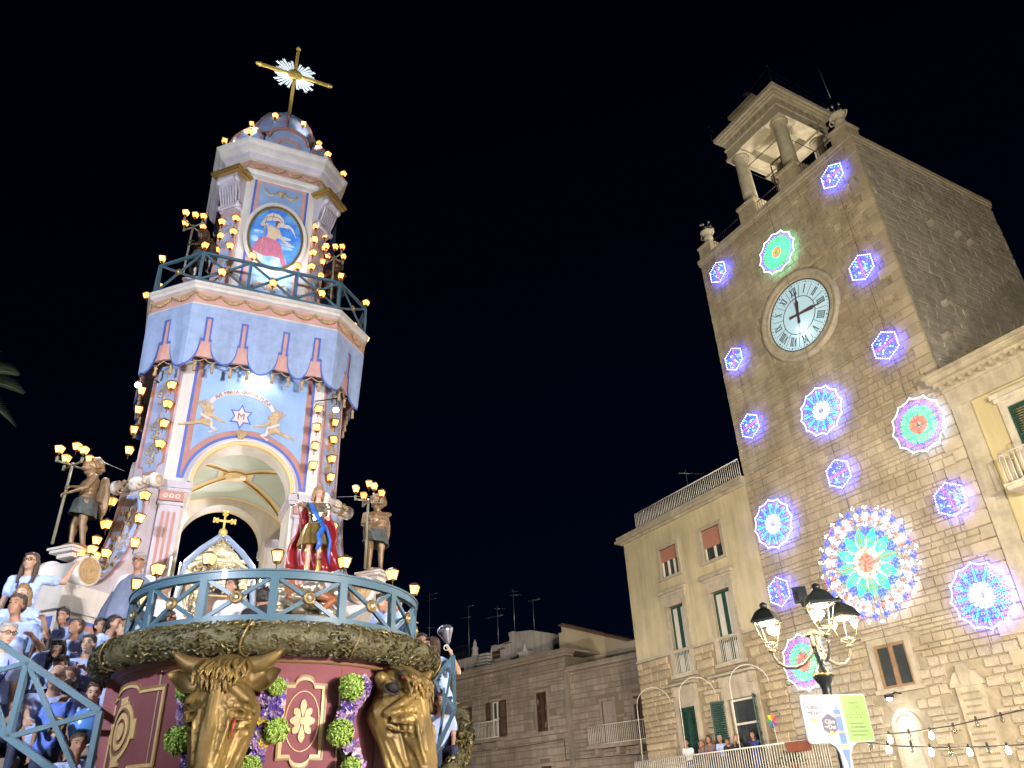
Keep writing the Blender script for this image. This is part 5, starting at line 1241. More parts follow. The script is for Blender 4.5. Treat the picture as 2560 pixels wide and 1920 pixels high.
# chamfer pilasters with big scroll capitals
for sa in (-1, 1):
    for sb in (-1, 1):
        dgn = V((sa, sb, 0)).normalized(); mid = V((sa * (h2 + k2) / 2, sb * (R2 + (R2 - k2 + h2)) / 2, 0)); yaw = math.atan2(sa, sb)
        M = fup(mid.x, mid.y, 0, yaw); 
        plate('pilaster_panel', [(-0.24, 11.6), (0.24, 11.6), (0.24, 14.0), (-0.24, 14.0)], M, 0.001, 0.04, 'rose_pale', up); plate('pilaster_inset', [(-0.15, 11.8), (0.15, 11.8), (0.15, 13.9), (-0.15, 13.9)], M, 0.04, 0.046, 'cloth_blue', up)
        mb = MB(M)
        for z0 in (13.6, 13.1, 12.6, 12.1):
            for sg in (-1, 1): mb.tube([(sg * (0.05 + 0.05 * (1 - t) * cos(7 * t)), z0 + 0.08 * (1 - t) * sin(7 * t), 0.055) for t in [k / 10 for k in range(11)]], 0.012, 5)
            mb.ell((0, z0 - 0.14, 0.055), (0.03, 0.06, 0.012), 7, 5)
        mb.build('pilaster_scrolls', 'ochre', up, kind='stuff')
        mb = MB(M); pr = [(0.0, 14.02), (0.1, 14.05), (0.16, 14.15), (0.12, 14.25), (0.16, 14.5), (0.3, 14.72), (0.36, 14.8), (0.34, 14.9), (0.0, 14.9)]
        mb.prism(pr, lambda x, y, d: V((d, y, x)), -0.27, 0.27); cap = mb.build('capital', 'lilac', up)
        mb = MB(M)
        for sg in (-1, 1): mb.tube([(sg * 0.29, 14.78, 0.28), (sg * 0.2, 14.78, 0.28)], 0.09, 14); mb.tube([(sg * 0.29, 14.13, 0.13), (sg * 0.2, 14.13, 0.13)], 0.07, 14)
        for k in range(7): mb.capsule((-0.2 + 0.066 * k, 14.2, 0.15), (-0.22 + 0.073 * k, 14.6, 0.27), 0.028, 0.035, 6)
        for k in range(9): mb.ell((-0.22 + 0.055 * k, 14.08, 0.15), 0.04, 7, 5)
        mb.build('capital_leaves', 'lilac', cap)
        mb = MB(M); mb.box((0, 14.94, 0.2), (0.72, 0.07, 0.46)); mb.box((0, 15.0, 0.2), (0.8, 0.055, 0.52)); mb.build('abacus', 'gilt', cap)
mb = MB(FX); moulding(mb, h2, R2, k2, [(-0.3, 15.02), (0.06, 15.03), (0.06, 15.14), (0.1, 15.16), (0.12, 15.22), (0.05, 15.24), (0.05, 15.56), (0.12, 15.58), (0.16, 15.64), (0.24, 15.68), (0.27, 15.74), (0.3, 15.84), (0.36, 15.9), (0.38, 15.95), (-0.4, 15.97)]); uc = mb.build('upper_cornice', 'cream', flo)
mb = MB(FX); moulding(mb, h2 + 0.02, R2 + 0.052, k2 + 0.052, [(0, 15.26), (0.004, 15.54), (-0.06, 15.54), (-0.06, 15.26), (0, 15.26)]); mb.build('upper_frieze', 'rose_pale', uc)
swags(uc, h2 + 0.02, R2 + 0.06, k2 + 0.06, 15.46, 0.42, faces=(7, 0, 1, 6))
mb = MB(FX); moulding(mb, h2, R2, k2, [(0.1, 15.59), (0.13, 15.59), (0.2, 15.655), (0.1, 15.655)]); mb.build('cornice_shade_fillet', 'lilac', uc)  # lilac band puts the cornice's shading into the paint
# attic with curved gables and dome
for q in range(8):
    yaw = q * pi / 4; M = fup(0, 0, 0, yaw) @ Matrix.Translation((0, 0, 1.28))
    pol = [(-0.56, 15.95), (0.56, 15.95), (0.54, 16.6)] + [(0.5 * cos(a), 16.65 + 0.42 * sin(a)) for a in [pi * i / 14 for i in range(15)]] + [(-0.54, 16.6)]
    gb = plate('gable', pol, M, 0, 0.1, 'cloth_blue', flo)
    band('gable_rim', pol[2:], [(x * 0.87, 16.55 + (y - 16.55) * 0.84) for x, y in pol[2:]], M, 0.101, 0.14, 'rose', gb, False)
    mb = MB(M); mb.strip(arc(0, 16.42, 0.3, 0, pi, 16), arc(0, 16.42, 0.22, 0, pi, 16), lambda x, y, d: V((x, y, d)), 0.101, 0.13, 0, False); mb.build('gable_arch', 'rose_pale', gb)
mb = MB(Matrix.Translation(FLT)); mb.lathe([(1.12, 16.0), (1.12, 16.9), (1.17, 16.95), (1.2, 17.02), (1.17, 17.08), (1.06, 17.12), (1.04, 17.3), (0.98, 17.65), (0.85, 18.05), (0.65, 18.4), (0.4, 18.66), (0.18, 18.78), (0.12, 18.85), (0.16, 18.95), (0.1, 19.05), (0.05, 19.08)], 48); dm = mb.build('dome', 'cloth_blue', flo)
mb = MB(Matrix.Translation(FLT)); mb.lathe([(1.165, 16.92), (1.215, 17.0), (1.19, 17.1), (1.05, 17.14)], 48, cap=False); mb.build('dome_ring', 'rose', dm)
for q in range(8):
    a = q * pi / 4 + pi / 8; mb = MB(Matrix.Translation(FLT)); mb.tube([(r_ * cos(a), r_ * sin(a), z) for r_, z in ((1.05, 17.14), (1.0, 17.6), (0.87, 18.03), (0.67, 18.4), (0.42, 18.66), (0.19, 18.79))], 0.035, 6); mb.build('dome_rib', 'rose', dm)
# cross with rays
CM = fup(0.04, 0, 0); CZ = 20.72
mb = MB(CM)
mb.box((0, 20.4, 0), (0.09, 2.9, 0.07)); mb.box((-0.5, CZ, 0), (0.9, 0.085, 0.066)); mb.box((0.5, CZ, 0), (0.9, 0.085, 0.066))
for x, y in ((-0.98, CZ), (0.98, CZ), (0, 21.86)):
    d = V((x, y - CZ)).normalized() if x else V((0, 1))
    for rr_, o_, n_ in ((0.085, 0.0, 8), (0.06, 0.07, 8)): mb.ell((x + d[0] * o_, y + d[1] * o_, 0), (rr_, rr_, rr_ * 0.8), 6, 4)
crs = mb.build('cross', 'gold_leaf', flo)
mb = MB(CM @ Matrix.Translation((0, CZ, 0.0))); mb.lathe([(0.001, 0.08), (0.1, 0.07), (0.17, 0.05), (0.2, 0.03), (0.2, -0.05)], 24); mb.build('cross_disc', 'gold_leaf', crs)
ry = MB(); 
for q in range(4):
    for k in range(7):
        a = rad(45 + 90 * q + (k - 3) * 10.5); L = 0.72 - 0.05 * abs(k - 3) - 0.1 * (k % 2); d = V((cos(a), sin(a), 0)); s_ = V((-sin(a), cos(a), 0)); w0, w1 = 0.012, 0.03
        mb = MB(CM @ Matrix.Translation((0, CZ, -0.02 - 0.004 * k)))
        vs = [d * 0.16 - s_ * w0, d * 0.16 + s_ * w0, d * L + s_ * w1, d * (L - 0.045), d * L - s_ * w1]; mb.add(vs + [v + V((0, 0, 0.02)) for v in vs], [(0, 1, 2, 3), (0, 3, 4), (5, 8, 7, 6), (5, 9, 8), (0, 5, 6, 1), (1, 6, 7, 2), (2, 7, 8, 3), (3, 8, 9, 4), (4, 9, 5, 0)])
        mb.build('ray', 'steel_ray', crs)

# --- lanterns of the float
def lantern_meshes(s):
    body = MB(); b, t, h = 0.055 * s, 0.095 * s, 0.17 * s
    cs = [(sx, sy) for sx, sy in ((-1, -1), (1, -1), (1, 1), (-1, 1))]
    for sx, sy in cs: body.tube([(sx * b, sy * b, 0), (sx * t, sy * t, h)], 0.007 * s, 4)
    for z, q in ((0, b), (h, t)):
        for i in range(4):
            (x0, y0), (x1, y1) = cs[i], cs[(i + 1) % 4]; body.tube([(x0 * q, y0 * q, z), (x1 * q, y1 * q, z)], 0.007 * s, 4)
    body.add([(-t * 1.12, -t * 1.12, h), (t * 1.12, -t * 1.12, h), (t * 1.12, t * 1.12, h), (-t * 1.12, t * 1.12, h), (-0.03 * s, -0.03 * s, h + 0.06 * s), (0.03 * s, -0.03 * s, h + 0.06 * s), (0.03 * s, 0.03 * s, h + 0.06 * s), (-0.03 * s, 0.03 * s, h + 0.06 * s)], [(0, 1, 5, 4), (1, 2, 6, 5), (2, 3, 7, 6), (3, 0, 4, 7), (4, 5, 6, 7), (0, 3, 2, 1)])
    body.lathe([(0.001, -0.05 * s), (0.02 * s, -0.04 * s), (0.012 * s, -0.02 * s), (b, 0.0)], 8); body.tube([(0, 0, -0.13 * s), (0, 0, -0.03 * s)], 0.01 * s, 5)
    gl = MB(); q = 0.9
    gl.add([(x * b * q, y * b * q, 0.006 * s) for x, y in cs] + [(x * t * q, y * t * q, h - 0.004 * s) for x, y in cs], [(0, 1, 5, 4), (1, 2, 6, 5), (2, 3, 7, 6), (3, 0, 4, 7)])
    return body.mesh('lantern', 'lamp_frame'), gl.mesh('lantern_glass', 'lamp_amber')
LM = {}
lcount = [0]
def lantern(p, s=1.0, yaw=None):
    if s not in LM: LM[s] = lantern_meshes(s)
    M = Matrix.Translation(p) @ Matrix.Rotation(gr.uniform(0, 1.5) if yaw is None else yaw, 4, 'Z') @ Euler((gr.uniform(-0.09, 0.09), gr.uniform(-0.09, 0.09), 0)).to_matrix().to_4x4()
    o = link('lantern', LM[s][0], flo, M); link('lantern_glass', LM[s][1], o, M)
def z2(x, y): return 250 + x * 0.3616, 700 + y * 0.3616
def z1(x, y): return 300 + x * 0.422, 100 + y * 0.422
def z3(x, y): return x * 0.3375, 1000 + y * 0.3375
def on_diag(px, py, sa, rho):
    n = (FLr * sa + FLf).normalized(); return on_plane(px, py, FLT + n * rho, n)
for sa, L in ((-1, [(497, 735), (467, 865), (440, 1000), (413, 1140), (287, 775), (262, 905), (235, 1045), (200, 1185)]), (1, [(1510, 900), (1498, 1027), (1485, 1155), (1475, 1290), (1625, 995), (1615, 1112), (1605, 1245), (1593, 1372)])):
    for x, y in L:
        px, py = z2(x, y); lantern(on_diag(px, py, sa, 2.4) - V((0, 0, 0.06)), 0.78)
for x, y, rho in ((1070, 715, 2.7), (1030, 885, 2.85), (997, 1068, 3.05), (825, 760, 2.7), (787, 930, 2.85)):
    lantern(on_diag(*z3(x, y), -1, rho) - V((0, 0, 0.06)), 0.78)
for x, y, rho in ((780, 570, 2.7), (775, 745, 2.85), (760, 932, 3.05)):
    lantern(on_diag(600 + x * 0.2954, 1150 + y * 0.2954, 1, rho) - V((0, 0, 0.06)), 0.78)
for sa, L in ((-1, [(695, 975), (687, 1060), (670, 1140), (652, 1225), (620, 995), (605, 1083), (595, 1165), (575, 1250)]), (1, [(1162, 1108), (1153, 1187), (1143, 1265), (1135, 1347), (1213, 1162), (1208, 1240), (1200, 1320), (1188, 1400)])):
    for x, y in L: lantern(on_diag(*z1(x, y), sa, 1.68) - V((0, 0, 0.06)), 0.74)
for i in range(8):   # gallery posts
    p, q = GP[i], GP[(i + 1) % 8]; n = 3 if math.dist(p, q) > 2 else 1
    for k in range(n):
        x, y = p[0] + (q[0] - p[0]) * k / n, p[1] + (q[1] - p[1]) * k / n
        lantern(fx(x, y, gz1 + 0.11), 0.7); 
        if n > 1 and y > 0: lantern(fx(*[c * 1.07 for c in (p[0] + (q[0] - p[0]) * (k + 0.5) / n, p[1] + (q[1] - p[1]) * (k + 0.5) / n)], 11.42), 0.7)
for q in range(8):
    a = q * pi / 4 + pi / 8 + 0.1; lantern(FLT + V((1.12 * cos(a), 1.12 * sin(a), 17.2)), 0.7); lantern(FLT + V((0.95 * cos(a + 0.35), 0.95 * sin(a + 0.35), 17.85)), 0.7)
    x, y = octa2(h2, R2, k2)[q]; lantern(fx(x * 1.2, y * 1.2, 16.08), 0.7)
for ps_, zz in ((posts[3], 0), (posts[4], 0), (posts[5], 0), (posts[6], 0), (posts[7], 0), (posts[8], 0), (posts[2], 0), (posts[9], 0)): lantern(dr(ps_, RR, RZ1 + 0.12), 0.56, rad(-162.6 - ps_ + 45 * 0))
# --- lamps of the float that are seen burning or whose light is seen on the paint
def spot(a, b, z, tgt, power, col, ang=70):
    p = fx(a, b, z) if not isinstance(a, V) else a; mb = MB(Matrix.Translation(p)); d = (V(tgt) - p).normalized(); q = d.to_track_quat('Z', 'Y').to_matrix().to_4x4()
    mb.lathe([(0.02, -0.12), (0.05, -0.1), (0.06, 0.0), (0.065, 0.02), (0.055, 0.02)], 14, M=q, cap=False); o = mb.build('spotlight', 'white_iron', flo)
    mb = MB(Matrix.Translation(p)); mb.lathe([(0.001, 0.0), (0.052, 0.0)], 14, M=q, cap=False); mb.build('spotlight_lens', 'spot_glow', o)
    L = lamp('spotlight_light', 'SPOT', p + d * 0.04, power, col, 0.04, None, None, rad(ang), 0.6); aim(L, tgt); L.parent = flo; L.matrix_parent_inverse = Matrix.Translation(FLT).inverted(); return L
spot(0.0, 2.08, 9.75, fx(0, 1.85, 8.7), 26, (1, 0.93, 0.75), 130)
spot(0.25, 2.2, 11.6, fx(-0.05, 1.5, 13.3), 110, (0.95, 0.97, 1), 80)
spot(on_diag(345, 962, -1, 2.75), 0, 0, fx(-1.6, 7.0, 3.3), 280, (0.8, 0.9, 1), 100)
spot(on_diag(840, 1024, 1, 2.75), 0, 0, fx(1.0, 5.5, 4.2), 330, (0.85, 0.92, 1), 100)
spot(0.75, 3.6, 4.9, fx(-0.2, 2.6, 5.0), 260, (1, 0.92, 0.75), 120)
spot(-0.7, -0.4, 5.2, fx(0, 0.2, 8.1), 200, (1, 0.9, 0.68), 130)
spot(0.9, 1.75, 16.1, fx(0, 0, 20.8), 700, (1, 0.97, 0.9), 34); spot(-1.2, 1.5, 16.1, fx(0, 0, 20.8), 500, (1, 0.97, 0.9), 34)
for px_, py_, sa in ((345, 962, -1), (840, 1024, 1)):
    p = on_diag(px_, py_, sa, 2.75); mb = MB(); mb.tube([p + V((0, 0, -0.02)), p + V((0, 0, 0.25)), p - (FLr * sa + FLf).normalized() * 0.5 + V((0, 0, 0.3))], 0.014, 5); mb.build('spotlight_arm', 'iron', flo)
# --- bottom-left stair railing
A, B_ = at_dist(-90, 1548, 9.5), at_dist(252, 1778, 8.55); dz = V((0, 0, 0.66)); out = V((B_.y - A.y, -(B_.x - A.x), 0)).normalized()
mb = MB(); strut(mb, A, B_, 0.055, 0.05, out); sr = mb.build('stair_railing', 'rail_blue', flo)
mb = MB(); strut(mb, A - dz, B_ - dz, 0.055, 0.05, out); mb.build('bottom_rail', 'rail_blue', sr)
for t0, t1 in ((-0.02, 0.485), (0.485, 1.0)):
    p0, p1 = A.lerp(B_, t0), A.lerp(B_, t1)
    mb = MB(); strut(mb, p1, p1 - dz, 0.055, 0.05, out); mb.build('post', 'rail_blue', sr)
    for s0, s1, d in ((p0, p1 - dz, 0.03), (p0 - dz, p1, 0.026)): mb = MB(); strut(mb, s0, s1, 0.045, d, out); mb.build('brace', 'rail_blue', sr)
    rosette((p0 + p1 - dz) / 2 - out * 0.03, -out if out.dot(CAMP - A) < 0 else out, 0.07, sr)
# --- right stair railing and hanging garland
A, B_ = at_dist(1128, 1628, 9.4), at_dist(1060, 1935, 8.3); C_, D_ = at_dist(1144, 1790, 9.0), at_dist(1085, 1930, 8.35); out = V((0, -1, 0))
A2, A3 = at_dist(1134, 1640, 9.4), at_dist(1137, 1775, 9.3)
mb = MB()
strut(mb, A2, A3, 0.035, 0.035, out); rr3 = mb.build('stair_railing', 'rail_blue', flo)
for p, q, w_ in ((A3, B_ + (D_ - B_) * 0.2, 0.04), (A2, at_dist(1085, 1700, 9.2), 0.04), (at_dist(1085, 1700, 9.2), A3, 0.03), (A2, at_dist(1095, 1860, 9.0), 0.025), (at_dist(1075, 1845, 9.0), at_dist(1098, 1875, 9.0), 0.035), (at_dist(1110, 1720, 9.2), at_dist(1100, 1860, 9.1), 0.025)):
    mb = MB(); strut(mb, p, q, w_, 0.03, out); mb.build('brace', 'rail_blue', rr3)
pth = [at_dist(*q, d) for q, d in (((1120, 1765), 9.9), ((1150, 1795), 9.8), ((1163, 1840), 9.6), ((1150, 1890), 9.4), ((1120, 1940), 9.2), ((1080, 2000), 9.0))]
fine = []
for i in range(len(pth) - 1):
    for k in range(5): fine.append(pth[i].lerp(pth[i + 1], k / 5))
garland(fine, 0.1, 900, False, 'hanging_garland', flo, 0.07)
# ------------------------------------------------------------------ light wheels on the tower
def bulbmat(name, c, e): mat(name, c, 0.3, var=0, emis=e, ecol=c, esample=False)
bulbmat('bulb_white', (0.80, 0.90, 1.0), 4.0); bulbmat('bulb_blue', (0.02, 0.05, 1.0), 3.0); bulbmat('bulb_cyan', (0.08, 0.5, 1.0), 3.0)
bulbmat('bulb_green', (0.015, 0.75, 0.22), 2.6); bulbmat('bulb_red', (1.0, 0.06, 0.03), 2.8); bulbmat('bulb_magenta', (1.0, 0.03, 0.3), 2.6); bulbmat('bulb_violet', (0.16, 0.03, 1.0), 4.0); bulbmat('bulb_warm', (1.0, 0.86, 0.62), 2.4)
mat('wheel_frame', (0.42, 0.40, 0.38), 0.6, var=0.1)
def bulb_part(parent, name, m, pts, R_, M):
    """bulbs of one colour on one wheel, a few millimetres each: one part"""
    mb = MB(); R_ *= 0.78 if "white" in name else 1.25
    for x, y, d in pts:
        mb.add([(x + R_, y, d), (x - R_, y, d), (x, y + R_, d), (x, y - R_, d), (x, y, d + R_), (x, y, d - R_)], [(0, 2, 4), (2, 1, 4), (1, 3, 4), (3, 0, 4), (2, 0, 5), (1, 2, 5), (3, 1, 5), (0, 3, 5)])
    return link(name, mb.mesh(name, m), parent, M, kind='stuff')
def bar2(mb, p, q, t, d0=-0.02, d1=0.0):
    p, q = V(p), V(q); u = (q - p).normalized(); s_ = V((-u.y, u.x)) * t / 2
    mb.prism([tuple(p - s_), tuple(q - s_), tuple(q + s_), tuple(p + s_)], P2, d0, d1)
def glow(parent, u, z, R_, e, col, w=0.2):
    L = lamp('wheel_glow', 'AREA', ft(u, w, z), e, col, 2 * R_, None); aim(L, ft(u, -1, z)); L.parent = parent; L.matrix_parent_inverse = world_of(parent).inverted()
wr = random.Random(21)
def small_wheel(u, z, ang, label):
    t = thing('light_wheel', label, 'light wheel', ft(u, 0.3, z), 'festive light wheels on the clock tower'); M = rt(u, 0.3, z); R_ = 0.58
    hexp = [(R_ * cos(pi / 6 + pi / 3 * k), R_ * sin(pi / 6 + pi / 3 * k)) for k in range(6)]
    mb = MB()
    for k in range(6): bar2(mb, hexp[k], hexp[(k + 1) % 6], 0.02)
    for k in range(3): bar2(mb, hexp[k], hexp[k + 3], 0.014, -0.03, -0.021)
    link('frame', mb.mesh('frame', 'wheel_frame'), t, M)
    bulb_part(t, 'white_bulbs', 'bulb_white', [(hexp[k][0] + (hexp[(k + 1) % 6][0] - hexp[k][0]) * j / 6, hexp[k][1] + (hexp[(k + 1) % 6][1] - hexp[k][1]) * j / 6, 0.02) for k in range(6) for j in range(6)], 0.03, M)
    c, s_ = cos(ang), sin(ang); rot = lambda x, y: (c * x - s_ * y, s_ * x + c * y, 0.02)
    bulb_part(t, 'red_bulbs', 'bulb_magenta', [rot(-0.42 + 0.84 * k / 7, e) for k in range(8) for e in (-0.02, 0.02)], 0.018, M)
    bl, cy, wh = [], [], []
    for k in range(150):
        x, y = wr.uniform(-0.45, 0.45), wr.uniform(-0.5, 0.5)
        if math.hypot(x, y) > 0.47: continue
        yy = -s_ * x + c * y
        if abs(yy) < 0.07: continue
        (cy if wr.random() < 0.16 else bl).append((x, y, 0.02))
    for sx in (-0.16, 0.16):
        for sy in (-0.16, 0.16): wh += [rot(sx + 0.03 * e, sy + 0.02 * e) for e in (-1, 0, 1)]
    bulb_part(t, 'blue_bulbs', 'bulb_blue', bl, 0.027, M); bulb_part(t, 'cyan_bulbs', 'bulb_cyan', cy, 0.027, M); bulb_part(t, 'inner_white_bulbs', 'bulb_white', wh, 0.028, M)
    glow(t, u, z, R_, 42, (0.03, 0.04, 1.0))
def mid_wheel(u, z, kind, label):
    R_ = 1.03; t = thing('light_wheel', label, 'light wheel', ft(u, 0.3, z), 'festive light wheels on the clock tower'); M = rt(u, 0.3, z); N = 12
    mb = MB(); sc = []; tip = [(R_ * sin(2 * pi * k / N), R_ * cos(2 * pi * k / N)) for k in range(N)]
    for k in range(N):
        bar2(mb, (tip[k][0] * 0.12, tip[k][1] * 0.12), tip[k], 0.016)
        a, b = V(tip[k]), V(tip[(k + 1) % N]); m_ = (a + b) / 2 * 0.9
        for j in range(8):
            q = a * (1 - j / 8) ** 2 + m_ * 2 * (j / 8) * (1 - j / 8) * 0.98 + b * (j / 8) ** 2; sc.append((q.x, q.y, 0.02))
    mb.strip(arc(0, 0, 0.12, 0, 2 * pi, 20)[:-1], arc(0, 0, 0.1, 0, 2 * pi, 20)[:-1], P2, -0.02, 0.0)
    link('frame', mb.mesh('frame', 'wheel_frame'), t, M)
    bulb_part(t, 'white_bulbs', 'bulb_white', sc, 0.033, M)
    ringp = lambda r0, r1, n, m_: [((r0 + (r1 - r0) * (i + 0.5) / n) * sin(2 * pi * (j + 0.5 * (i % 2)) / m_), (r0 + (r1 - r0) * (i + 0.5) / n) * cos(2 * pi * (j + 0.5 * (i % 2)) / m_), 0.02) for i in range(n) for j in range(m_)]
    spoke = lambda r0, r1, n, o_: [(rr_ * sin(2 * pi * (k + o_) / N), rr_ * cos(2 * pi * (k + o_) / N), 0.03) for k in range(N) for rr_ in [r0 + (r1 - r0) * i / n for i in range(n)]]
    if kind == 'green':
        bulb_part(t, 'red_bulbs', 'bulb_red', ringp(0.13, 0.25, 2, 14), 0.026, M); bulb_part(t, 'green_bulbs', 'bulb_green', ringp(0.27, 0.78, 7, 36), 0.027, M); bulb_part(t, 'violet_bulbs', 'bulb_violet', ringp(0.8, 0.9, 2, 36), 0.027, M); col = (0.0, 0.3, 0.12)
    elif kind == 'blue':
        bulb_part(t, 'inner_white_bulbs', 'bulb_white', spoke(0.15, 0.42, 6, 0.5) + spoke(0.2, 0.4, 4, 0.32) + spoke(0.2, 0.4, 4, 0.68), 0.03, M)
        bulb_part(t, 'blue_bulbs', 'bulb_blue', ringp(0.44, 0.74, 4, 36), 0.028, M); bulb_part(t, 'green_bulbs', 'bulb_green', spoke(0.45, 0.92, 6, 0.0) + spoke(0.7, 0.84, 2, 0.3), 0.026, M); bulb_part(t, 'violet_bulbs', 'bulb_violet', ringp(0.76, 0.88, 2, 36), 0.026, M); col = (0.03, 0.05, 1.0)
    else:
        bulb_part(t, 'red_bulbs', 'bulb_red', ringp(0.13, 0.32, 3, 18) + spoke(0.86, 0.92, 2, 0.5), 0.027, M); bulb_part(t, 'green_bulbs', 'bulb_green', ringp(0.35, 0.68, 4, 34), 0.027, M); bulb_part(t, 'violet_bulbs', 'bulb_violet', ringp(0.7, 0.87, 3, 36), 0.027, M); col = (0.08, 0.2, 0.4)
    glow(t, u, z, R_, 95 if kind == 'blue' else 38, col)
for u, z, a, lab in ((8.43, 24.84, 0.05, 'small hexagonal light wheel with red bar below the right urn of the tower'), (1.27, 24.73, 1.6, 'small hexagonal light wheel nearest the left urn of the tower'),
                     (8.38, 20.0, 1.65, 'small hexagonal light wheel with upright red bar right of the clock'), (8.3, 16.41, 0.1, 'small hexagonal light wheel below right of the clock dial'),
                     (1.1, 19.8, 1.4, 'small hexagonal light wheel left of the clock dial'), (1.19, 16.3, 0.2, 'small hexagonal light wheel below left of the clock dial'),
                     (4.92, 12.58, 0.15, 'small hexagonal light wheel straight above the largest wheel'), (8.75, 10.18, 1.9, 'small hexagonal light wheel upper right of the largest wheel'),
                     (0.85, 9.09, 1.57, 'small hexagonal light wheel just left of the street lamp')): small_wheel(u, z, a, lab)
for u, z, k, lab in ((4.82, 23.37, 'green', 'round green light wheel with orange centre above the clock'), (4.9, 15.29, 'blue', 'round blue light wheel with white centre below the clock'),
                     (8.53, 13.02, 'red', 'green and violet light wheel with red centre at right beside the cream house'), (1.3, 11.77, 'blue', 'round blue light wheel with white centre beside the yellow house'),
                     (8.7, 7.06, 'blue', 'round blue light wheel with white centre lowest at the right'), (1.31, 6.34, 'red', 'green and violet light wheel with red centre behind the street lamp')): mid_wheel(u, z, k, lab)
def big_wheel(u, z):
    t = thing('light_wheel', 'largest rosette light wheel with green petals and white rim', 'light wheel', ft(u, 0.35, z), 'festive light wheels on the clock tower'); M = rt(u, 0.35, z)
    mb = MB(); N = 12
    for q in range(4):
        a = q * pi / 2 + 0.02; bar2(mb, (0.05 * cos(a), 0.05 * sin(a)), (1.98 * cos(a), 1.98 * sin(a)), 0.09, -0.02, 0.045)
        for r_ in (1.5, 1.85): mb.prism(arc(r_ * cos(a), r_ * sin(a), 0.11, 0, 2 * pi, 10)[:-1], P2, -0.021, 0.05)
    for k in range(N):
        a = 2 * pi * (k + 0.5) / N; bar2(mb, (0.33 * cos(a), 0.33 * sin(a)), (1.85 * cos(a), 1.85 * sin(a)), 0.022)
    for r_ in (0.32, 0.56, 1.34, 1.86):
        mb.strip(arc(0, 0, r_, 0, 2 * pi, 60)[:-1], arc(0, 0, r_ - 0.022, 0, 2 * pi, 60)[:-1], P2, -0.03, -0.008)
    link('frame', mb.mesh('frame', 'wheel_frame'), t, M)
    disc = lambda n, r0, r1: [(rr_ * cos(a), rr_ * sin(a), 0.02) for rr_, a in [(math.sqrt(wr.uniform(r0 * r0, r1 * r1)), wr.uniform(0, 2 * pi)) for _ in range(n)]]
    bulb_part(t, 'red_bulbs', 'bulb_red', disc(110, 0.03, 0.3) + [(1.93 * cos(a), 1.93 * sin(a), 0.02) for a in [2 * pi * k / 110 for k in range(110)] if int(a * 12 / pi) % 4 == 0], 0.025, M)
    bulb_part(t, 'warm_bulbs', 'bulb_warm', disc(150, 0.34, 0.54), 0.03, M)
    gp, bp, wp = [], [], []
    for k in range(N):
        a = 2 * pi * k / N; d, s_ = V((cos(a), sin(a))), V((-sin(a), cos(a)))
        for i in range(14):
            tt = i / 13; wdt = 0.15 * sin(pi * (0.12 + 0.88 * tt)) 
            for sg in (-1, -0.35, 0.35, 1): q = d * (0.6 + 0.62 * tt) + s_ * wdt * sg; gp.append((q.x, q.y, 0.02))
        a2 = a + pi / N; c = V((cos(a2), sin(a2))) * 1.15
        for i in range(26):
            rr_, aa = 0.17 * math.sqrt(wr.random()), wr.uniform(0, 2 * pi); bp.append((c.x + rr_ * cos(aa), c.y + rr_ * sin(aa), 0.02))
        for i in range(8): q = V((cos(a2), sin(a2))) * (0.62 + 0.03 * i); wp.append((q.x, q.y, 0.02)); 
    bulb_part(t, 'green_bulbs', 'bulb_green', gp, 0.027, M)
    for k in range(24):   # white flower clusters, red stars, blue roundels
        a = 2 * pi * (k + 0.5) / 24
        for rr_, n, R3 in ((1.42, 13, 0.12), (1.67, 25, 0.15), (2.0, 7, 0.1)):
            for i in range(n): q, aa = R3 * math.sqrt(wr.random()), wr.uniform(0, 2 * pi); wp.append((rr_ * cos(a + 0.13) + q * cos(aa), rr_ * sin(a + 0.13) + q * sin(aa), 0.015))
    bulb_part(t, 'blue_bulbs', 'bulb_blue', bp, 0.03, M); bulb_part(t, 'white_bulbs', 'bulb_white', wp, 0.03, M)
    rm = MB(); 
    for i in range(12): x, y = 0.045 * cos(i * 2.4) * (i % 3), 0.045 * sin(i * 2.4) * (i % 3); rm.add([(x + 0.028, y, 0.03), (x - 0.028, y, 0.03), (x, y + 0.028, 0.03), (x, y - 0.028, 0.03), (x, y, 0.06), (x, y, 0.0)], [(0, 2, 4), (2, 1, 4), (1, 3, 4), (3, 0, 4), (2, 0, 5), (1, 2, 5), (3, 1, 5), (0, 3, 5)])
    bme, rme = rm.mesh('blue_roundel', 'bulb_blue'), rm.mesh('red_star', 'bulb_red')
    for k in range(24):
        a = 2 * pi * (k + 0.5) / 24; link('blue_roundel', bme, t, M @ Matrix.Translation((1.83 * cos(a), 1.83 * sin(a), 0.02)) @ Matrix.Diagonal((1.35, 1.35, 1, 1))); link('red_star', rme, t, M @ Matrix.Translation((1.55 * cos(a), 1.55 * sin(a), 0.02)) @ Matrix.Diagonal((0.75, 0.75, 1, 1)))
        a2 = a + pi / 24
        if k % 2: link('blue_roundel', bme, t, M @ Matrix.Translation((1.5 * cos(a2), 1.5 * sin(a2), 0.02)))
    glow(t, u, z, 1.95, 60, (0.3, 0.34, 0.6))
big_wheel(5.12, 9.07)
# cables the wheels hang from
mb = MB(FT)
for u in (1.2, 4.95, 8.45): mb.tube([(u, 0.25, 26.3), (u - 0.03, 0.27, 14), (u, 0.25, 5.5)], 0.008, 4)
cb = mb.build('wheel_cables', 'cable'); tag(cb, 'thin suspension cables carrying the light wheels down the tower front', 'cables')
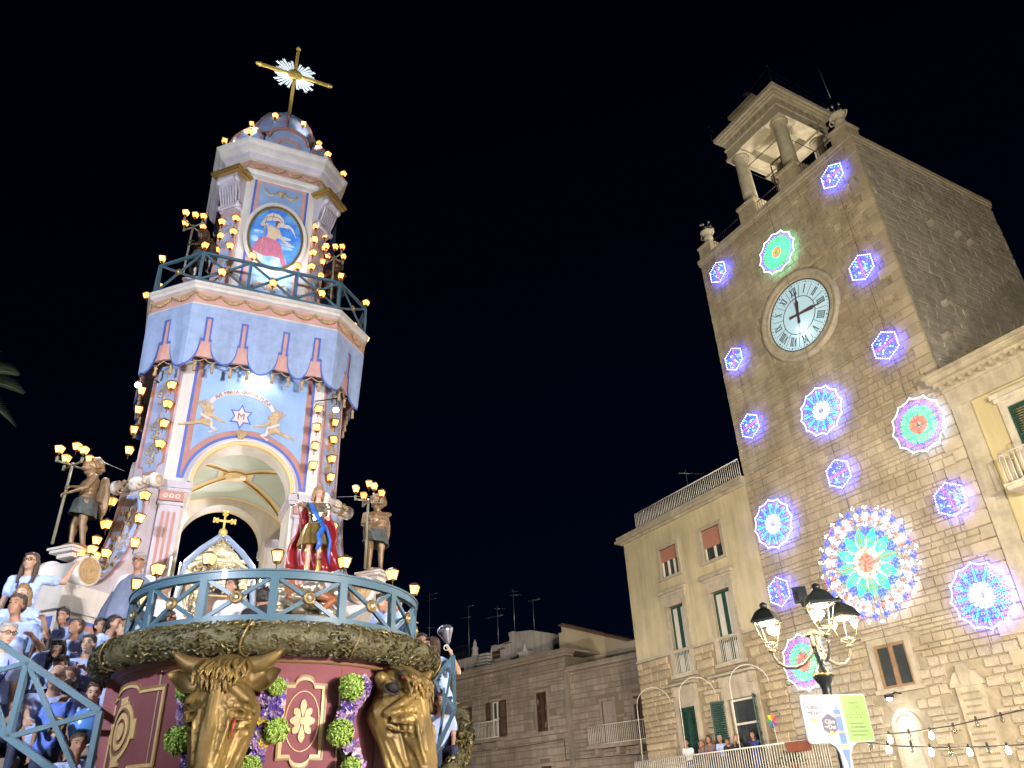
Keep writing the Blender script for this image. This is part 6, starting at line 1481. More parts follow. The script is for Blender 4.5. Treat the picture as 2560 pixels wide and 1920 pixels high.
# floodlight over the niche, and the lamp that washes the dial
fl = thing('wall_floodlight', 'small bright floodlight on a bracket below the tower window', 'floodlight', ft(4.85, 0.1, 4.6))
p = ft(4.72, 0.55, 4.62); mb = MB(); mb.tube([ft(4.8, 0.0, 4.75), ft(4.8, 0.3, 4.8), p], 0.02, 6); mb.build('bracket', 'iron', fl)
mb = MB(Matrix.Translation(p)); mb.box((0, 0, 0.05), (0.22, 0.22, 0.1)); mb.build('housing', 'iron', fl)
mb = MB(Matrix.Translation(p - V((0, 0, 0.03)))); mb.ell((0, 0, 0), (0.09, 0.09, 0.05)); mb.build('lens', 'spot_glow', fl)
L = lamp('floodlight_light', 'SPOT', p - V((0, 0, 0.1)), 50, (0.65, 0.85, 1), 0.06, None, None, rad(120), 0.7); aim(L, ft(4.75, 0.0, 3.2)); L.parent = fl; L.matrix_parent_inverse = world_of(fl).inverted()
dl = thing('dial_lamp', 'small lamp on a thin rod in front of the lower dial', 'lamp', ft(4.95, 0.05, 19.0))
p = ft(4.9, 0.4, 19.15); mb = MB(); mb.tube([ft(5.05, 0.0, 18.5), ft(5.0, 0.4, 18.7), p], 0.012, 5); mb.build('rod', 'iron', dl)
mb = MB(Matrix.Translation(p)); mb.ell((0, 0, 0), (0.05, 0.05, 0.05)); mb.build('bulb', 'bulb_white', dl)
lamp('dial_light', 'POINT', p - TN * 0.12, 9, (0.85, 0.95, 1), 0.05, dl)

# ------------------------------------------------------------------ street lamp with three lanterns
mat('lamp_iron', (0.035, 0.042, 0.042), 0.38, metal=0.5, var=0.15, vs=8)
mat('lamp_arm', (0.26, 0.23, 0.17), 0.4, metal=0.4, var=0.15, vs=8)
mat('clear_glass', (0.8, 0.85, 0.85), 0.05, var=0, alpha=0.06)
mat('led_disc', (1, 0.95, 0.8), 0.4, var=0, emis=45, ecol=(1, 0.92, 0.72), esample=False)
def lamp_post(name, label, base, face, power, col=(1.0, 0.80, 0.50)):
    t = thing(name, label, 'street lamp', base); B = Matrix.Translation(V(base)) @ Matrix.Rotation(rad(-face), 4, 'Z')
    mb = MB(B); mb.lathe([(0.24, 0), (0.24, 0.12), (0.17, 0.2), (0.15, 0.7), (0.17, 0.75), (0.09, 0.85), (0.07, 1.0), (0.055, 2.5), (0.06, 2.9), (0.075, 2.95), (0.062, 3.0), (0.075, 3.1), (0.13, 3.19), (0.145, 3.21), (0.135, 3.235), (0.12, 3.25), (0.1, 3.3), (0.05, 3.34), (0.04, 3.45), (0.06, 3.52), (0.035, 3.6), (0.04, 3.68)], 20); mb.build('post', 'lamp_iron', t)
    mb = MB(B); mb.lathe([(0.10, 3.215), (0.142, 3.218), (0.132, 3.245), (0.1, 3.255)], 20, cap=False); mb.build('collar', 'gilt', t)
    mb = MB(B)
    for k in range(6):
        a = k * pi / 3; d = V((cos(a), sin(a), 0)); mb.capsule(d * 0.05 + V((0, 0, 3.62)), d * 0.06 + V((0, 0, 3.74)), 0.022, 0.026); mb.ell(d * 0.1 + V((0, 0, 3.77)), 0.03, 8, 6)
    mb.ell((0, 0, 3.8), (0.05, 0.05, 0.05), 10, 8); mb.build('hub', 'lamp_arm', t)
    for an in (-75, 45, 165):
        A = B @ Matrix.Rotation(rad(-an), 4, 'Z')          # y = outward
        mb = MB(A); pts = [(0, 0.05, 3.62), (0, 0.1, 3.5), (0, 0.2, 3.41), (0, 0.33, 3.37), (0, 0.47, 3.39), (0, 0.57, 3.46), (0, 0.62, 3.55), (0, 0.63, 3.62)]
        mb.tube(pts, [0.02, 0.024, 0.026, 0.026, 0.026, 0.025, 0.024, 0.022], 8); mb.lathe([(0.02, 3.6), (0.055, 3.63), (0.06, 3.645), (0.02, 3.66)], 14, M=Matrix.Translation((0, 0.63, 0)))
        mb.tube([(0, 0.1, 3.58), (0, 0.2, 3.5), (0, 0.26, 3.55), (0, 0.2, 3.6), (0, 0.16, 3.56)], 0.01, 5); mb.build('arm', 'lamp_arm', t)
        Lm = A @ Matrix.Translation((0, 0.63, 3.68)); mb = MB(Lm); b, tp, h = 0.075, 0.15, 0.36
        cs = [(-1, -1), (1, -1), (1, 1), (-1, 1)]
        for sx, sy in cs: mb.tube([(sx * b, sy * b, 0.06), (sx * tp, sy * tp, h)], 0.008, 4); mb.tube([(0, 0, -0.02), (sx * b * 0.8, sy * b * 0.8, 0.03), (sx * b, sy * b, 0.06)], 0.007, 4)
        for z, q in ((0.06, b), (h, tp)):
            for i in range(4): (x0, y0), (x1, y1) = cs[i], cs[(i + 1) % 4]; mb.tube([(x0 * q, y0 * q, z), (x1 * q, y1 * q, z)], 0.008, 4)
        ln = mb.build('lantern', 'lamp_arm', t)
        mb = MB(Lm); q = tp * 1.18
        rings = [(q, h), (q * 0.98, h + 0.03), (q * 0.62, h + 0.15), (q * 0.3, h + 0.2)]
        vs = [(x * r_, y * r_, z) for r_, z in rings for x, y in cs]; mb.add(vs, [(j * 4 + i, j * 4 + (i + 1) % 4, j * 4 + 4 + (i + 1) % 4, j * 4 + 4 + i) for j in range(3) for i in range(4)] + [(12, 13, 14, 15)])
        mb.lathe([(0.045, h + 0.2), (0.06, h + 0.235), (0.05, h + 0.27), (0.02, h + 0.29), (0.001, h + 0.295)], 10); mb.build('lantern_roof', 'lamp_iron', ln)
        for i in range(4):
            (x0, y0), (x1, y1) = cs[i], cs[(i + 1) % 4]; g2 = MB(Lm); k = 0.97; g2.add([(x0 * b * k, y0 * b * k, 0.06), (x1 * b * k, y1 * b * k, 0.06), (x1 * tp * k, y1 * tp * k, h), (x0 * tp * k, y0 * tp * k, h)], [(0, 1, 2, 3)]); g2.build('pane', 'clear_glass', ln)
        mb = MB(Lm); mb.lathe([(0.001, h - 0.035), (0.1, h - 0.03), (0.11, h - 0.005), (0.001, h + 0.01)], 18); mb.build('led_lamp', 'led_disc', ln)
        lamp('lantern_light', 'POINT', Lm @ V((0, 0, h - 0.065)), power / 3, col, 0.035, t)
    return t
lp = lamp_post('street_lamp', 'three lantern street lamp with advertising panel in front of the tower', (4.08, 11.29, 0), 19.9, 260)
mb = MB(); q = at_dist(2000, 1487, 12.3); mb.M = Matrix.Translation(q) @ Matrix.Rotation(rad(-20), 4, 'Z'); mb.box((0, 0, 0), (0.2, 0.1, 0.22)); mb.box((0.03, -0.06, -0.03), (0.12, 0.05, 0.14)); mb.tube([(0, 0.0, -0.1), (0.05, 0.0, -0.28)], 0.025, 6); mb.build('loudspeaker', 'lamp_iron', lp)
# stand-in lamps out of view, added to light the float, tower and palace
lamp_post('street_lamp', 'unseen street lamp added right behind the camera as fill light', (7.5, -2.5, 0), 0, 1500, (1.0, 0.92, 0.84))
lamp_post('street_lamp', 'unseen stand-in street lamp farther right behind the camera', (13.0, -3.5, 0), 40, 23000, (1.0, 0.91, 0.85))
lamp_post('street_lamp', 'unseen street lamp added at the far side to light the palace', (-9.0, 30.0, 0), -20, 6000, (1.0, 0.88, 0.86))
fp = thing('standin_flood_pole', 'unseen stand-in floodlight pole left behind the camera', 'floodlight', (-8.0, -3.5, 0))  # stand-in pole out of view for the cool light from front left
mb = MB(Matrix.Translation((-8.0, -3.5, 0))); mb.lathe([(0.09, 0), (0.06, 6.6), (0.06, 7.2)], 12); mb.box((0, 0.1, 7.1), (0.9, 0.2, 0.35)); mb.build('pole', 'lamp_iron', fp)
mb = MB(Matrix.Translation((-8.0, -3.5, 0))); mb.box((0, 0.21, 7.1), (0.84, 0.02, 0.3)); mb.build('lens', 'spot_glow', fp)
L = lamp('floodlight_light', 'SPOT', (-8.0, -3.2, 7.1), 7600, (0.82, 0.87, 1.0), 0.25, None, None, rad(75), 0.5); aim(L, (-5.2, 13.5, 8.5)); L.parent = fp; L.matrix_parent_inverse = world_of(fp).inverted()

fp = thing('standin_flood_pole', 'unseen floodlight pole added right behind the camera for the tower', 'floodlight', (8.0, -5.0, 0))  # pole out of view, added to light the tower but not the float
mb = MB(Matrix.Translation((8.0, -5.0, 0))); mb.lathe([(0.09, 0), (0.06, 6.6), (0.06, 7.2)], 12); mb.box((0, 0.1, 7.1), (0.9, 0.2, 0.35)); mb.build('pole', 'lamp_iron', fp)
mb = MB(Matrix.Translation((8.0, -5.0, 0))); mb.box((0, 0.21, 7.1), (0.84, 0.02, 0.3)); mb.build('lens', 'spot_glow', fp)
L = lamp('floodlight_light', 'SPOT', (8.0, -4.7, 7.1), 21000, (1.0, 0.85, 0.60), 0.25, None, None, rad(62), 0.3); aim(L, V((8.0, -4.7, 7.1)) + V((sin(rad(12)) * cos(rad(11)), cos(rad(12)) * cos(rad(14)), sin(rad(14))))); L.parent = fp; L.matrix_parent_inverse = world_of(fp).inverted()
gf = thing('standin_ground_flood', 'unseen low stand-in floodlight aimed up at the clock tower', 'floodlight', (1.0, 12.0, 0))  # stand-in below the view, throws the warm light on the tower front
mb = MB(Matrix.Translation((1.0, 12.0, 0)) @ Matrix.Rotation(rad(-29), 4, 'Z')); mb.box((0, 0, 0.03), (0.5, 0.4, 0.06)); mb.box((-0.24, 0, 0.3), (0.03, 0.08, 0.5)); mb.box((0.24, 0, 0.3), (0.03, 0.08, 0.5)); mb.build('stand', 'lamp_iron', gf)
mb = MB(Matrix.Translation((1.0, 12.0, 0.55)) @ Matrix.Rotation(rad(-29), 4, 'Z') @ Matrix.Rotation(rad(22), 4, 'X')); mb.box((0, 0, 0), (0.44, 0.16, 0.32)); mb.build('housing', 'lamp_iron', gf)
mb = MB(Matrix.Translation((1.0, 12.0, 0.55)) @ Matrix.Rotation(rad(-29), 4, 'Z') @ Matrix.Rotation(rad(22), 4, 'X')); mb.box((0, 0.086, 0), (0.4, 0.01, 0.28)); mb.build('lens', 'spot_glow', gf)
L = lamp('floodlight_light', 'SPOT', (1.08, 12.15, 0.62), 10000, (1.0, 0.81, 0.51), 0.2, None, None, rad(78), 0.4); aim(L, V((1.08, 12.15, 0.62)) + V((sin(rad(25)) * cos(rad(26)), cos(rad(25)) * cos(rad(26)), sin(rad(26))))); L.parent = gf; L.matrix_parent_inverse = world_of(gf).inverted()
# advertising panel on the lamp
mat('panel_white', (0.30, 0.295, 0.31), 0.4, var=0.04, coat=0.3)
mat('panel_green', (0.16, 0.29, 0.025), 0.4, var=0.03, coat=0.3)
mat('print_violet', (0.06, 0.045, 0.09), 0.5, var=0); mat('print_gold', (0.55, 0.30, 0.06), 0.5, var=0.1); mat('print_blue', (0.06, 0.16, 0.55), 0.5, var=0.05); mat('print_dark', (0.07, 0.12, 0.02), 0.5, var=0); mat('print_grey', (0.3, 0.3, 0.3), 0.5, var=0); mat('print_cream', (0.75, 0.68, 0.5), 0.5, var=0)
SGo = at_dist(1973, 1733, 11.75); sx_ = V((1.08, 0.25, 0)).normalized()
SG = frame(SGo + V((0.06, -0.17, -0.60)), sx_, V((0, 0, 1)), sx_.cross(V((0, 0, 1))))
SG = SG @ Matrix.Translation((0, 0, 0))
sg = thing('advertising_panel', 'white and lime advertising panel mounted on the street lamp post', 'sign', SG @ V((0.5, 0, 0)))
def spl(name, poly, d0, d1, m_, par=None): return plate(name, poly, SG, d0, d1, m_, par or sg)
def rrect(x0, x1, y0, y1, r_): return arc(x1 - r_, y1 - r_, r_, 0, pi / 2, 5) + arc(x0 + r_, y1 - r_, r_, pi / 2, pi, 5) + arc(x0 + r_, y0 + r_, r_, pi, 1.5 * pi, 5) + arc(x1 - r_, y0 + r_, r_, 1.5 * pi, 2 * pi, 5)
body = arc(0.93, 0.51, 0.04, 0, pi / 2, 5) + arc(0.04, 0.51, 0.04, pi / 2, pi, 5) + arc(0.04, -0.0, 0.04, pi, 1.5 * pi, 5) + [(0.3, -0.04), (0.38, -0.09), (0.42, -0.18), (0.43, -0.6), (0.56, -0.6), (0.57, -0.18), (0.62, -0.09), (0.7, -0.04)] + arc(0.93, 0.0, 0.04, 1.5 * pi, 2 * pi, 5)
pb = spl('board', body, -0.015, 0.015, 'panel_white'); spl('green_field', arc(0.925, 0.5, 0.035, 0, pi / 2, 4) + [(0.6, 0.535), (0.6, -0.025)] + arc(0.925, 0.01, 0.035, 1.5 * pi, 2 * pi, 4), 0.0155, 0.017, 'panel_green')
hexa = lambda cx, cy, R_: [(cx + R_ * sin(pi / 3 * k), cy + R_ * 1.08 * cos(pi / 3 * k)) for k in range(6)]
band('logo_hexagon', hexa(0.15, 0.37, 0.135), hexa(0.15, 0.37, 0.127), SG, 0.0155, 0.017, 'print_violet', sg); spl('logo_hexagon', hexa(0.36, 0.185, 0.12), 0.0155, 0.017, 'print_violet')
def stx(b, x, y, s_, m_, al='CENTER'): text('lettering', b, s_, SG @ Matrix.Translation((x, y, 0.0185)), m_, sg, 0.0008, al)
stx('Cibo', 0.155, 0.4, 0.085, 'print_violet'); stx('Dei', 0.18, 0.325, 0.085, 'print_violet'); stx('degli', 0.085, 0.335, 0.035, 'print_violet'); stx('il', 0.06, 0.4, 0.04, 'print_violet')
stx('Cibo', 0.365, 0.215, 0.075, 'print_cream'); stx('Dei', 0.385, 0.15, 0.075, 'print_cream'); stx('degli', 0.3, 0.158, 0.03, 'print_cream'); stx('café', 0.37, 0.02, 0.075, 'print_grey')
for cx, cy in ((0.15, 0.235), (0.36, 0.075)): spl('honey_drop', arc(cx, cy, 0.033, 0, 2 * pi, 14)[:-1], 0.0172, 0.0195, 'print_gold')
stx('TENUTE', 0.775, 0.44, 0.042, 'print_dark'); stx('P  A  G  A  N  O', 0.775, 0.262, 0.04, 'print_dark')
for k in range(8):
    x0 = 0.71 + 0.0186 * k; x1 = 0.635 + 0.04 * k; pts = [(x0, 0.42), (x0, 0.40), (x0 + (x1 - x0) * 0.5, 0.35), (x1, 0.31), (x1, 0.285)]
    mb = MB(SG); mb.tube([(x, y, 0.0175) for x, y in pts], 0.0018, 4); mb.build('logo_line', 'print_dark', sg)
for k, s_ in enumerate(('Francesco Pagano', 'Tel. 080 0000000', 'info@tenutepagano.it', 'fb.@tenutepagano')): stx(s_, 0.765, 0.19 - 0.047 * k, 0.03, 'print_dark')
for poly in ([(0.50, 0.42), (0.51, 0.42), (0.515, 0.36), (0.55, 0.36), (0.55, 0.3), (0.46, 0.3), (0.46, 0.36), (0.495, 0.36)], [(0.47, 0.28), (0.55, 0.28), (0.545, 0.1), (0.475, 0.1)], [(0.46, 0.08), (0.555, 0.08), (0.55, -0.05), (0.465, -0.05)], [(0.45, -0.12), (0.56, -0.12), (0.53, -0.26), (0.52, -0.42), (0.5, -0.42), (0.49, -0.26)]): spl('printed_tower', poly, 0.0155, 0.017, 'print_blue')
for y in (0.29, 0.09, -0.08): spl('printed_band', [(0.45, y - 0.012), (0.565, y - 0.012), (0.565, y + 0.012), (0.45, y + 0.012)], 0.0172, 0.0185, 'print_gold')

# string lights
mat('edison_glass', (0.6, 0.5, 0.35), 0.1, var=0, alpha=0.35); mat('edison_lit', (1, 0.85, 0.6), 0.3, var=0, emis=55, ecol=(1, 0.80, 0.48), esample=False)
def z5(x, y): return 1900 + x * 0.2984, 1600 + y * 0.2984
def string(label, pts, bulbs, d0, d1):
    P = [at_dist(*z5(x, y), d0 + (d1 - d0) * (x - 850) / 1400) for x, y in pts]; t = thing('string_light', label, 'string lights', P[0])
    mb = MB(); fine = []
    for i in range(len(P) - 1):
        for k in range(6): fine.append(P[i].lerp(P[i + 1], k / 6))
    fine.append(P[-1]); mb.tube(fine, 0.009, 5); mb.build('cord', 'cable', t)
    for x, y, lit in bulbs:
        p = at_dist(*z5(x, y), d0 + (d1 - d0) * (x - 850) / 1400); mb = MB(Matrix.Translation(p)); mb.lathe([(0.014, 0.1), (0.018, 0.085), (0.018, 0.045)], 8); s_ = mb.build('socket', 'cable', t)
        mb = MB(Matrix.Translation(p)); mb.lathe([(0.014, 0.045), (0.032, 0.0), (0.034, -0.02), (0.024, -0.045), (0.001, -0.052)], 12); mb.build('bulb', 'edison_lit' if lit else 'edison_glass', s_)
        if lit: lamp('bulb_light', 'POINT', p - V((0, 0, 0.1)), 9, (1, 0.8, 0.5), 0.03, t)
string('upper string of bulbs rising to the right below the tower window', [(930, 800), (1257, 772), (1630, 715), (1820, 672), (2030, 625), (2300, 560)], [(1090, 830, 1), (1257, 810, 0), (1435, 795, 1), (1630, 755, 0), (1820, 700, 0), (2030, 665, 0)], 12.5, 15)
string('lower string of bulbs stretched level right of the advertising panel', [(860, 850), (1080, 885), (1435, 900), (1757, 898), (2080, 885), (2300, 870)], [(930, 890, 0), (1080, 915, 1), (1275, 912, 0), (1435, 937, 1), (1595, 932, 0), (1757, 937, 1), (1915, 922, 0), (2080, 922, 1)], 12.3, 14)
# ------------------------------------------------------------------ bull heads and flowers on the drum
mat('bull_gold', (0.17, 0.11, 0.035), 0.5, metal=0.45, var=0.3, vs=4, bump=0.12, bs=24, col2=(0.26, 0.17, 0.05), mixs=3.2)
mat('bull_hollow', (0.012, 0.01, 0.008), 0.8, var=0); mat('red_paint', (0.35, 0.02, 0.015), 0.4, var=0.1)
mat('petal_violet', (0.10, 0.05, 0.30), 0.7, var=0.15, vs=20, orand=0.4); mat('petal_lilac', (0.30, 0.17, 0.36), 0.7, var=0.15, vs=20, orand=0.35); mat('petal_white', (0.52, 0.45, 0.52), 0.7, var=0.1, orand=0.25); mat('petal_yellow', (0.62, 0.45, 0.03), 0.7, var=0.1, orand=0.2)
mat('mum_green', (0.36, 0.52, 0.10), 0.7, var=0.15, vs=25, isl=0.25, orand=0.1); mat('leaf_dark', (0.02, 0.045, 0.02), 0.6, var=0.2)
def on_cyl(px, py, R_):
    d = ray(px, py); o = CAMP - DCW; a = d.x ** 2 + d.y ** 2; b = 2 * (o.x * d.x + o.y * d.y); c = o.x ** 2 + o.y ** 2 - R_ * R_; D = max(b * b - 4 * a * c, 0); return CAMP + d * ((-b - math.sqrt(D)) / (2 * a))
def bull(label, psi, eye_mark, yaw=0.0, R0=1.54, wide=1.0):
    out = azv(162.6 + psi + yaw); M = frame(dr(psi, R0, 2.76), V((0, 0, 1)).cross(out) * -wide, out); t = thing('bull_head', label, 'bull head', M @ V((0, 0, -0.6)), 'gilded bull heads on the float drum')
    mb = MB(M)
    mb.ell((0, 0.12, 0.07), (0.26, 0.2, 0.19), 20, 14); mb.ell((0, 0.10, -0.14), (0.295, 0.24, 0.26), 20, 14); mb.ell((0, 0.2, 0.0), (0.2, 0.17, 0.17), 18, 12)
    rg = [(0, 0.2, -0.05, .25, .17), (0, 0.25, -0.25, .22, .165), (0, 0.31, -0.45, .17, .15), (0, 0.36, -0.65, .14, .13), (0, 0.39, -0.8, .16, .135), (0, 0.39, -0.9, .15, .12)]
    for (x, y, z, a, b), (x2, y2, z2_, a2, b2) in zip(rg[:-1], rg[1:]):
        for k in range(5): s_ = k / 5; mb.ell((0, y + (y2 - y) * s_, z + (z2_ - z) * s_), (a + (a2 - a) * s_, b + (b2 - b) * s_, 0.12), 16, 10)
    mb.capsule((0, 0.315, -0.02), (0, 0.42, -0.7), 0.085, 0.07)
    for sg in (-1, 1):
        mb.capsule((sg * 0.19, 0.06, -0.2), (sg * 0.11, 0.19, -0.62), 0.15, 0.1, 12); mb.capsule((sg * 0.1, 0.33, -0.02), (sg * 0.25, 0.27, -0.13), 0.05, 0.05); mb.capsule((sg * 0.25, 0.27, -0.13), (sg * 0.31, 0.16, -0.2), 0.05, 0.035)
        mb.ell((sg * 0.245, 0.275, -0.235), (0.05, 0.055, 0.042)); mb.capsule((sg * 0.175, 0.335, -0.2), (sg * 0.255, 0.315, -0.215), 0.018, 0.022); mb.capsule((sg * 0.255, 0.315, -0.215), (sg * 0.31, 0.22, -0.235), 0.022, 0.016)
        mb.capsule((sg * 0.175, 0.335, -0.285), (sg * 0.25, 0.31, -0.285), 0.016, 0.02); mb.capsule((sg * 0.25, 0.31, -0.285), (sg * 0.305, 0.21, -0.27), 0.02, 0.014); mb.capsule((sg * 0.165, 0.33, -0.345), (sg * 0.24, 0.28, -0.345), 0.018, 0.02); mb.capsule((sg * 0.24, 0.28, -0.345), (sg * 0.295, 0.18, -0.32), 0.02, 0.012)
        mb.capsule((sg * 0.14, 0.37, -0.3), (sg * 0.09, 0.43, -0.6), 0.035, 0.03); mb.ell((sg * 0.09, 0.49, -0.86), (0.05, 0.04, 0.04)); mb.capsule((sg * 0.23, 0.1, 0.06), (sg * 0.31, 0.1, 0.1), 0.085, 0.065)
        mb.capsule((sg * 0.25, 0.14, -0.38), (sg * 0.15, 0.27, -0.62), 0.035, 0.025); mb.capsule((sg * 0.27, 0.06, -0.3), (sg * 0.2, 0.14, -0.66), 0.045, 0.03)
    sk = mb.build('head', 'bull_gold', t); remesh(sk, 0.011, 2)
    gro = []
    for sg in (-1, 1):
        for P_ in ([(0.15, 0.36, -0.17), (0.2, 0.345, -0.175), (0.27, 0.3, -0.185), (0.31, 0.22, -0.21)], [(0.165, 0.35, -0.245), (0.22, 0.335, -0.25), (0.29, 0.27, -0.255)], [(0.16, 0.35, -0.315), (0.22, 0.31, -0.318), (0.28, 0.23, -0.305)], [(0.15, 0.35, -0.385), (0.2, 0.31, -0.39), (0.27, 0.2, -0.37)], [(0.1, 0.4, -0.22), (0.115, 0.41, -0.35), (0.1, 0.42, -0.5)], [(0.2, 0.28, -0.45), (0.16, 0.34, -0.55), (0.13, 0.38, -0.68)], [(0.26, 0.17, -0.42), (0.22, 0.22, -0.55), (0.18, 0.27, -0.68)], [(0.06, 0.41, 0.02), (0.1, 0.4, -0.06), (0.12, 0.395, -0.14)]):
            gro.append([M @ V((sg * x, y, z)) for x, y, z in P_])
    def dsp(me):
        import numpy as np
        n_ = len(me.vertices); co = np.empty(n_ * 3, 'f'); no = np.empty(n_ * 3, 'f'); me.vertices.foreach_get('co', co); me.vertices.foreach_get('normal', no); co = co.reshape(-1, 3); no = no.reshape(-1, 3)
        am = np.array([mnoise.noise(V(c) * 5) * 0.006 + mnoise.noise(V(c) * 40) * 0.0012 for c in co.tolist()], 'f')
        for P_ in gro:
            for a, b in zip(P_[:-1], P_[1:]):
                a, b = np.array(a), np.array(b); ab = b - a; tt = np.clip(((co - a) @ ab) / (ab @ ab), 0, 1); dd = np.linalg.norm(co - (a + tt[:, None] * ab), axis=1); am = np.minimum(am, am * 0.6 - 0.013 * np.exp(-(np.maximum(dd - 0.02, 0) / 0.012) ** 2) * (dd < 0.06))
        co += no * am[:, None]; me.vertices.foreach_set('co', co.ravel()); me.update()
    REMESH[-1] = (sk, dsp)
    for sg in (-1, 1):
        if eye_mark or sg < 0:
            mb = MB(M); mb.tube([(sg * (0.2 + 0.32 * s_), 0.1 + 0.06 * s_, 0.14 + 0.03 * s_ + 0.11 * s_ * s_) for s_ in [k / 8 for k in range(9)]], [0.1, 0.094, 0.086, 0.078, 0.069, 0.059, 0.047, 0.033, 0.014], 14); mb.ell((sg * 0.52, 0.16, 0.28), 0.016, 8, 6); mb.build('horn', 'bull_gold', t)
        mb = MB(M); vs = []; n, m = 10, 8
        for q_, (dy, sc_) in enumerate(((0.0, 1.0), (-0.02, 1.12))):
            for i in range(n + 1):
                s_ = i / n; wd = 0.085 * sin(pi * (0.08 + 0.9 * s_)) ** 0.7
                for j in range(m + 1): a = -1.25 + 2.5 * j / m; vs.append((sg * (0.26 + 0.26 * s_), 0.15 + dy + 0.05 * s_ - 0.055 * cos(a) * wd / 0.085, 0.0 + 0.10 * s_ + wd * sc_ * sin(a)))
        o_ = (n + 1) * (m + 1); fs = []
        for base in (0, o_): fs += [(base + i * (m + 1) + j, base + (i + 1) * (m + 1) + j, base + (i + 1) * (m + 1) + j + 1, base + i * (m + 1) + j + 1) for i in range(n) for j in range(m)]
        for j in (0, m): fs += [(i * (m + 1) + j, (i + 1) * (m + 1) + j, o_ + (i + 1) * (m + 1) + j, o_ + i * (m + 1) + j) for i in range(n)]
        if eye_mark or sg < 0: mb.add(vs, fs, 0, True); mb.build('ear', 'bull_gold', t)
    hr = random.Random(int(psi * 7) + 5); mb = MB(M)
    for k in range(64):
        x0 = hr.uniform(-0.21, 0.21); lay_ = k % 3; x1 = x0 * 1.12 + hr.uniform(-0.03, 0.03); zt = 0.24 - abs(x0) * 0.1; zb_ = (-0.03 if lay_ == 0 else 0.04) + hr.uniform(-0.05, 0.04) - 0.02 * cos(x0 * 9); ph = hr.uniform(0, 6)
        pts = [(x0 + (x1 - x0) * s_ + 0.02 * sin(6 * s_ + ph), 0.10 + 0.29 * math.sqrt(min(1, s_ * 1.25)) + 0.012 * sin(6 * s_ + ph) - 0.9 * abs(x0) ** 1.8, zt + (zb_ - zt) * s_) for s_ in [q / 9 for q in range(10)]]
        mb.tube(pts, [0.017 * (0.75 + 0.4 * sin(pi * q / 9)) * (1 if q < 8 else 0.55) for q in range(10)], 6)
    mb.build('forelock', 'bull_gold', t)
    if eye_mark:
        mb = MB(M); mb.tube([(eye_mark * 0.20, 0.352, -0.27), (eye_mark * 0.20, 0.365, -0.32), (eye_mark * 0.19, 0.365, -0.38), (eye_mark * 0.185, 0.36, -0.43)], [0.006, 0.012, 0.009, 0.003], 7); mb.build('red_streak', 'red_paint', t)
    else:
        mb = MB(M); mb.lathe([(0.075, 0.0), (0.09, 0.02), (0.1, 0.0)], 16, M=Matrix.Translation((0.285, 0.19, 0.02)) @ Matrix.Rotation(rad(-60), 4, 'X') @ Matrix.Rotation(rad(28), 4, 'Y') @ Matrix.Scale(0.85, 4), cap=False); mb.ell((0.28, 0.2, 0.02), (0.06, 0.05, 0.045)); mb.build('ear_hollow', 'bull_hollow', t)
        mb = MB(M); mb.ell((0.2, 0.255, 0.13), (0.055, 0.045, 0.05)); mb.build('horn_socket', 'bull_hollow', t)
        mb = MB(M); mb.ell((0.225, 0.29, 0.10), (0.042, 0.03, 0.03)); mb.ell((0.2, 0.305, 0.075), (0.03, 0.02, 0.025)); mb.build('red_patch', 'red_paint', t)
bull('gilded bull head facing the viewer on the front of the drum', 13, -1, 0, 1.54, 0.88); bull('gilded bull head with an empty horn socket turned to the right', -46, 0, -8, 1.5, 1.12)
# flowers
def flower_mesh(m_, R_, n=5, ruff=0.3):
    mb = MB(); q = random.Random(len(m_) * 7 + n)
    for k in range(n):
        a = 2 * pi * k / n; d, s_ = V((cos(a), sin(a), 0)), V((-sin(a), cos(a), 0)); z = lambda f: V((0, 0, R_ * f))
        mb.add([z(0.05), d * R_ * 0.5 - s_ * R_ * 0.5 + z(0.25 + ruff * q.random()), d * R_ * 1.0 - s_ * R_ * 0.25 + z(0.1 + ruff * q.random()), d * R_ * 1.0 + s_ * R_ * 0.28 + z(0.1 + ruff * q.random()), d * R_ * 0.5 + s_ * R_ * 0.52 + z(0.22 + ruff * q.random()), d * R_ * 0.55 + z(0.02)], [(0, 1, 5), (1, 2, 5), (2, 3, 5), (3, 4, 5), (4, 0, 5)])
    return mb.mesh('flower', m_)
FL = {m_: [flower_mesh(m_, 0.042, n) for n in (4, 5, 6)] for m_ in ('petal_violet', 'petal_lilac', 'petal_white', 'petal_yellow')}
def mum_mesh():
    mb = MB(); q = random.Random(4); N = 280
    for k in range(N):
        z = 1 - 2 * (k + 0.5) / N; a = k * 2.39996; r_ = math.sqrt(1 - z * z); d = V((r_ * cos(a), r_ * sin(a), z)); s_ = d.orthogonal().normalized(); s_ = Matrix.Rotation(q.uniform(0, 6.3), 3, d) @ s_; e = d.cross(s_); L = q.uniform(0.9, 1.12)
        w_ = 0.14; c = d * 0.6; mb.add([c - s_ * 0.08, c + s_ * 0.08, d * 0.9 * L + s_ * w_, d * 1.04 * L + e * 0.1, d * 0.9 * L - s_ * w_, d * 0.94 * L - e * 0.1], [(0, 1, 2, 5), (2, 3, 5), (3, 4, 5), (4, 0, 5)])
    mb.ell((0, 0, 0), 0.72, 10, 8); return mb.mesh('chrysanthemum', 'mum_green')
MUM = mum_mesh()
fr_ = random.Random(31)
def z4(x, y): return 200 + x * 0.452, 1360 + y * 0.452
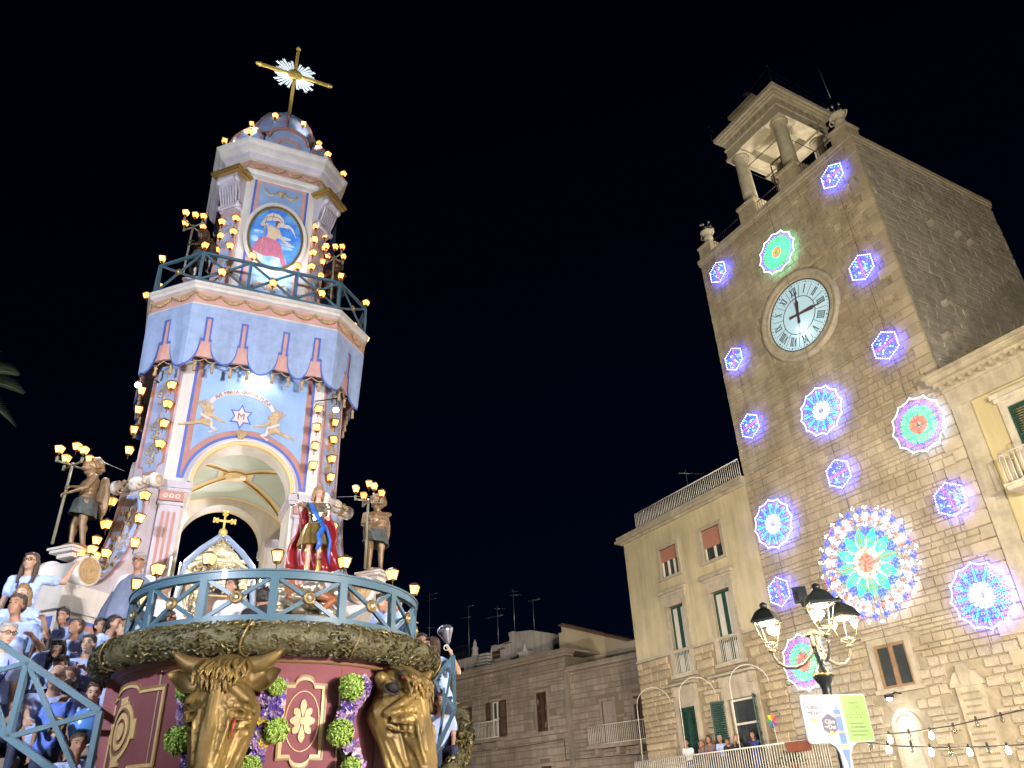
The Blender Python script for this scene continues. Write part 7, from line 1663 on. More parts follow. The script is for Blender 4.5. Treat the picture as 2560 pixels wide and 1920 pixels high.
def flower_garland(label, line, width, mums, R0=1.47):
    P = [on_cyl(*z4(x, y), R0 + 0.05) for x, y in line]; t = thing('flower_garland', label, 'garland', P[0], 'flower garlands round the bull heads')
    cum = [0]
    for a, b in zip(P[:-1], P[1:]): cum.append(cum[-1] + (b - a).length)
    mb = MB(); mb.tube([p - (p - DCW - V((0, 0, p.z))).normalized() * 0.06 for p in P], 0.06, 8); mb.build('foliage', 'leaf_dark', t)
    n = int(cum[-1] / (0.0095 if width < 0.1 else 0.007)); cl = fr_.choice(list(FL))
    for k in range(n):
        s_ = cum[-1] * fr_.random(); i = max(j for j in range(len(cum)) if cum[j] <= s_ + 1e-9); i = min(i, len(P) - 2); p = P[i].lerp(P[i + 1], (s_ - cum[i]) / max(cum[i + 1] - cum[i], 1e-6))
        out = (p - DCW); out.z = 0; out.normalize(); tan = V((-out.y, out.x, 0)); o = fr_.uniform(-1, 1) * width; bulge = math.sqrt(max(0, 1 - (o / width) ** 2)) * 0.05
        z_ = sin(s_ * 11 + width * 40); pick = fr_.random(); m_ = 'petal_yellow' if pick < 0.05 else ('petal_violet' if pick < 0.45 + 0.25 * z_ else ('petal_lilac' if pick < 0.8 else 'petal_white'))
        nrm = (out + tan * (o / width) * 0.8 + V((0, 0, fr_.uniform(-0.6, 0.3))) + tan * fr_.uniform(-0.3, 0.3)).normalized()
        q = nrm.to_track_quat('Z', 'Y').to_matrix().to_4x4() @ Matrix.Rotation(fr_.uniform(0, 6), 4, 'Z') @ Matrix.Scale(fr_.uniform(0.7, 1.15), 4)
        link('flower', fr_.choice(FL[m_]), t, Matrix.Translation(p + tan * o + out * bulge) @ q)
    for x, y, R_ in mums:
        p = on_cyl(*z4(x, y), R0 + 0.12); link('chrysanthemum', MUM, t, Matrix.Translation(p) @ Euler((fr_.uniform(0, 6), fr_.uniform(0, 6), 0)).to_matrix().to_4x4() @ Matrix.Scale(R_, 4))
flower_garland('purple flower garland with green chrysanthemums right of the front bull head', [(1075, 740), (1060, 830), (1030, 930), (1005, 1020), (960, 1110), (920, 1190), (890, 1280)], 0.11, [(1090, 790, 0.075), (1085, 1030, 0.1), (940, 1235, 0.09)])
flower_garland('narrow flower garland with a big green chrysanthemum left of the front bull head', [(595, 800), (585, 900), (585, 990), (600, 1090), (605, 1180), (620, 1280)], 0.05, [(585, 815, 0.08), (550, 1085, 0.115)])
flower_garland('mixed flower garland with two large chrysanthemums left of the turned bull head', [(1585, 740), (1545, 830), (1480, 910), (1450, 990), (1475, 1080), (1500, 1160), (1530, 1250)], 0.075, [(1500, 790, 0.11), (1440, 1045, 0.11), (1500, 1245, 0.09)], 1.5)

# ------------------------------------------------------------------ figures
SK = {}
for n_, c in (('fair', (0.50, 0.30, 0.21)), ('tan', (0.36, 0.19, 0.12)), ('pale', (0.56, 0.36, 0.27))): mat('skin_' + n_, c, 0.5, var=0.1, vs=12, bump=0.05, bs=60)
mat('eye_dark', (0.02, 0.015, 0.012), 0.2, var=0); mat('lips', (0.30, 0.10, 0.08), 0.5, var=0)
for n_, c in (('dark', (0.016, 0.011, 0.009)), ('brown', (0.055, 0.03, 0.018)), ('blond', (0.24, 0.14, 0.06)), ('grey', (0.30, 0.29, 0.29)), ('auburn', (0.10, 0.035, 0.02))): mat('hair_' + n_, c, 0.5, var=0.3, vs=30, bump=0.5, bs=30, stretch=(5, 5, 0.8))
mat('tee_sky', (0.40, 0.52, 0.84), 0.85, var=0.14, vs=6, bump=1.0, bs=9, orand=0.14); mat('tee_pale', (0.36, 0.45, 0.74), 0.85, var=0.14, vs=6, bump=1.0, bs=9, orand=0.12); mat('tee_royal', (0.10, 0.18, 0.60), 0.8, var=0.1, bump=0.3, bs=7); mat('tee_white', (0.66, 0.66, 0.68), 0.85, var=0.06, bump=0.35, bs=7)
mat('denim', (0.025, 0.035, 0.075), 0.85, var=0.2, vs=9, bump=0.2, bs=30); mat('dark_cloth', (0.02, 0.02, 0.024), 0.85, var=0.15, bump=0.2, bs=20); mat('robe_white', (0.60, 0.56, 0.55), 0.8, var=0.08, bump=0.5, bs=6, stretch=(3, 3, 0.5)); mat('satin', (0.40, 0.46, 0.66), 0.2, metal=0.6, var=0.15, vs=7, bump=1.0, bs=6, stretch=(1.6, 1.6, 0.7))
mat('floral', (0.18, 0.12, 0.12), 0.8, var=0.5, vs=30); mat('blue_dress', (0.02, 0.03, 0.22), 0.7, var=0.1, bump=0.3, bs=8); mat('glasses', (0.01, 0.01, 0.01), 0.2, var=0); mat('lanyard', (0.015, 0.03, 0.28), 0.6, var=0); mat('pink_print', (0.5, 0.2, 0.3), 0.7, var=0)
def ik(s, h, l1, l2, pole):
    d = h - s; L = min(d.length, (l1 + l2) * 0.995); t = d.normalized(); a = (l1 * l1 - l2 * l2 + L * L) / (2 * L); hh = math.sqrt(max(l1 * l1 - a * a, 0)); p = pole - t * pole.dot(t)
    p = p.normalized() if p.length > 1e-4 else t.orthogonal(); return s + t * a + p * hh, s + t * L
def hand_prims(mb, wp, d, up, curl, s=1.0, thumb=1):
    side = d.cross(up).normalized(); up = side.cross(d); mb.ell(wp + d * 0.045 * s, (0.04 * s, 0.018 * s, 0.045 * s), 10, 8, R=Matrix((side, up, d)).transposed())
    for k in range(4):
        b = wp + d * (0.08 - 0.004 * abs(k - 1.5)) * s + side * (k - 1.5) * 0.0225 * s; L = (0.062, 0.072, 0.068, 0.052)[k] * s; m = b + (d * cos(curl * 0.6) - up * sin(curl * 0.6)) * L * 0.5; e = m + (d * cos(curl * 1.5) - up * sin(curl * 1.5)) * L * 0.5
        mb.capsule(b - d * 0.015 * s, m, 0.0105 * s, 0.0098 * s, 7); mb.capsule(m, e, 0.0098 * s, 0.0082 * s, 7)
    b = wp + d * 0.025 * s + side * thumb * 0.034 * s; m = b + (d * 0.6 + side * thumb * 0.75).normalized() * 0.035 * s; mb.capsule(b, m, 0.0125 * s, 0.011 * s, 7); mb.capsule(m, m + (d - up * 0.4).normalized() * 0.03 * s, 0.011 * s, 0.009 * s, 7)
def body(M, H, P, hs=1.0, g=1.0):
    """returns dict of MB: skin, top, bottom, hair, plus the head frame and joints; M places the figure, P is the pose"""
    k = H / 1.7; R = {n: MB(M) for n in ('skin', 'top', 'bottom', 'hair', 'extra')}
    sit = P.get('sit', False); hipz = (0.5 if sit else 0.92) * k; pel = V((0, 0, hipz)); lean = P.get('lean', 5 if not sit else 8); roll = P.get('roll', 0)
    T = Matrix.Translation(pel) @ Matrix.Rotation(rad(-lean), 4, 'X') @ Matrix.Rotation(rad(roll), 4, 'Y'); X = lambda x, y, z: T @ V((x * k * g, y * k * g, z * k))
    U = T.to_3x3(); up = U @ V((0, 0, 1))
    sk, tp, bt = R['skin'], R['top'], R['bottom']
    sh = {s: X(s * 0.185 / max(g, 1) ** 0.5, -0.01, 0.47) for s in (-1, 1)}; nk = X(0, 0.0, 0.53); hd = X(0, 0.035, 0.0) + up * (0.60 * k + 0.1 * k * hs)
    for (z, rx, ry, y) in ((-0.02, 0.155, 0.115, -0.01), (0.08, 0.14, 0.1, 0), (0.18, 0.14, 0.1, 0.005), (0.28, 0.155, 0.11, 0.01), (0.36, 0.165, 0.112, 0.0), (0.43, 0.15, 0.09, -0.01)):
        c = X(0, y, z); sk.ell(c, (rx * k * g, ry * k * g, 0.1 * k), 16, 10, R=U); tp.ell(c, (rx * k * g + 0.012, ry * k * g + 0.012, 0.105 * k), 18, 10, R=U)
    if P.get('belly'): 
        for m_ in (sk, tp): m_.ell(X(0, 0.07, 0.14), (0.15 * k * g, 0.1 * k * g + (0.02 if m_ is tp else 0), 0.15 * k), 16, 10, R=U)
    for s in (-1, 1):
        sk.capsule(X(s * 0.05, -0.01, 0.48), sh[s], 0.06 * k, 0.055 * k); tp.capsule(X(s * 0.06, -0.01, 0.47), sh[s], 0.068 * k, 0.066 * k)
    sk.capsule(X(0, -0.01, 0.46), hd - up * 0.07 * k * hs, 0.058 * k * (0.6 + 0.4 * hs), 0.052 * k * (0.5 + 0.5 * hs))
    yw, pt, rl_ = P.get('head', (0, 0, 0)); HM = Matrix.Translation(hd) @ U.to_4x4() @ Matrix.Rotation(rad(lean), 4, 'X') @ Matrix.Rotation(rad(yw), 4, 'Z') @ Matrix.Rotation(rad(pt), 4, 'X') @ Matrix.Rotation(rad(rl_), 4, 'Y') @ Matrix.Scale(k * hs, 4)
    Q = HM.to_3x3()
    def he(c, r, mb=sk, n=14, m=10): mb.ell((0, 0, 0), 1, n, m, M=HM @ Matrix.Translation(c) @ Matrix.Diagonal((*r, 1)))
    he((0, -0.012, 0.03), (0.077, 0.096, 0.09)); he((0, 0.025, -0.03), (0.062, 0.068, 0.082)); he((0, 0.036, -0.086), (0.04, 0.044, 0.034)); he((0, 0.06, 0.03), (0.058, 0.032, 0.03))
    sk.capsule((0, 0.088, 0.005), (0, 0.108, -0.03), 0.0095, 0.0155, 8, M=HM); he((0, 0.072, 0.026), (0.048, 0.022, 0.011))
    for s in (-1, 1): he((s * 0.036, 0.056, -0.032), (0.024, 0.026, 0.026)); he((s * 0.078, -0.008, -0.012), (0.011, 0.02, 0.032)); he((s * 0.014, 0.1, -0.034), (0.009, 0.009, 0.008))
    he((0, 0.082, -0.064), (0.023, 0.012, 0.007)); he((0, 0.08, -0.077), (0.019, 0.012, 0.008)); he((0, 0.075, -0.1), (0.018, 0.014, 0.013))
    arms = {}
    for s in (-1, 1):
        tg = P.get('hand_r' if s > 0 else 'hand_l'); 
        if tg is None: tg = V((s * 0.12, 0.36, 0.06)) + V((0, 0, 0)) if sit else V((s * 0.27, 0.06, -0.12)); tg = pel + V((tg.x * k, tg.y * k, tg.z * k))
        else: tg = V(tg)
        pole = P.get('pole_r' if s > 0 else 'pole_l', V((s * 0.45, -0.45, -0.8))); e, hnd = ik(sh[s], tg, 0.28 * k, 0.25 * k, V(pole)); arms[s] = (sh[s], e, hnd)
        sk.capsule(sh[s], e, 0.05 * k * g ** 0.5, 0.039 * k); sk.capsule(e, hnd, 0.04 * k, 0.026 * k); sk.ell(e.lerp(hnd, 0.25), (0.043 * k,) * 3, 8, 6)
        d = (hnd - e).normalized(); pu = V(P.get('palm_up', (0, 0, 1))); hand_prims(sk, hnd, d, pu if abs(pu.normalized().dot(d)) < 0.95 else V((0, 1, 0.2)), P.get('curl', 0.5), k * (0.8 + 0.2 * hs), -s)
        sl = P.get('sleeve', 0.55); q = sh[s].lerp(e, min(sl, 1)); tp.capsule(sh[s], q, 0.066 * k, 0.062 * k + 0.004)
        if sl > 1: tp.capsule(e, e.lerp(hnd, sl - 1), 0.06 * k, 0.055 * k)
    for s in (-1, 1):
        hp = pel + V((s * 0.09 * k * g, 0, -0.02 * k))
        if sit: kn = pel + V((s * 0.12 * k, 0.42 * k, 0.03 * k)); ft_ = kn + V((0, 0.04 * k, -0.44 * k))
        else: st = P.get('stride', 0.03) * s; kn = V((s * 0.095 * k, (st + 0.03) * k, 0.49 * k)); ft_ = V((s * 0.1 * k, st * k * 1.4 - 0.02 * k, 0.07 * k))
        if P.get('knee') and s == P['knee']: kn = V((s * 0.12 * k, 0.22 * k, 0.66 * k)); ft_ = V((s * 0.14 * k, 0.2 * k, 0.3 * k))
        sk.capsule(hp, kn, 0.08 * k * g ** 0.5, 0.055 * k); sk.capsule(kn, ft_, 0.055 * k, 0.036 * k); sk.ell(kn.lerp(ft_, 0.28) + V((0, -0.02 * k, 0)), (0.052 * k, 0.05 * k, 0.1 * k), 10, 8); sk.capsule(ft_ + V((0, -0.03, -0.03)) * k, ft_ + V((s * 0.02, 0.13, -0.04)) * k, 0.036 * k, 0.03 * k)
        bt.capsule(hp, kn, 0.095 * k * g ** 0.5, 0.07 * k); bt.capsule(kn, ft_.lerp(kn, 0.12) if P.get('shorts') is None else kn.lerp(ft_, 0.1), 0.07 * k, 0.058 * k)
    bt.ell(pel, (0.165 * k * g, 0.125 * k * g, 0.12 * k), 16, 10)
    R['hm'] = HM; R['joints'] = dict(pel=pel, arms=arms, nk=nk, hd=hd, k=k, X=X, U=U, T=T); return R
def hair_prims(R, style):
    mb, HM = R['hair'], R['hm']
    def he(c, r): mb.ell((0, 0, 0), 1, 14, 10, M=HM @ Matrix.Translation(c) @ Matrix.Diagonal((*r, 1)))
    cp = lambda p, q, a, b: mb.capsule(p, q, a, b, 9, M=HM)
    if style == 'bald': 
        for s in (-1, 1): he((s * 0.068, -0.03, 0.005), (0.015, 0.045, 0.03))
        he((0, -0.09, -0.01), (0.06, 0.022, 0.035)); return
    he((0, -0.024, 0.058), (0.084, 0.095, 0.074)); he((0, -0.05, 0.0), (0.08, 0.066, 0.09))
    for s in (-1, 1): he((s * 0.07, -0.012, 0.03), (0.018, 0.045, 0.045))
    for i in range(7): he((-0.06 + 0.02 * i, 0.058 - 0.01 * abs(i - 3), 0.085), (0.018, 0.026, 0.022))
    if style in ('bangs', 'long_bangs'): 
        for i in range(7): cp((-0.06 + 0.02 * i, 0.065, 0.085), (-0.063 + 0.021 * i, 0.09 - 0.008 * abs(i - 3), 0.035), 0.016, 0.012)
    if 'long' in style:
        for s in (-1, 1):
            cp((s * 0.072, -0.015, 0.02), (s * 0.088, -0.005, -0.12), 0.028, 0.034); cp((s * 0.088, -0.005, -0.12), (s * 0.09, 0.03, -0.27), 0.034, 0.02); cp((s * 0.05, -0.06, 0), (s * 0.06, -0.075, -0.25), 0.045, 0.035)
        cp((0, -0.075, 0), (0, -0.09, -0.26), 0.055, 0.045)
    if style == 'wavy':
        for s in (-1, 1):
            for j in range(4): he((s * (0.088 + 0.008 * (j % 2)), 0.0 - 0.01 * j, 0.02 - 0.045 * j), (0.032, 0.04, 0.035))
        he((0, -0.08, -0.06), (0.085, 0.04, 0.1)); he((0, 0.01, 0.115), (0.06, 0.06, 0.03))
    if style == 'bun': he((0, -0.12, 0.05), (0.045, 0.04, 0.045))
    if style == 'pony': cp((0, -0.1, 0.05), (0, -0.15, -0.02), 0.03, 0.035); cp((0, -0.15, -0.02), (0, -0.15, -0.17), 0.035, 0.015)
    if style == 'curly':
        q = random.Random(3)
        for i in range(60): a, z = q.uniform(2.4, 7.0) if i % 3 else q.uniform(0, 6.28), q.uniform(-0.05, 0.135) if i % 3 else q.uniform(0.07, 0.135); he((0.078 * cos(a) * math.sqrt(max(0.1, 1 - (z / 0.14) ** 2)), -0.03 + 0.078 * sin(a) * math.sqrt(max(0.1, 1 - (z / 0.14) ** 2)), z), (0.024, 0.024, 0.022))
TOPS = {}
def finish(name, label, cat, R, M, mats, vox, group=None, hair=None, glasses=False, bottom=True, features=True, top=True):
    base = M @ V((0, 0, 0)); t = thing(name, label, cat, base, group); S1 = M.to_3x3().col[0].length
    b = R['skin'].build('body', mats['skin'], t); remesh(b, vox, 2)
    if top and R['top'].v and mats.get('top'): remesh(R['top'].build('shirt', mats['top'], t), vox * 1.15, 3); REMESH[-1] = (REMESH[-1][0], crumple(0.010, 11, 0.75))
    if bottom and mats.get('bottom'): remesh(R['bottom'].build('trousers', mats['bottom'], t), vox * 1.4, 3)
    if hair:
        hair_prims(R, hair); remesh(R['hair'].build('hair', mats['hair'], t), vox * 0.9, 1); REMESH[-1] = (REMESH[-1][0], crumple(0.006, 34, 0.35))
    HM = M @ R['hm']
    if features:
        for s in (-1, 1):
            mb = MB(HM); mb.ell((s * 0.0305, 0.086, 0.007), (0.0115, 0.006, 0.0055), 8, 6); mb.build('eye', 'eye_dark', t)
            if mats.get('hair'):
                mb = MB(HM); mb.tube([(s * 0.014, 0.095, 0.027), (s * 0.032, 0.093, 0.034), (s * 0.05, 0.078, 0.027)], [0.0025, 0.0032, 0.0018], 5); mb.build('eyebrow', mats['hair'], t)
        mb = MB(HM); mb.ell((0, 0.0905, -0.07), (0.021, 0.006, 0.0065), 10, 6); mb.build('mouth', 'lips', t)
    if glasses:
        mb = MB(HM)
        for s in (-1, 1): mb.tube([(s * 0.031 + 0.024 * cos(a), 0.1, 0.004 + 0.019 * sin(a)) for a in [2 * pi * i / 14 for i in range(14)]], 0.0035, 5, closed=True); mb.tube([(s * 0.055, 0.098, 0.008), (s * 0.08, 0.0, 0.008)], 0.003, 4)
        mb.tube([(-0.008, 0.103, 0.008), (0.008, 0.103, 0.008)], 0.003, 4); mb.build('glasses', 'glasses', t)
    return t
TIERS = []
def person(label, px, py, dist, H=1.65, face=180, pose=None, skin='fair', hair=('short', 'brown'), top='tee_sky', bottom='denim', glasses=False, vox=0.0135, group='people riding on the float', hs=1.0, g=1.0, hands=None, tier=True, extra=None, feat=True):
    """person whose head stands at a measured place; the feet or the seat get a step of the float under them"""
    pose = dict(pose or {}); az = face; head = at_dist(px, py, dist)
    R0 = body(Matrix.Identity(4), H, pose, hs, g); hl = R0['joints']['hd']; Rz = Matrix.Rotation(rad(-az), 4, 'Z'); loc = head - (Rz @ hl); M = Matrix.Translation(loc) @ Rz; Mi = M.inverted()
    for kx, v in (hands or {}).items(): pose[kx] = Mi @ at_dist(*v)
    R = body(M, H, pose, hs, g); mats = dict(skin='skin_' + skin, top=top, bottom=bottom, hair='hair_' + hair[1])
    t = finish('person', label, 'person', R, M, mats, vox, group, hair[0], glasses, features=feat)
    if extra: extra(t, R, M)
    if tier: TIERS.append((loc, pose.get('sit', False), H / 1.7))
    return t
def lanyard(t, R, M):
    X = R['joints']['X']; mb = MB(M); mb.tube([X(-0.07, 0.03, 0.5), X(-0.06, 0.14, 0.36), X(0, 0.15, 0.2), X(0.06, 0.14, 0.36), X(0.07, 0.03, 0.5)], 0.008, 5, flat=1.6); mb.build('lanyard', 'lanyard', t)
def logo(t, R, M):
    X, U = R['joints']['X'], R['joints']['U']; mb = MB(M); mb.ell(X(-0.07, 0.142, 0.34), (0.022, 0.006, 0.026), 8, 6, R=U); mb.build('shirt_print', 'pink_print', t)
def zc(x, y): return x * 0.3377, 1360 + y * 0.3377
# ------------------------------------------------------------------ cherubs with lamp poles
mat('cherub_bronze', (0.25, 0.165, 0.09), 0.45, metal=0.3, var=0.3, vs=9, bump=0.2, bs=22, col2=(0.30, 0.20, 0.11), mixs=6)
mat('cherub_cloth', (0.12, 0.14, 0.13), 0.45, metal=0.4, var=0.3, vs=10, bump=0.5, bs=10)
mat('pole_paint', (0.22, 0.21, 0.15), 0.45, var=0.1)
def cherub(label, base, face, H, poleside, small=False, mt='cherub_bronze'):
    M = Matrix.Translation(V(base)) @ Matrix.Rotation(rad(-face), 4, 'Z') @ Matrix.Diagonal((1.28, 1.28, 1, 1)); k = H / 1.7; pole_xy = V((poleside * 0.16, 0.3, 0)) * k
    P = dict(lean=-2, head=(-poleside * 30, -8, 0), hand_r=V((pole_xy.x - 0.03 * k, pole_xy.y - 0.03, 1.12 * k)), hand_l=V((pole_xy.x - 0.03 * k, pole_xy.y - 0.03, 1.0 * k)), stride=0.05, curl=1.0)
    R = body(M, H, P, 1.5, 1.28); mats = dict(skin=mt, hair=mt)
    t = finish('cherub_statue', label, 'statue', R, M, mats, 0.016 if not small else 0.018, 'bronze cherubs with lamp poles', 'curly', bottom=False, features=False, top=False)
    mb = MB(M)
    for z, r_ in ((0.95, 0.19), (0.86, 0.215), (0.74, 0.24), (0.66, 0.25)): pass
    n = 30; vs = []
    for z, rx, ry in ((0.98, 0.185, 0.15), (0.9, 0.2, 0.165), (0.78, 0.215, 0.18), (0.66, 0.23, 0.2)):
        for i in range(n): a = 2 * pi * i / n; f = 1 + 0.05 * sin(a * 7 + z * 9); vs.append((rx * k * f * cos(a), ry * k * f * sin(a), (z + 0.05 * sin(a + 1) * (1 - z) * 3) * k))
    mb.add(vs, [(j * n + i, j * n + (i + 1) % n, (j + 1) * n + (i + 1) % n, (j + 1) * n + i) for j in range(3) for i in range(n)], 0, True); mb.build('loincloth', 'cherub_cloth', t)
    for sg in (-1, 1):
        mb = MB(M)
        for j in range(15):
            q = j / 14; p0 = V((sg * 0.06, -0.13, 1.3 - 0.32 * q)) * k; p1 = p0 + V((sg * (0.10 + 0.12 * (1 - q)), -0.12 - 0.04 * q, 0.12 - 0.46 * q)) * k * (0.35 + 0.75 * sin(pi * (0.1 + 0.62 * q))); pm = p0.lerp(p1, 0.5) + V((sg * 0.05, -0.03, 0.08)) * k
            mb.tube([p0, p0.lerp(pm, 0.5), pm, p1.lerp(pm, 0.3), p1], [0.02 * k, 0.05 * k, 0.052 * k, 0.04 * k, 0.012 * k], 8, flat=0.4)
        w_ = mb.build('wing', mt, t); remesh(w_, 0.010, 0)
    mb = MB(M); px_, py_ = pole_xy.x, pole_xy.y; ph = 1.62 * k if not small else 1.7 * k
    mb.tube([(px_ * 1.0, py_, 0.0), (px_, py_, ph)], 0.018, 8); 
    for q in range(4): a = q * pi / 2 + 0.4; mb.tube([(px_, py_, ph - 0.05), (px_ + 0.2 * cos(a), py_ + 0.2 * sin(a), ph - 0.05)], 0.016, 6); mb.tube([(px_ + 0.2 * cos(a), py_ + 0.2 * sin(a), ph - 0.07), (px_ + 0.2 * cos(a), py_ + 0.2 * sin(a), ph + 0.02)], 0.02, 6)
    mb.build('lamp_pole', 'pole_paint', t)
    s_ = 0.65
    if s_ not in LM: LM[s_] = lantern_meshes(s_)
    for q in range(5):
        a = q * pi / 2 + 0.4; off = V((0.2 * cos(a), 0.2 * sin(a), 0.08)) if q < 4 else V((0, 0, 0.22)); Mw = Matrix.Translation(M @ (V((px_, py_, ph)) + off)); o = link('lantern', LM[s_][0], t, Mw); link('lantern_glass', LM[s_][1], o, Mw)
    mb = MB(M); mb.lathe([(0.15, -0.01), (0.16, 0.03), (0.1, 0.08)], 12); mb.build('rock', mt, t)
q45 = lambda sa, sb, rho: fx(sa * rho / math.sqrt(2), sb * rho / math.sqrt(2), 0)
cherub('large bronze cherub with lamp pole on the left scroll of the float', q45(-1, 1, 3.42) + V((0, 0, 5.66)), 235, 1.42, -1)
cherub('large bronze cherub with lamp pole on the right scroll of the float', q45(1, 1, 3.42) + V((0, 0, 5.66)), 170, 1.38, 1)
mat('cherub_dark', (0.07, 0.045, 0.03), 0.4, metal=0.5, var=0.3, vs=9, bump=0.2, bs=22)
for sa, lab, fc in ((-1, 'dark cherub with lamp cluster on the left of the upper gallery', 225), (1, 'dark cherub with lamp cluster on the right of the upper gallery', 150)):
    b = fx(sa * 1.5, 1.2, 11.25); mb = MB(Matrix.Translation(b)); mb.box((0, 0, 0.2), (0.4, 0.4, 0.4)); mb.box((0, 0, 0.44), (0.48, 0.48, 0.08)); mb.tube([(-0.24, 0, 0.58), (0.24, 0, 0.58)], 0.12, 12); mb.box((0, 0, 0.72), (0.35, 0.35, 0.06)); mb.build('gallery_pedestal', 'lilac', flo)
    cherub(lab, b + V((0, 0, 0.76)), fc, 1.3, sa, True, 'cherub_dark')
# stay wires of the two large lamp poles
mb = MB(); mb.tube([at_dist(245, 1150, 12.6), at_dist(312, 1178, 14.2)], 0.005, 4); mb.build('stay_wire', 'aluminium', flo); mb = MB(); mb.tube([at_dist(822, 1243, 14.5), at_dist(938, 1240, 13.1)], 0.005, 4); mb.build('stay_wire', 'aluminium', flo)
# low five-lamp bracket by the left buttress
bk = at_dist(232, 1392, 13.4); mb = MB(Matrix.Translation(bk))
for q in range(4): a = q * pi / 2 + 0.3; mb.tube([(0, 0, -0.1), (0.17 * cos(a), 0.17 * sin(a), -0.12)], 0.014, 5)
mb.tube([(0, 0, -0.3), (0, 0, 0.1)], 0.016, 6); mb.build('lamp_bracket', 'pole_paint', flo)
for q in range(5):
    a = q * pi / 2 + 0.3; lantern(bk + (V((0.17 * cos(a), 0.17 * sin(a), 0.0)) if q < 4 else V((0, 0, 0.2))), 0.65)

# ------------------------------------------------------------------ armoured saint
mat('st_skin', (0.60, 0.33, 0.23), 0.35, var=0.08, coat=0.3); mat('st_armor', (0.55, 0.48, 0.34), 0.25, metal=0.8, var=0.25, vs=12, bump=0.6, bs=14); mat('st_gold', (0.62, 0.42, 0.13), 0.28, metal=0.8, var=0.2, vs=10); mat('st_red', (0.26, 0.012, 0.02), 0.3, var=0.15, coat=0.4, bump=0.3, bs=8); mat('st_blue', (0.03, 0.14, 0.58), 0.35, var=0.15, coat=0.3); mat('st_hair', (0.30, 0.19, 0.09), 0.4, var=0.25, vs=20, bump=0.4, bs=25); mat('blade', (0.5, 0.48, 0.48), 0.2, metal=0.8, var=0.05); mat('devil', (0.36, 0.12, 0.05), 0.35, var=0.3, vs=8, bump=0.3, bs=14); mat('rock_silver', (0.45, 0.40, 0.30), 0.28, metal=0.7, var=0.35, vs=10, bump=0.8, bs=14)
sb_ = fx(1.1, 3.5, 5.2); H = 1.5; M = Matrix.Translation(sb_) @ Matrix.Rotation(rad(-165), 4, 'Z'); k = H / 1.7
sw = Matrix(M).inverted() @ at_dist(711, 1243, 11.7); lh = M.inverted() @ at_dist(823, 1345, 11.7)
R = body(M, H, dict(lean=-3, head=(28, -18, 8), hand_r=sw if sw.x > 0 else None, hand_l=lh if sw.x > 0 else sw, **({} if sw.x > 0 else {'hand_r': lh}), stride=0.08, knee=None, pole_l=V((-0.6, -0.5, -0.4)), pole_r=V((0.9, -0.2, -0.2)), curl=1.1, sleeve=0.75), 1.05, 1.0)
sm = finish('saint_statue', 'painted armoured saint statue with sword, red cape and blue sash', 'statue', R, M, dict(skin='st_skin', top='st_armor', hair='st_hair'), 0.013, None, 'wavy', bottom=False, features=True)
mb = MB(M); n = 40; vs = []
for z, rx, ry in ((0.98, 0.2, 0.16), (0.88, 0.24, 0.19), (0.72, 0.28, 0.23), (0.56, 0.31, 0.26)):
    for i in range(n): a = 2 * pi * i / n; f = 1 + 0.06 * sin(a * 12) * (1.05 - z) * 2; vs.append((rx * k * f * cos(a), ry * k * f * sin(a), z * k))
mb.add(vs, [(j * n + i, j * n + (i + 1) % n, (j + 1) * n + (i + 1) % n, (j + 1) * n + i) for j in range(3) for i in range(n)], 0, True); mb.build('kilt', 'st_gold', sm)
mb = MB(M); vs = []; n = 16; m = 12
for j in range(m + 1):
    z = 1.45 - 1.25 * j / m; wd = 0.2 + 0.32 * (j / m) ** 0.8
    for i in range(n + 1): u = -1 + 2 * i / n; vs.append((u * wd * k + 0.03 * sin(j * 0.9), (-0.14 - 0.12 * (j / m) - 0.06 * cos(u * 1.4) + 0.05 * sin(u * 11 + j * 0.4) * (0.3 + j / m) + 0.1 * abs(u) ** 3) * k, z * k))
mb.add(vs, [(j * (n + 1) + i, j * (n + 1) + i + 1, (j + 1) * (n + 1) + i + 1, (j + 1) * (n + 1) + i) for j in range(m) for i in range(n)], 0, True); cp_ = mb.build('cape', 'st_red', sm); cp_.modifiers.new('t', 'SOLIDIFY').thickness = 0.02
mb = MB(M)
mb.tube([V(p) * k for p in ((0.16, -0.05, 1.46), (0.13, 0.12, 1.36), (0.05, 0.17, 1.2), (-0.04, 0.19, 1.05), (-0.1, 0.19, 0.98))], [0.02, 0.045, 0.05, 0.045, 0.03], 9, flat=0.4)
mb.tube([V(p) * k for p in ((-0.08, 0.2, 1.0), (-0.14, 0.26, 0.85), (-0.06, 0.3, 0.7), (-0.1, 0.32, 0.55), (-0.04, 0.3, 0.42))], [0.035, 0.05, 0.045, 0.05, 0.02], 9, flat=0.4)
mb.tube([V(p) * k for p in ((-0.1, 0.2, 1.0), (-0.2, 0.2, 0.86), (-0.28, 0.18, 0.62), (-0.26, 0.18, 0.36), (-0.3, 0.16, 0.2))], [0.03, 0.06, 0.08, 0.07, 0.03], 9, flat=0.35); mb.ell(V((-0.09, 0.21, 1.0)) * k, 0.05); mb.build('sash', 'st_blue', sm)
hp_ = R['joints']['arms'][1][2] if sw.x > 0 else R['joints']['arms'][-1][2]
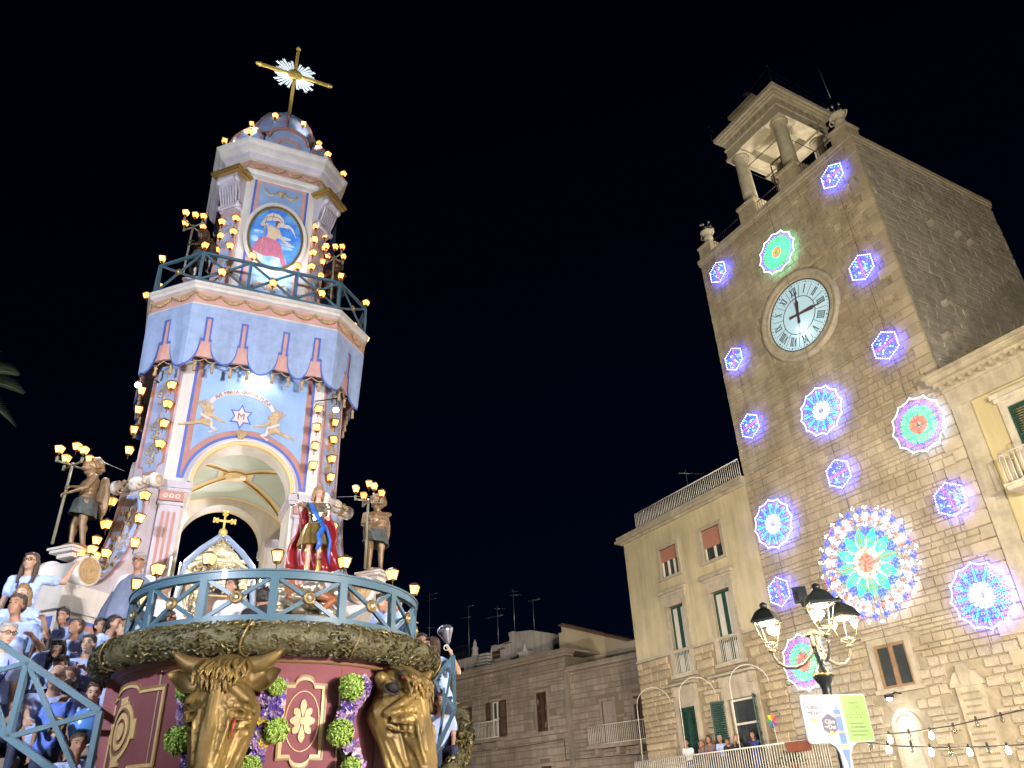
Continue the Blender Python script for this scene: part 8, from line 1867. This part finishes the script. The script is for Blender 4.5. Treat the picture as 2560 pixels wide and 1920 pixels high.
dn = (V((hp_.x * 0.55, hp_.y + 0.12, 0.25 * k)) - hp_).normalized(); mb = MB(M); mb.tube([hp_ - dn * 0.14, hp_ + dn * 0.02], 0.014, 8); sd_ = dn.cross(V((0, 1, 0))).normalized(); mb.tube([hp_ + dn * 0.04 - sd_ * 0.13, hp_ + dn * 0.04 + sd_ * 0.13], 0.013, 7); mb.tube([hp_ + dn * 0.05, hp_ + dn * 0.4, hp_ + dn * 0.78, hp_ + dn * 0.85], [0.03, 0.028, 0.02, 0.002], 6, flat=0.35); mb.build('sword', 'blade', sm)
for s in (-1, 1):
    mb = MB(M); f0 = V((s * 0.1 * k, 0.08 * s * 0.9 * k, 0.07 * k)); mb.capsule(f0 + V((0, 0.0, 0.26)) * k, f0, 0.058 * k, 0.045 * k); mb.capsule(f0 + V((0, -0.03, -0.03)) * k, f0 + V((s * 0.02, 0.14, -0.04)) * k, 0.046 * k, 0.038 * k); mb.build('boot', 'st_gold', sm)
# the fallen devil and rock under him
dv = thing('devil_figure', 'orange demon figure writhing on the silver rock under the saint', 'statue', sb_ - V((0, 0, 0.7))); D = Matrix.Translation(sb_ - V((0, 0, 0.72))) @ Matrix.Rotation(rad(-165), 4, 'Z')
mb = MB(D); mb.ell((0.05, 0.2, 0.42), (0.24, 0.15, 0.15)); mb.ell((0.32, 0.28, 0.5), (0.09, 0.1, 0.1)); mb.capsule((0.2, 0.25, 0.45), (0.3, 0.4, 0.3), 0.06, 0.04); mb.capsule((-0.1, 0.25, 0.4), (-0.35, 0.35, 0.28), 0.09, 0.06); mb.capsule((-0.35, 0.35, 0.28), (-0.2, 0.42, 0.12), 0.06, 0.04); mb.capsule((0.1, 0.28, 0.35), (-0.05, 0.42, 0.2), 0.07, 0.05); mb.capsule((0.34, 0.3, 0.56), (0.42, 0.3, 0.68), 0.025, 0.008); mb.capsule((0.27, 0.3, 0.57), (0.22, 0.32, 0.68), 0.025, 0.008); remesh(mb.build('demon_body', 'devil', dv), 0.014, 2)
mb = MB(D); q = random.Random(2)
for i in range(60): mb.ell((q.uniform(-0.48, 0.48), q.uniform(-0.3, 0.36), q.uniform(-0.15, 0.5)), (q.uniform(0.07, 0.16), q.uniform(0.07, 0.15), q.uniform(0.06, 0.14)), 8, 6)
mb.box((0, 0, -0.1), (1.1, 0.8, 0.3)); remesh(mb.build('rock', 'rock_silver', dv), 0.018, 1)
tb = thing('statue_table', 'polished wooden platform carrying the saint statue', 'table', sb_ - V((0, 0, 1.9))); mat('polished_wood', (0.30, 0.10, 0.03), 0.25, var=0.2, vs=8, coat=0.4); mb = MB(D); mb.box((-0.1, 0, -0.31), (1.9, 1.0, 0.09)); mb.build('top', 'polished_wood', tb)
for sx in (-0.9, 0.7):
    for sy in (-0.4, 0.4): mb = MB(D); mb.tube([(sx, sy, -1.15), (sx, sy, -0.35)], 0.05, 8); mb.build('leg', 'polished_wood', tb)
# ------------------------------------------------------------------ silver shrine
mat('silver', (0.74, 0.64, 0.42), 0.3, metal=0.55, var=0.3, vs=14, bump=0.8, bs=26); mat('veil', (0.22, 0.28, 0.42), 0.6, var=0.1, bump=0.4, bs=10); mat('icon', (0.14, 0.08, 0.05), 0.4, var=0.5, vs=7); mat('icon_frame', (0.05, 0.03, 0.12), 0.4, var=0.1); mat('wax', (0.75, 0.70, 0.58), 0.5, var=0.03); mat('flame', (1, 0.9, 0.6), 0.5, var=0, emis=30, ecol=(1, 0.85, 0.5), esample=False)
SO = fx(-0.28, 2.75, 4.05); SM = Matrix.Translation(SO) @ frame(V((0, 0, 0)), FLr, -FLf); sh_ = thing('silver_shrine', 'ornate silver shrine with gold cross standing under the float arch', 'shrine', SO)
mb = MB(SM)
for z0, z1, w_ in ((0, 0.1, 1.15), (0.1, 0.22, 1.02), (0.22, 0.3, 0.95), (0.98, 1.04, 0.9), (1.04, 1.12, 0.98), (1.12, 1.17, 1.04), (1.36, 1.42, 0.7), (1.42, 1.47, 0.78)): mb.box6(-w_ / 2, w_ / 2, -w_ * 0.4, w_ * 0.4, z0, z1)
mb.box6(-0.34, 0.34, 0.05, 0.33, 0.3, 0.98); mb.box6(-0.3, 0.3, -0.22, 0.22, 1.17, 1.36)
base_ = mb.build('base', 'silver', sh_)
for sx in (-1, 1):
    for sy in (-1, 1):
        for o_ in (0, 0.11):
            mb = MB(SM @ Matrix.Translation((sx * (0.40 - o_), sy * 0.32, 0.3))); mb.lathe([(0.05, 0), (0.05, 0.04), (0.035, 0.06), (0.034, 0.3), (0.042, 0.32), (0.03, 0.36), (0.03, 0.55), (0.05, 0.62), (0.06, 0.68)], 12); mb.build('column', 'silver', sh_)
    mb = MB(SM); mb.tube([(sx * (0.48 - 0.3 * s_ + 0.05 * sin(6 * s_)), -0.3, 1.2 + 0.35 * s_) for s_ in [q / 10 for q in range(11)]], 0.035, 8); mb.ell((sx * 0.46, -0.32, 1.22), (0.07, 0.05, 0.07)); mb.build('volute', 'silver', sh_)
mb = MB(SM); mb.lathe([(0.36, 1.47), (0.38, 1.5), (0.3, 1.6), (0.17, 1.72), (0.12, 1.82), (0.13, 1.88), (0.06, 1.95)], 12, sm=False); mb.build('roof', 'silver', sh_)
mb = MB(SM); mb.ell((0, 0, 2.0), 0.07, 12, 8); mb.tube([(0, 0, 2.05), (0, 0, 2.32)], 0.02, 6); mb.tube([(-0.13, 0, 2.2), (0.13, 0, 2.2)], 0.02, 6)
for x, z in ((-0.14, 2.2), (0.14, 2.2), (0, 2.34)):
    for dx, dz in ((0, 0), (0.025, 0.025), (-0.025, 0.025), (0.025, -0.025), (-0.025, -0.025)): mb.ell((x + dx, 0, z + dz), 0.024, 7, 5)
mb.build('cross', 'gold_leaf', sh_)
mb = MB(SM); q = random.Random(17)
for i in range(1700):
    z = q.choice((q.uniform(0.0, 0.3), q.uniform(0.98, 1.5), q.uniform(0.3, 1.0), q.uniform(1.2, 1.85))); hw = 0.55 if z < 0.3 else (0.46 if z < 1.2 else 0.4 - (z - 1.2) * 0.42); x = q.uniform(-hw, hw); y = -(0.36 if z < 1.2 else 0.30 - (z - 1.2) * 0.3)
    if 0.34 < z < 0.9 and abs(x) < 0.27: continue
    mb.ell((x, y + q.uniform(-0.05, 0.02), z), (q.uniform(0.006, 0.02), q.uniform(0.015, 0.04), q.uniform(0.006, 0.03)), 6, 4)
mb.build('silver_ornament', 'silver', sh_, kind='stuff')
mb = MB(SM); mb.box6(-0.24, 0.24, -0.3, 0.0, 0.36, 0.92); ic = mb.build('icon_frame', 'icon_frame', sh_); mb = MB(SM); mb.box6(-0.17, 0.17, -0.312, -0.302, 0.43, 0.85); mb.build('icon', 'icon', ic)
mb = MB(SM)
for w_, z0 in ((0.2, 0.41), (0.19, 0.86)): mb.box6(-w_, w_, -0.325, -0.3005, z0, z0 + 0.025)
for sx in (-1, 1): mb.box6(sx * 0.19 - 0.012, sx * 0.19 + 0.012, -0.325, -0.3005, 0.436, 0.859)
mb.build('icon_moulding', 'gold_leaf', ic)
for sx in (-1, 1):
    mb = MB(SM); P_ = [(sx * 0.03, -0.12, 1.9), (sx * 0.3, -0.26, 1.62), (sx * 0.5, -0.34, 1.36), (sx * 0.54, -0.34, 1.0), (sx * 0.6, -0.34, 0.55)]; vs = []
    for i, p in enumerate(P_): vs += [V(p) - V((sx * 0.04, 0, 0.03)), V(p) + V((sx * 0.0, -0.02, 0.0)), V(p) + V((sx * 0.04, 0, 0.02))]
    mb.add(vs, [(3 * i + j, 3 * i + j + 1, 3 * i + j + 4, 3 * i + j + 3) for i in range(4) for j in range(2)], 0, True); v_ = mb.build('veil', 'veil', sh_); v_.modifiers.new('t', 'SOLIDIFY').thickness = 0.01
at = thing('altar_table', 'altar table with white cloth under the silver shrine', 'table', SO - V((0, 0, 0.76))); mb = MB(SM); mb.box6(-0.75, 0.75, -0.5, 0.5, -0.08, -0.005); mb.build('top', 'polished_wood', at)
for sx in (-0.68, 0.68):
    for sy in (-0.42, 0.42): mb = MB(SM); mb.box((sx, sy, -0.42), (0.08, 0.08, 0.68)); mb.build('leg', 'polished_wood', at)
mb = MB(SM)
for i in range(36): x = -0.76 + 1.52 * i / 35; mb.add([(x, -0.51 - 0.01 * sin(i * 1.7), -0.004), (x + 0.044, -0.51 - 0.01 * sin(i * 1.7 + 1.7), -0.004), (x + 0.044, -0.515 - 0.015 * sin(i * 1.7 + 1.7), -0.6), (x, -0.515 - 0.015 * sin(i * 1.7), -0.6)], [(0, 1, 2, 3)], 0, True)
mb.build('cloth', 'robe_white', at)
cm_ = MB(); cm_.lathe([(0.05, 0), (0.05, 0.02), (0.02, 0.05), (0.016, 0.2), (0.024, 0.24), (0.014, 0.3), (0.014, 0.46), (0.035, 0.5), (0.03, 0.52), (0.018, 0.52)], 12); cme = cm_.mesh('candlestick', 'silver'); cn = MB(); cn.lathe([(0.017, 0.52), (0.016, 0.8), (0.004, 0.81)], 10); cne = cn.mesh('candle', 'wax'); fm_ = MB(); fm_.lathe([(0.001, 0.81), (0.009, 0.83), (0.007, 0.85), (0.001, 0.88)], 8); fme = fm_.mesh('flame', 'flame')
for lab, x, y, z in (('candlestick with tall lit candle farthest left of the shrine', -0.72, -0.1, 0.62), ('candlestick with lit candle second from the left pilaster', -0.58, -0.25, 0.5), ('short candlestick low at the left of the shrine', -0.68, -0.4, 0.1), ('candlestick low beside the left shrine columns', -0.58, -0.45, 0.12),
                   ('candlestick with lit candle nearest the shrine on its right', 0.66, -0.2, 0.35), ('candlestick with lit candle right of the shrine by the pier', 0.78, -0.15, 0.48), ('outermost candlestick right of the shrine', 0.9, -0.2, 0.4), ('candlestick low at the right of the shrine', 0.68, -0.42, 0.05)):
    Mw = SM @ Matrix.Translation((x, y, z)); o = link('candlestick', cme, None, Mw); tag(o, lab, 'candlestick', 'lit candles round the shrine')
    for n_, me in (('candle', cne), ('flame', fme)): link(n_, me, o, Mw)
lamp('candle_light', 'POINT', SM @ V((-0.62, -0.3, 1.5)), 5, (1, 0.8, 0.5), 0.05, sh_); lamp('candle_light', 'POINT', SM @ V((0.78, -0.35, 1.35)), 14, (1, 0.88, 0.65), 0.05, sh_)

# ------------------------------------------------------------------ palm at the left edge
mat('palm', (0.05, 0.075, 0.03), 0.6, isl=0.3); mat('palm_trunk', (0.12, 0.09, 0.06), 0.9, bump=0.5)
pc = at_dist(-150, 960, 14); pt_ = thing('palm_tree', 'palm tree whose frond tips reach in at the left picture edge', 'palm tree', V((pc.x, pc.y, 0)))
mb = MB(Matrix.Translation(V((pc.x, pc.y, 0)))); mb.tube([(0, 0, 0), (0.1, 0, pc.z * 0.5), (0, 0, pc.z)], [0.24, 0.2, 0.17], 12); mb.build('trunk', 'palm_trunk', pt_)
mb = MB(); q = random.Random(6)
tips = [at_dist(38, 935, 14), at_dist(52, 980, 14.1), at_dist(32, 1058, 13.9)] + [pc + V((q.uniform(-1, 1), q.uniform(-1, 1), q.uniform(-0.6, 0.8))).normalized() * 1.4 for _ in range(14)]
for ti in tips[3:]:
    if (ti - pc).x > 0.2: ti.x = pc.x - abs(ti.x - pc.x)
for ti in tips:
    pm = pc.lerp(ti, 0.5) + V((0, 0, 0.28)); P_ = [pc * (1 - s_) ** 2 + pm * 2 * s_ * (1 - s_) + ti * s_ ** 2 for s_ in [k / 24 for k in range(25)]]; mb.tube(P_, [0.02 * (1 - k / 26) + 0.003 for k in range(25)], 5)
    for i in range(2, 25):
        t_ = (P_[min(i + 1, 24)] - P_[i - 1]).normalized(); s_ = t_.cross(V((0, 0, 1))).normalized(); L = 0.34 * math.sin(pi * min(0.96, 0.25 + 0.75 * i / 25)) + 0.05
        for sg in (-1, 1):
            for e in (0, 0.5): d = (s_ * sg * 0.55 + t_ * 0.8 + V((0, 0, 0.18 - 0.3 * e))).normalized(); b = P_[i] - t_ * 0.03 * e; n_ = d.cross(s_).normalized(); w2 = d.cross(n_) * 0.016; mb.add([b - w2, b + w2, b + d * L * 0.6 + w2 * 0.8, b + d * L, b + d * L * 0.6 - w2 * 0.8], [(0, 1, 2, 3, 4)])
mb.build('crown', 'palm', pt_)
# --- left stairs
person('woman in glasses with long light brown hair standing topmost, hand on the scroll', *zc(228, 130), 11.3, 1.66, 172, dict(head=(0, 0, 0)), 'fair', ('long', 'brown'), glasses=True, hands={'hand_l': (183, 1418, 11.5)}, extra=lanyard)
person('woman with wavy blond hair in the glare below the topmost woman', *zc(165, 375), 10.9, 1.62, 165, dict(head=(-8, 0, 0)), 'pale', ('wavy', 'blond'), top='tee_pale', hands={'hand_l': (108, 1550, 10.7)})
person('young man with short brown hair in front of the wavy blond woman', *zc(125, 450), 10.2, 1.72, 176, dict(), 'tan', ('short', 'brown'), extra=lanyard, hands={'hand_l': (80, 1590, 9.9)})
person('grey haired older man in glasses looking right at the left picture edge', *zc(52, 665), 9.6, 1.7, 120, dict(head=(-5, -5, 0)), 'fair', ('short', 'grey'), top='tee_pale', glasses=True, g=1.1, extra=lanyard)
person('dark haired child turned left beside the pedestal panel', *zc(462, 530), 11.3, 1.35, 205, dict(sit=True, head=(30, -12, 0)), 'tan', ('short', 'dark'), hs=1.1)
person('boy looking up to the right in front of the pedestal', *zc(562, 615), 11.0, 1.35, 160, dict(sit=True, head=(-38, 14, 0)), 'tan', ('short', 'brown'), hs=1.1, extra=logo)
person('woman with dark hair half hidden behind the man with raised wrist', *zc(310, 690), 10.9, 1.55, 190, dict(head=(20, -10, 0)), 'tan', ('long', 'brown'))
person('girl with black fringe and long hair in the middle of the stairs', *zc(428, 775), 10.5, 1.3, 178, dict(sit=True), 'fair', ('long_bangs', 'dark'), hs=1.12)
person('smiling boy in pale blue shirt with hands joined next to the garland', *zc(655, 740), 10.3, 1.45, 172, dict(sit=True), 'pale', ('short', 'brown'), hs=1.05, hands={'hand_l': (213, 1672, 10.05), 'hand_r': (196, 1668, 10.05)}, extra=logo)
person('girl with dark tied hair seen in profile by the garland', *zc(745, 610), 11.2, 1.35, 115, dict(sit=True, head=(-10, 0, 0)), 'tan', ('bun', 'dark'), hs=1.1)
person('girl with braided dark hair leaning close to the girl beside her', *zc(850, 590), 11.0, 1.35, 100, dict(sit=True), 'tan', ('pony', 'dark'), hs=1.1)
person('small child beside the braided girl by the drum railing', *zc(918, 625), 10.9, 1.2, 250, dict(sit=True), 'fair', ('short', 'blond'), hs=1.15)
person('bald man with glasses in pale shirt leaning on the stair railing', *zc(415, 985), 9.7, 1.72, 150, dict(lean=14, head=(-25, -4, 0), belly=True), 'fair', ('bald', 'grey'), top='tee_pale', glasses=True, g=1.18, hands={'hand_r': (66, 1833, 9.0), 'hand_l': (92, 1908, 8.9)}, extra=logo)
person('person with black hair behind the bald man', *zc(448, 900), 10.2, 1.5, 200, dict(head=(15, -20, 0)), 'tan', ('short', 'dark'))
person('woman with reddish hair close behind the bald man', *zc(508, 985), 10.0, 1.5, 170, dict(), 'fair', ('long', 'auburn'))
person('child with brown hair hidden by the edge of the drum', *zc(745, 985), 10.0, 1.3, 230, dict(head=(0, -25, 0)), 'tan', ('short', 'brown'), top='tee_sky')
person('boy looking down beside the edge of the red drum', *zc(698, 1095), 9.4, 1.35, 168, dict(head=(10, -16, 0)), 'fair', ('short', 'brown'), hs=1.08)
person('child in royal blue shirt seen from behind at the stair railing', *zc(500, 1085), 9.6, 1.3, 10, dict(lean=10, head=(20, -30, 0)), 'tan', ('short', 'dark'), top='tee_royal', hs=1.05)
person('person raising a hand to the face at the bottom of the stair', *zc(575, 1490), 8.8, 1.5, 140, dict(head=(0, 5, 0)), 'tan', ('short', 'brown'), top='tee_sky', hands={'hand_r': (188, 1885, 8.72)})
person('child in blue shirt low at the left corner behind railing', *zc(130, 1085), 9.9, 1.3, 150, dict(sit=True), 'tan', ('curly', 'dark'), top='tee_sky', hs=1.1)
mat('balloon', (0.10, 0.28, 0.70), 0.25, var=0.03, coat=0.5)
bl = thing('balloon', 'light blue balloon behind the stair railing beside the drum', 'balloon', at_dist(213, 1850, 9.0)); mb = MB(Matrix.Translation(at_dist(*zc(632, 1350), 9.0))); mb.ell((0, 0, 0), (0.15, 0.15, 0.165), 24, 16); mb.build('skin', 'balloon', bl); mb = MB(Matrix.Translation(at_dist(*zc(632, 1350), 9.0))); mb.lathe([(0.004, -0.16), (0.016, -0.18), (0.001, -0.175)], 8); mb.build('knot', 'balloon', bl)
# --- drum platform
def robe(t, R, M):
    k = R['joints']['k']; X = R['joints']['X']; mb = MB(M); n = 40; vs = []
    for z, rx, ry in ((1.02, 0.19, 0.15), (0.8, 0.22, 0.18), (0.5, 0.26, 0.22), (0.2, 0.31, 0.27), (0.04, 0.33, 0.29)):
        for i in range(n): a = 2 * pi * i / n; f = 1 + 0.07 * sin(a * 9) * (1.05 - z); vs.append((rx * k * f * cos(a), ry * k * f * sin(a), z * k))
    mb.add(vs, [(j * n + i, j * n + (i + 1) % n, (j + 1) * n + (i + 1) % n, (j + 1) * n + i) for j in range(4) for i in range(n)], 0, True); mb.build('robe_skirt', 'robe_white', t)
def cape(t, R, M):
    robe(t, R, M); k = R['joints']['k']; mb = MB(M); n = 44; vs = []
    for z, rx, ry, y in ((1.47, 0.075, 0.075, 0.0), (1.43, 0.16, 0.11, 0.0), (1.36, 0.235, 0.15, 0.0), (1.2, 0.29, 0.2, 0.01), (1.0, 0.34, 0.26, 0.02), (0.82, 0.37, 0.3, 0.03)):
        for i in range(n): a = 2 * pi * i / n; f = 1 + 0.16 * sin(a * 9 + z * 5 + sin(a * 3)) * (1.5 - z); vs.append((rx * k * f * cos(a), y * k + ry * k * f * sin(a), z * k))
    mb.add(vs, [(j * n + i, j * n + (i + 1) % n, (j + 1) * n + (i + 1) % n, (j + 1) * n + i) for j in range(5) for i in range(n)], 0, True); mb.build('cape', 'satin', t)
def z3b(x, y): return x * 0.3375, 1000 + y * 0.3375
person('priest in glasses and shining satin cape standing at the drum railing', *z3b(1030, 1195), 11.3, 1.72, 172, dict(sleeve=1.8), 'tan', ('short', 'grey'), top='robe_white', bottom=None, glasses=True, extra=cape, group='people riding on the float')
person('altar server in white holding a hand to the chest behind lantern', *z3b(1225, 1375), 10.7, 1.6, 170, dict(sleeve=1.8), 'tan', ('short', 'grey'), top='robe_white', bottom=None, extra=robe)
person('dark haired altar server in white robe before the silver shrine', *z3b(1712, 1380), 10.4, 1.55, 188, dict(sleeve=1.8, head=(-6, 0, 0)), 'tan', ('short', 'dark'), top='robe_white', bottom=None, extra=robe)
person('curly haired person in black seen from behind the railing rosette', *z3b(1965, 1465), 10.1, 1.6, 30, dict(lean=20), 'tan', ('curly', 'dark'), top='dark_cloth', bottom='dark_cloth')
person('person whose dark hair just shows above the lower drum rail', *z3b(1250, 1625), 9.4, 1.4, 60, dict(lean=25), 'tan', ('short', 'dark'), top='tee_sky')
def z6(x, y): return 600 + x * 0.2954, 1150 + y * 0.2954
person('man in blue shirt bending behind the right end of the drum railing', *z6(1205, 1205), 9.6, 1.6, 215, dict(lean=30, head=(20, -10, 0)), 'tan', ('short', 'dark'), top='tee_sky', hands={'hand_r': (937, 1565, 9.3)})
person('person in pale shirt turned away at the end of the drum railing', *z6(1310, 1215), 9.9, 1.65, 60, dict(lean=30, head=(0, -45, 0)), 'tan', ('short', 'dark'), top='tee_pale', hands={'hand_l': (1047, 1555, 9.6)})
# --- right stairs
person('woman with dark hair in profile leaning from the right stair railing', *z6(1615, 1580), 9.7, 1.6, 250, dict(head=(0, 5, 0), lean=12), 'fair', ('long', 'brown'), top='tee_sky', hands={'hand_l': (1128, 1635, 9.5)})
person('person with black hair behind the profile woman on the right stairs', *z6(1535, 1545), 10.0, 1.6, 170, dict(), 'tan', ('short', 'dark'), top='tee_sky')
person('child in blue shirt behind the bars of the right stairs', 1103, 1755, 9.5, 1.3, 160, dict(sit=True), 'fair', ('short', 'brown'), top='tee_pale', hs=1.1)
mat('foil', (0.6, 0.6, 0.75), 0.15, metal=0.9, var=0.1)
bp_ = at_dist(1116, 1590, 9.3); bt_ = thing('foil_balloon', 'striped silver foil balloon held above the right stairs', 'balloon', bp_ - V((0, 0, 0.2))); mb = MB(Matrix.Translation(bp_) @ Matrix.Rotation(rad(-14), 4, 'Y')); mb.lathe([(0.001, 0.13)] + [(0.095 * math.sqrt(max(0, 1 - ((z - 0.06) / 0.075) ** 2)) if z > 0.06 else 0.095 - (0.06 - z) * 0.5 + (0.002 if i % 2 else 0), z) for i, z in enumerate([0.12, 0.1, 0.08, 0.06, 0.045, 0.03, 0.015, 0.0, -0.015, -0.03, -0.045, -0.06, -0.075])] + [(0.012, -0.1)], 24); mb.build('skin', 'foil', bt_)
mb = MB(Matrix.Translation(bp_)); mb.tube([(0.03 * cos(a), 0, -0.13 + 0.03 * sin(a)) for a in [2 * pi * i / 12 for i in range(12)]], 0.006, 5, closed=True); mb.build('ring', 'white_iron', bt_)
for i, (loc, sit, k) in enumerate(TIERS):
    z = loc.z if not sit else loc.z + 0.36 * k
    mb = MB(Matrix.Translation(loc)); mb.box((0, 0, (z - loc.z) - 0.06), (0.5, 0.5, 0.11)); mb.build('stair_tread', 'deck_wood', flo)
mb = MB(FX)
for k in range(7): mb.box6(-4.3, -1.65, 1.2 + 0.75 * k, 1.95 + 0.75 * k, 0, 3.2 - 0.4 * k)
for k in range(5): mb.box6(1.65, 2.6, 1.5 + 0.8 * k, 2.3 + 0.8 * k, 0, 3.0 - 0.45 * k)
mb.build('stair', 'deck_wood', flo)
# --- balcony
def zb(x, y): return 1540 + x * 0.2532, 1660 + y * 0.2532
def bp(label, x, y, **kw):
    px, py = zb(x, y); p = on_plane(px, py, ft(0, kw.pop('w', 0.75), 0), TN); d = math.hypot(p.x, p.y); H = kw.pop('H', (p.z - 2.62) / 0.93)
    person(label, px, py, d, max(1.25, min(H, 1.95)), kw.pop('face', 215), kw.pop('pose', {}), kw.pop('skin', 'tan'), kw.pop('hair', ('short', 'grey')), kw.pop('top', 'tee_white'), kw.pop('bottom', 'denim'), vox=0.02, group='people watching from the balcony', tier=False, hs=1.22, **kw)
rest = lambda dx=0: dict(lean=14)
bp('man in white shirt leaning on the left part of the balcony rail', 690, 785, pose=rest(), hair=('bald', 'grey'), g=1.15, top='tee_white')
bp('woman in patterned dress at the balcony right of the white shirt man', 842, 790, pose=rest(), hair=('wavy', 'blond'), top='floral', bottom='floral')
bp('woman with dark hair third from the left on the balcony', 912, 745, pose=rest(), hair=('wavy', 'brown'), top='floral')
bp('man in blue shirt resting on the balcony rail in the middle', 1022, 738, pose=rest(), hair=('short', 'grey'), top='tee_sky')
bp('dark haired person bending low over the balcony rail', 1095, 765, pose=dict(lean=25), hair=('short', 'dark'), top='dark_cloth', bottom='dark_cloth')
bp('blond person turned left near the open balcony door', 1185, 730, pose=rest(), hair=('bun', 'blond'), top='dark_cloth', face=250)
px, py = zb(1345, 700)
bp('woman in blue dress lifting a phone on the balcony', 1345, 700, pose=dict(), hair=('long', 'dark'), top='blue_dress', bottom='blue_dress', hands={'hand_l': (px + 8, py + 3, 37.2), 'hand_r': (px - 8, py + 3, 37.2)})
# flower pot, planter and pinwheel on the balcony
mat('terracotta', (0.20, 0.06, 0.03), 0.8, var=0.15); mat('leaf_green', (0.05, 0.11, 0.03), 0.7, isl=0.4)
pot = thing('hanging_planter', 'terracotta planter hung on the balcony corner beside the panel', 'planter', ft(1.3, 1.4, 3.3)); mb = MB(FT); mb.prism([(0.9, 3.3), (1.75, 3.3), (1.85, 3.62), (0.8, 3.62)], lambda x, y, d: V((x, d, y)), 1.36, 1.62); mb.build('pot', 'terracotta', pot)
pl = thing('potted_plant', 'leafy potted plant behind the balcony bars', 'plant', ft(0.4, 0.9, 2.62)); mb = MB(Matrix.Translation(ft(0.4, 0.9, 2.62))); mb.lathe([(0.14, 0), (0.2, 0.3), (0.21, 0.32), (0.18, 0.32)], 14); mb.build('pot', 'terracotta', pl)
mb = MB(Matrix.Translation(ft(0.4, 0.9, 2.9))); q = random.Random(8)
for k in range(140):
    a = q.uniform(0, 6.28); el = q.uniform(0.1, 1.4); d = V((cos(a) * cos(el), sin(a) * cos(el), sin(el))); b = d * q.uniform(0.1, 0.5); s_ = d.orthogonal().normalized() * 0.04; mb.add([b, b + d * 0.07 + s_, b + d * 0.15, b + d * 0.07 - s_], [(0, 1, 2, 3)])
mb.build('leaves', 'leaf_green', pl, kind='stuff')
pw = thing('pinwheel', 'rainbow toy pinwheel fixed to the balcony rail', 'pinwheel', ft(0.25, 1.3, 3.62)); cols = [('pin_' + str(i), c) for i, c in enumerate(((0.6, 0.05, 0.15), (0.6, 0.15, 0.02), (0.6, 0.5, 0.02), (0.05, 0.35, 0.1), (0.02, 0.3, 0.6), (0.05, 0.1, 0.5), (0.3, 0.05, 0.4)))]
mb = MB(FT); mb.tube([(0.25, 1.32, 3.4), (0.2, 1.34, 4.35)], 0.012, 5); mb.build('stick', 'white_iron', pw)
for i, (n_, c) in enumerate(cols):
    mat(n_, c, 0.5, var=0); a = 2 * pi * i / 7; d, s_ = V((cos(a), sin(a), 0)), V((-sin(a), cos(a), 0)); mb = MB(rt(0.2, 1.36, 4.4) @ Matrix.Scale(0.72, 4)); mb.add([V((0, 0, 0)), d * 0.3 - s_ * 0.02, d * 0.34 + s_ * 0.16 + V((0, 0, 0.05)), d * 0.15 + s_ * 0.12 + V((0, 0, 0.06)), V((0, 0, -0.004)), d * 0.3 - s_ * 0.02 - V((0, 0, 0.006))], [(0, 1, 2, 3), (4, 3, 2, 5)]); mb.build('vane', n_, pw)
flush_remesh()
flush_text()
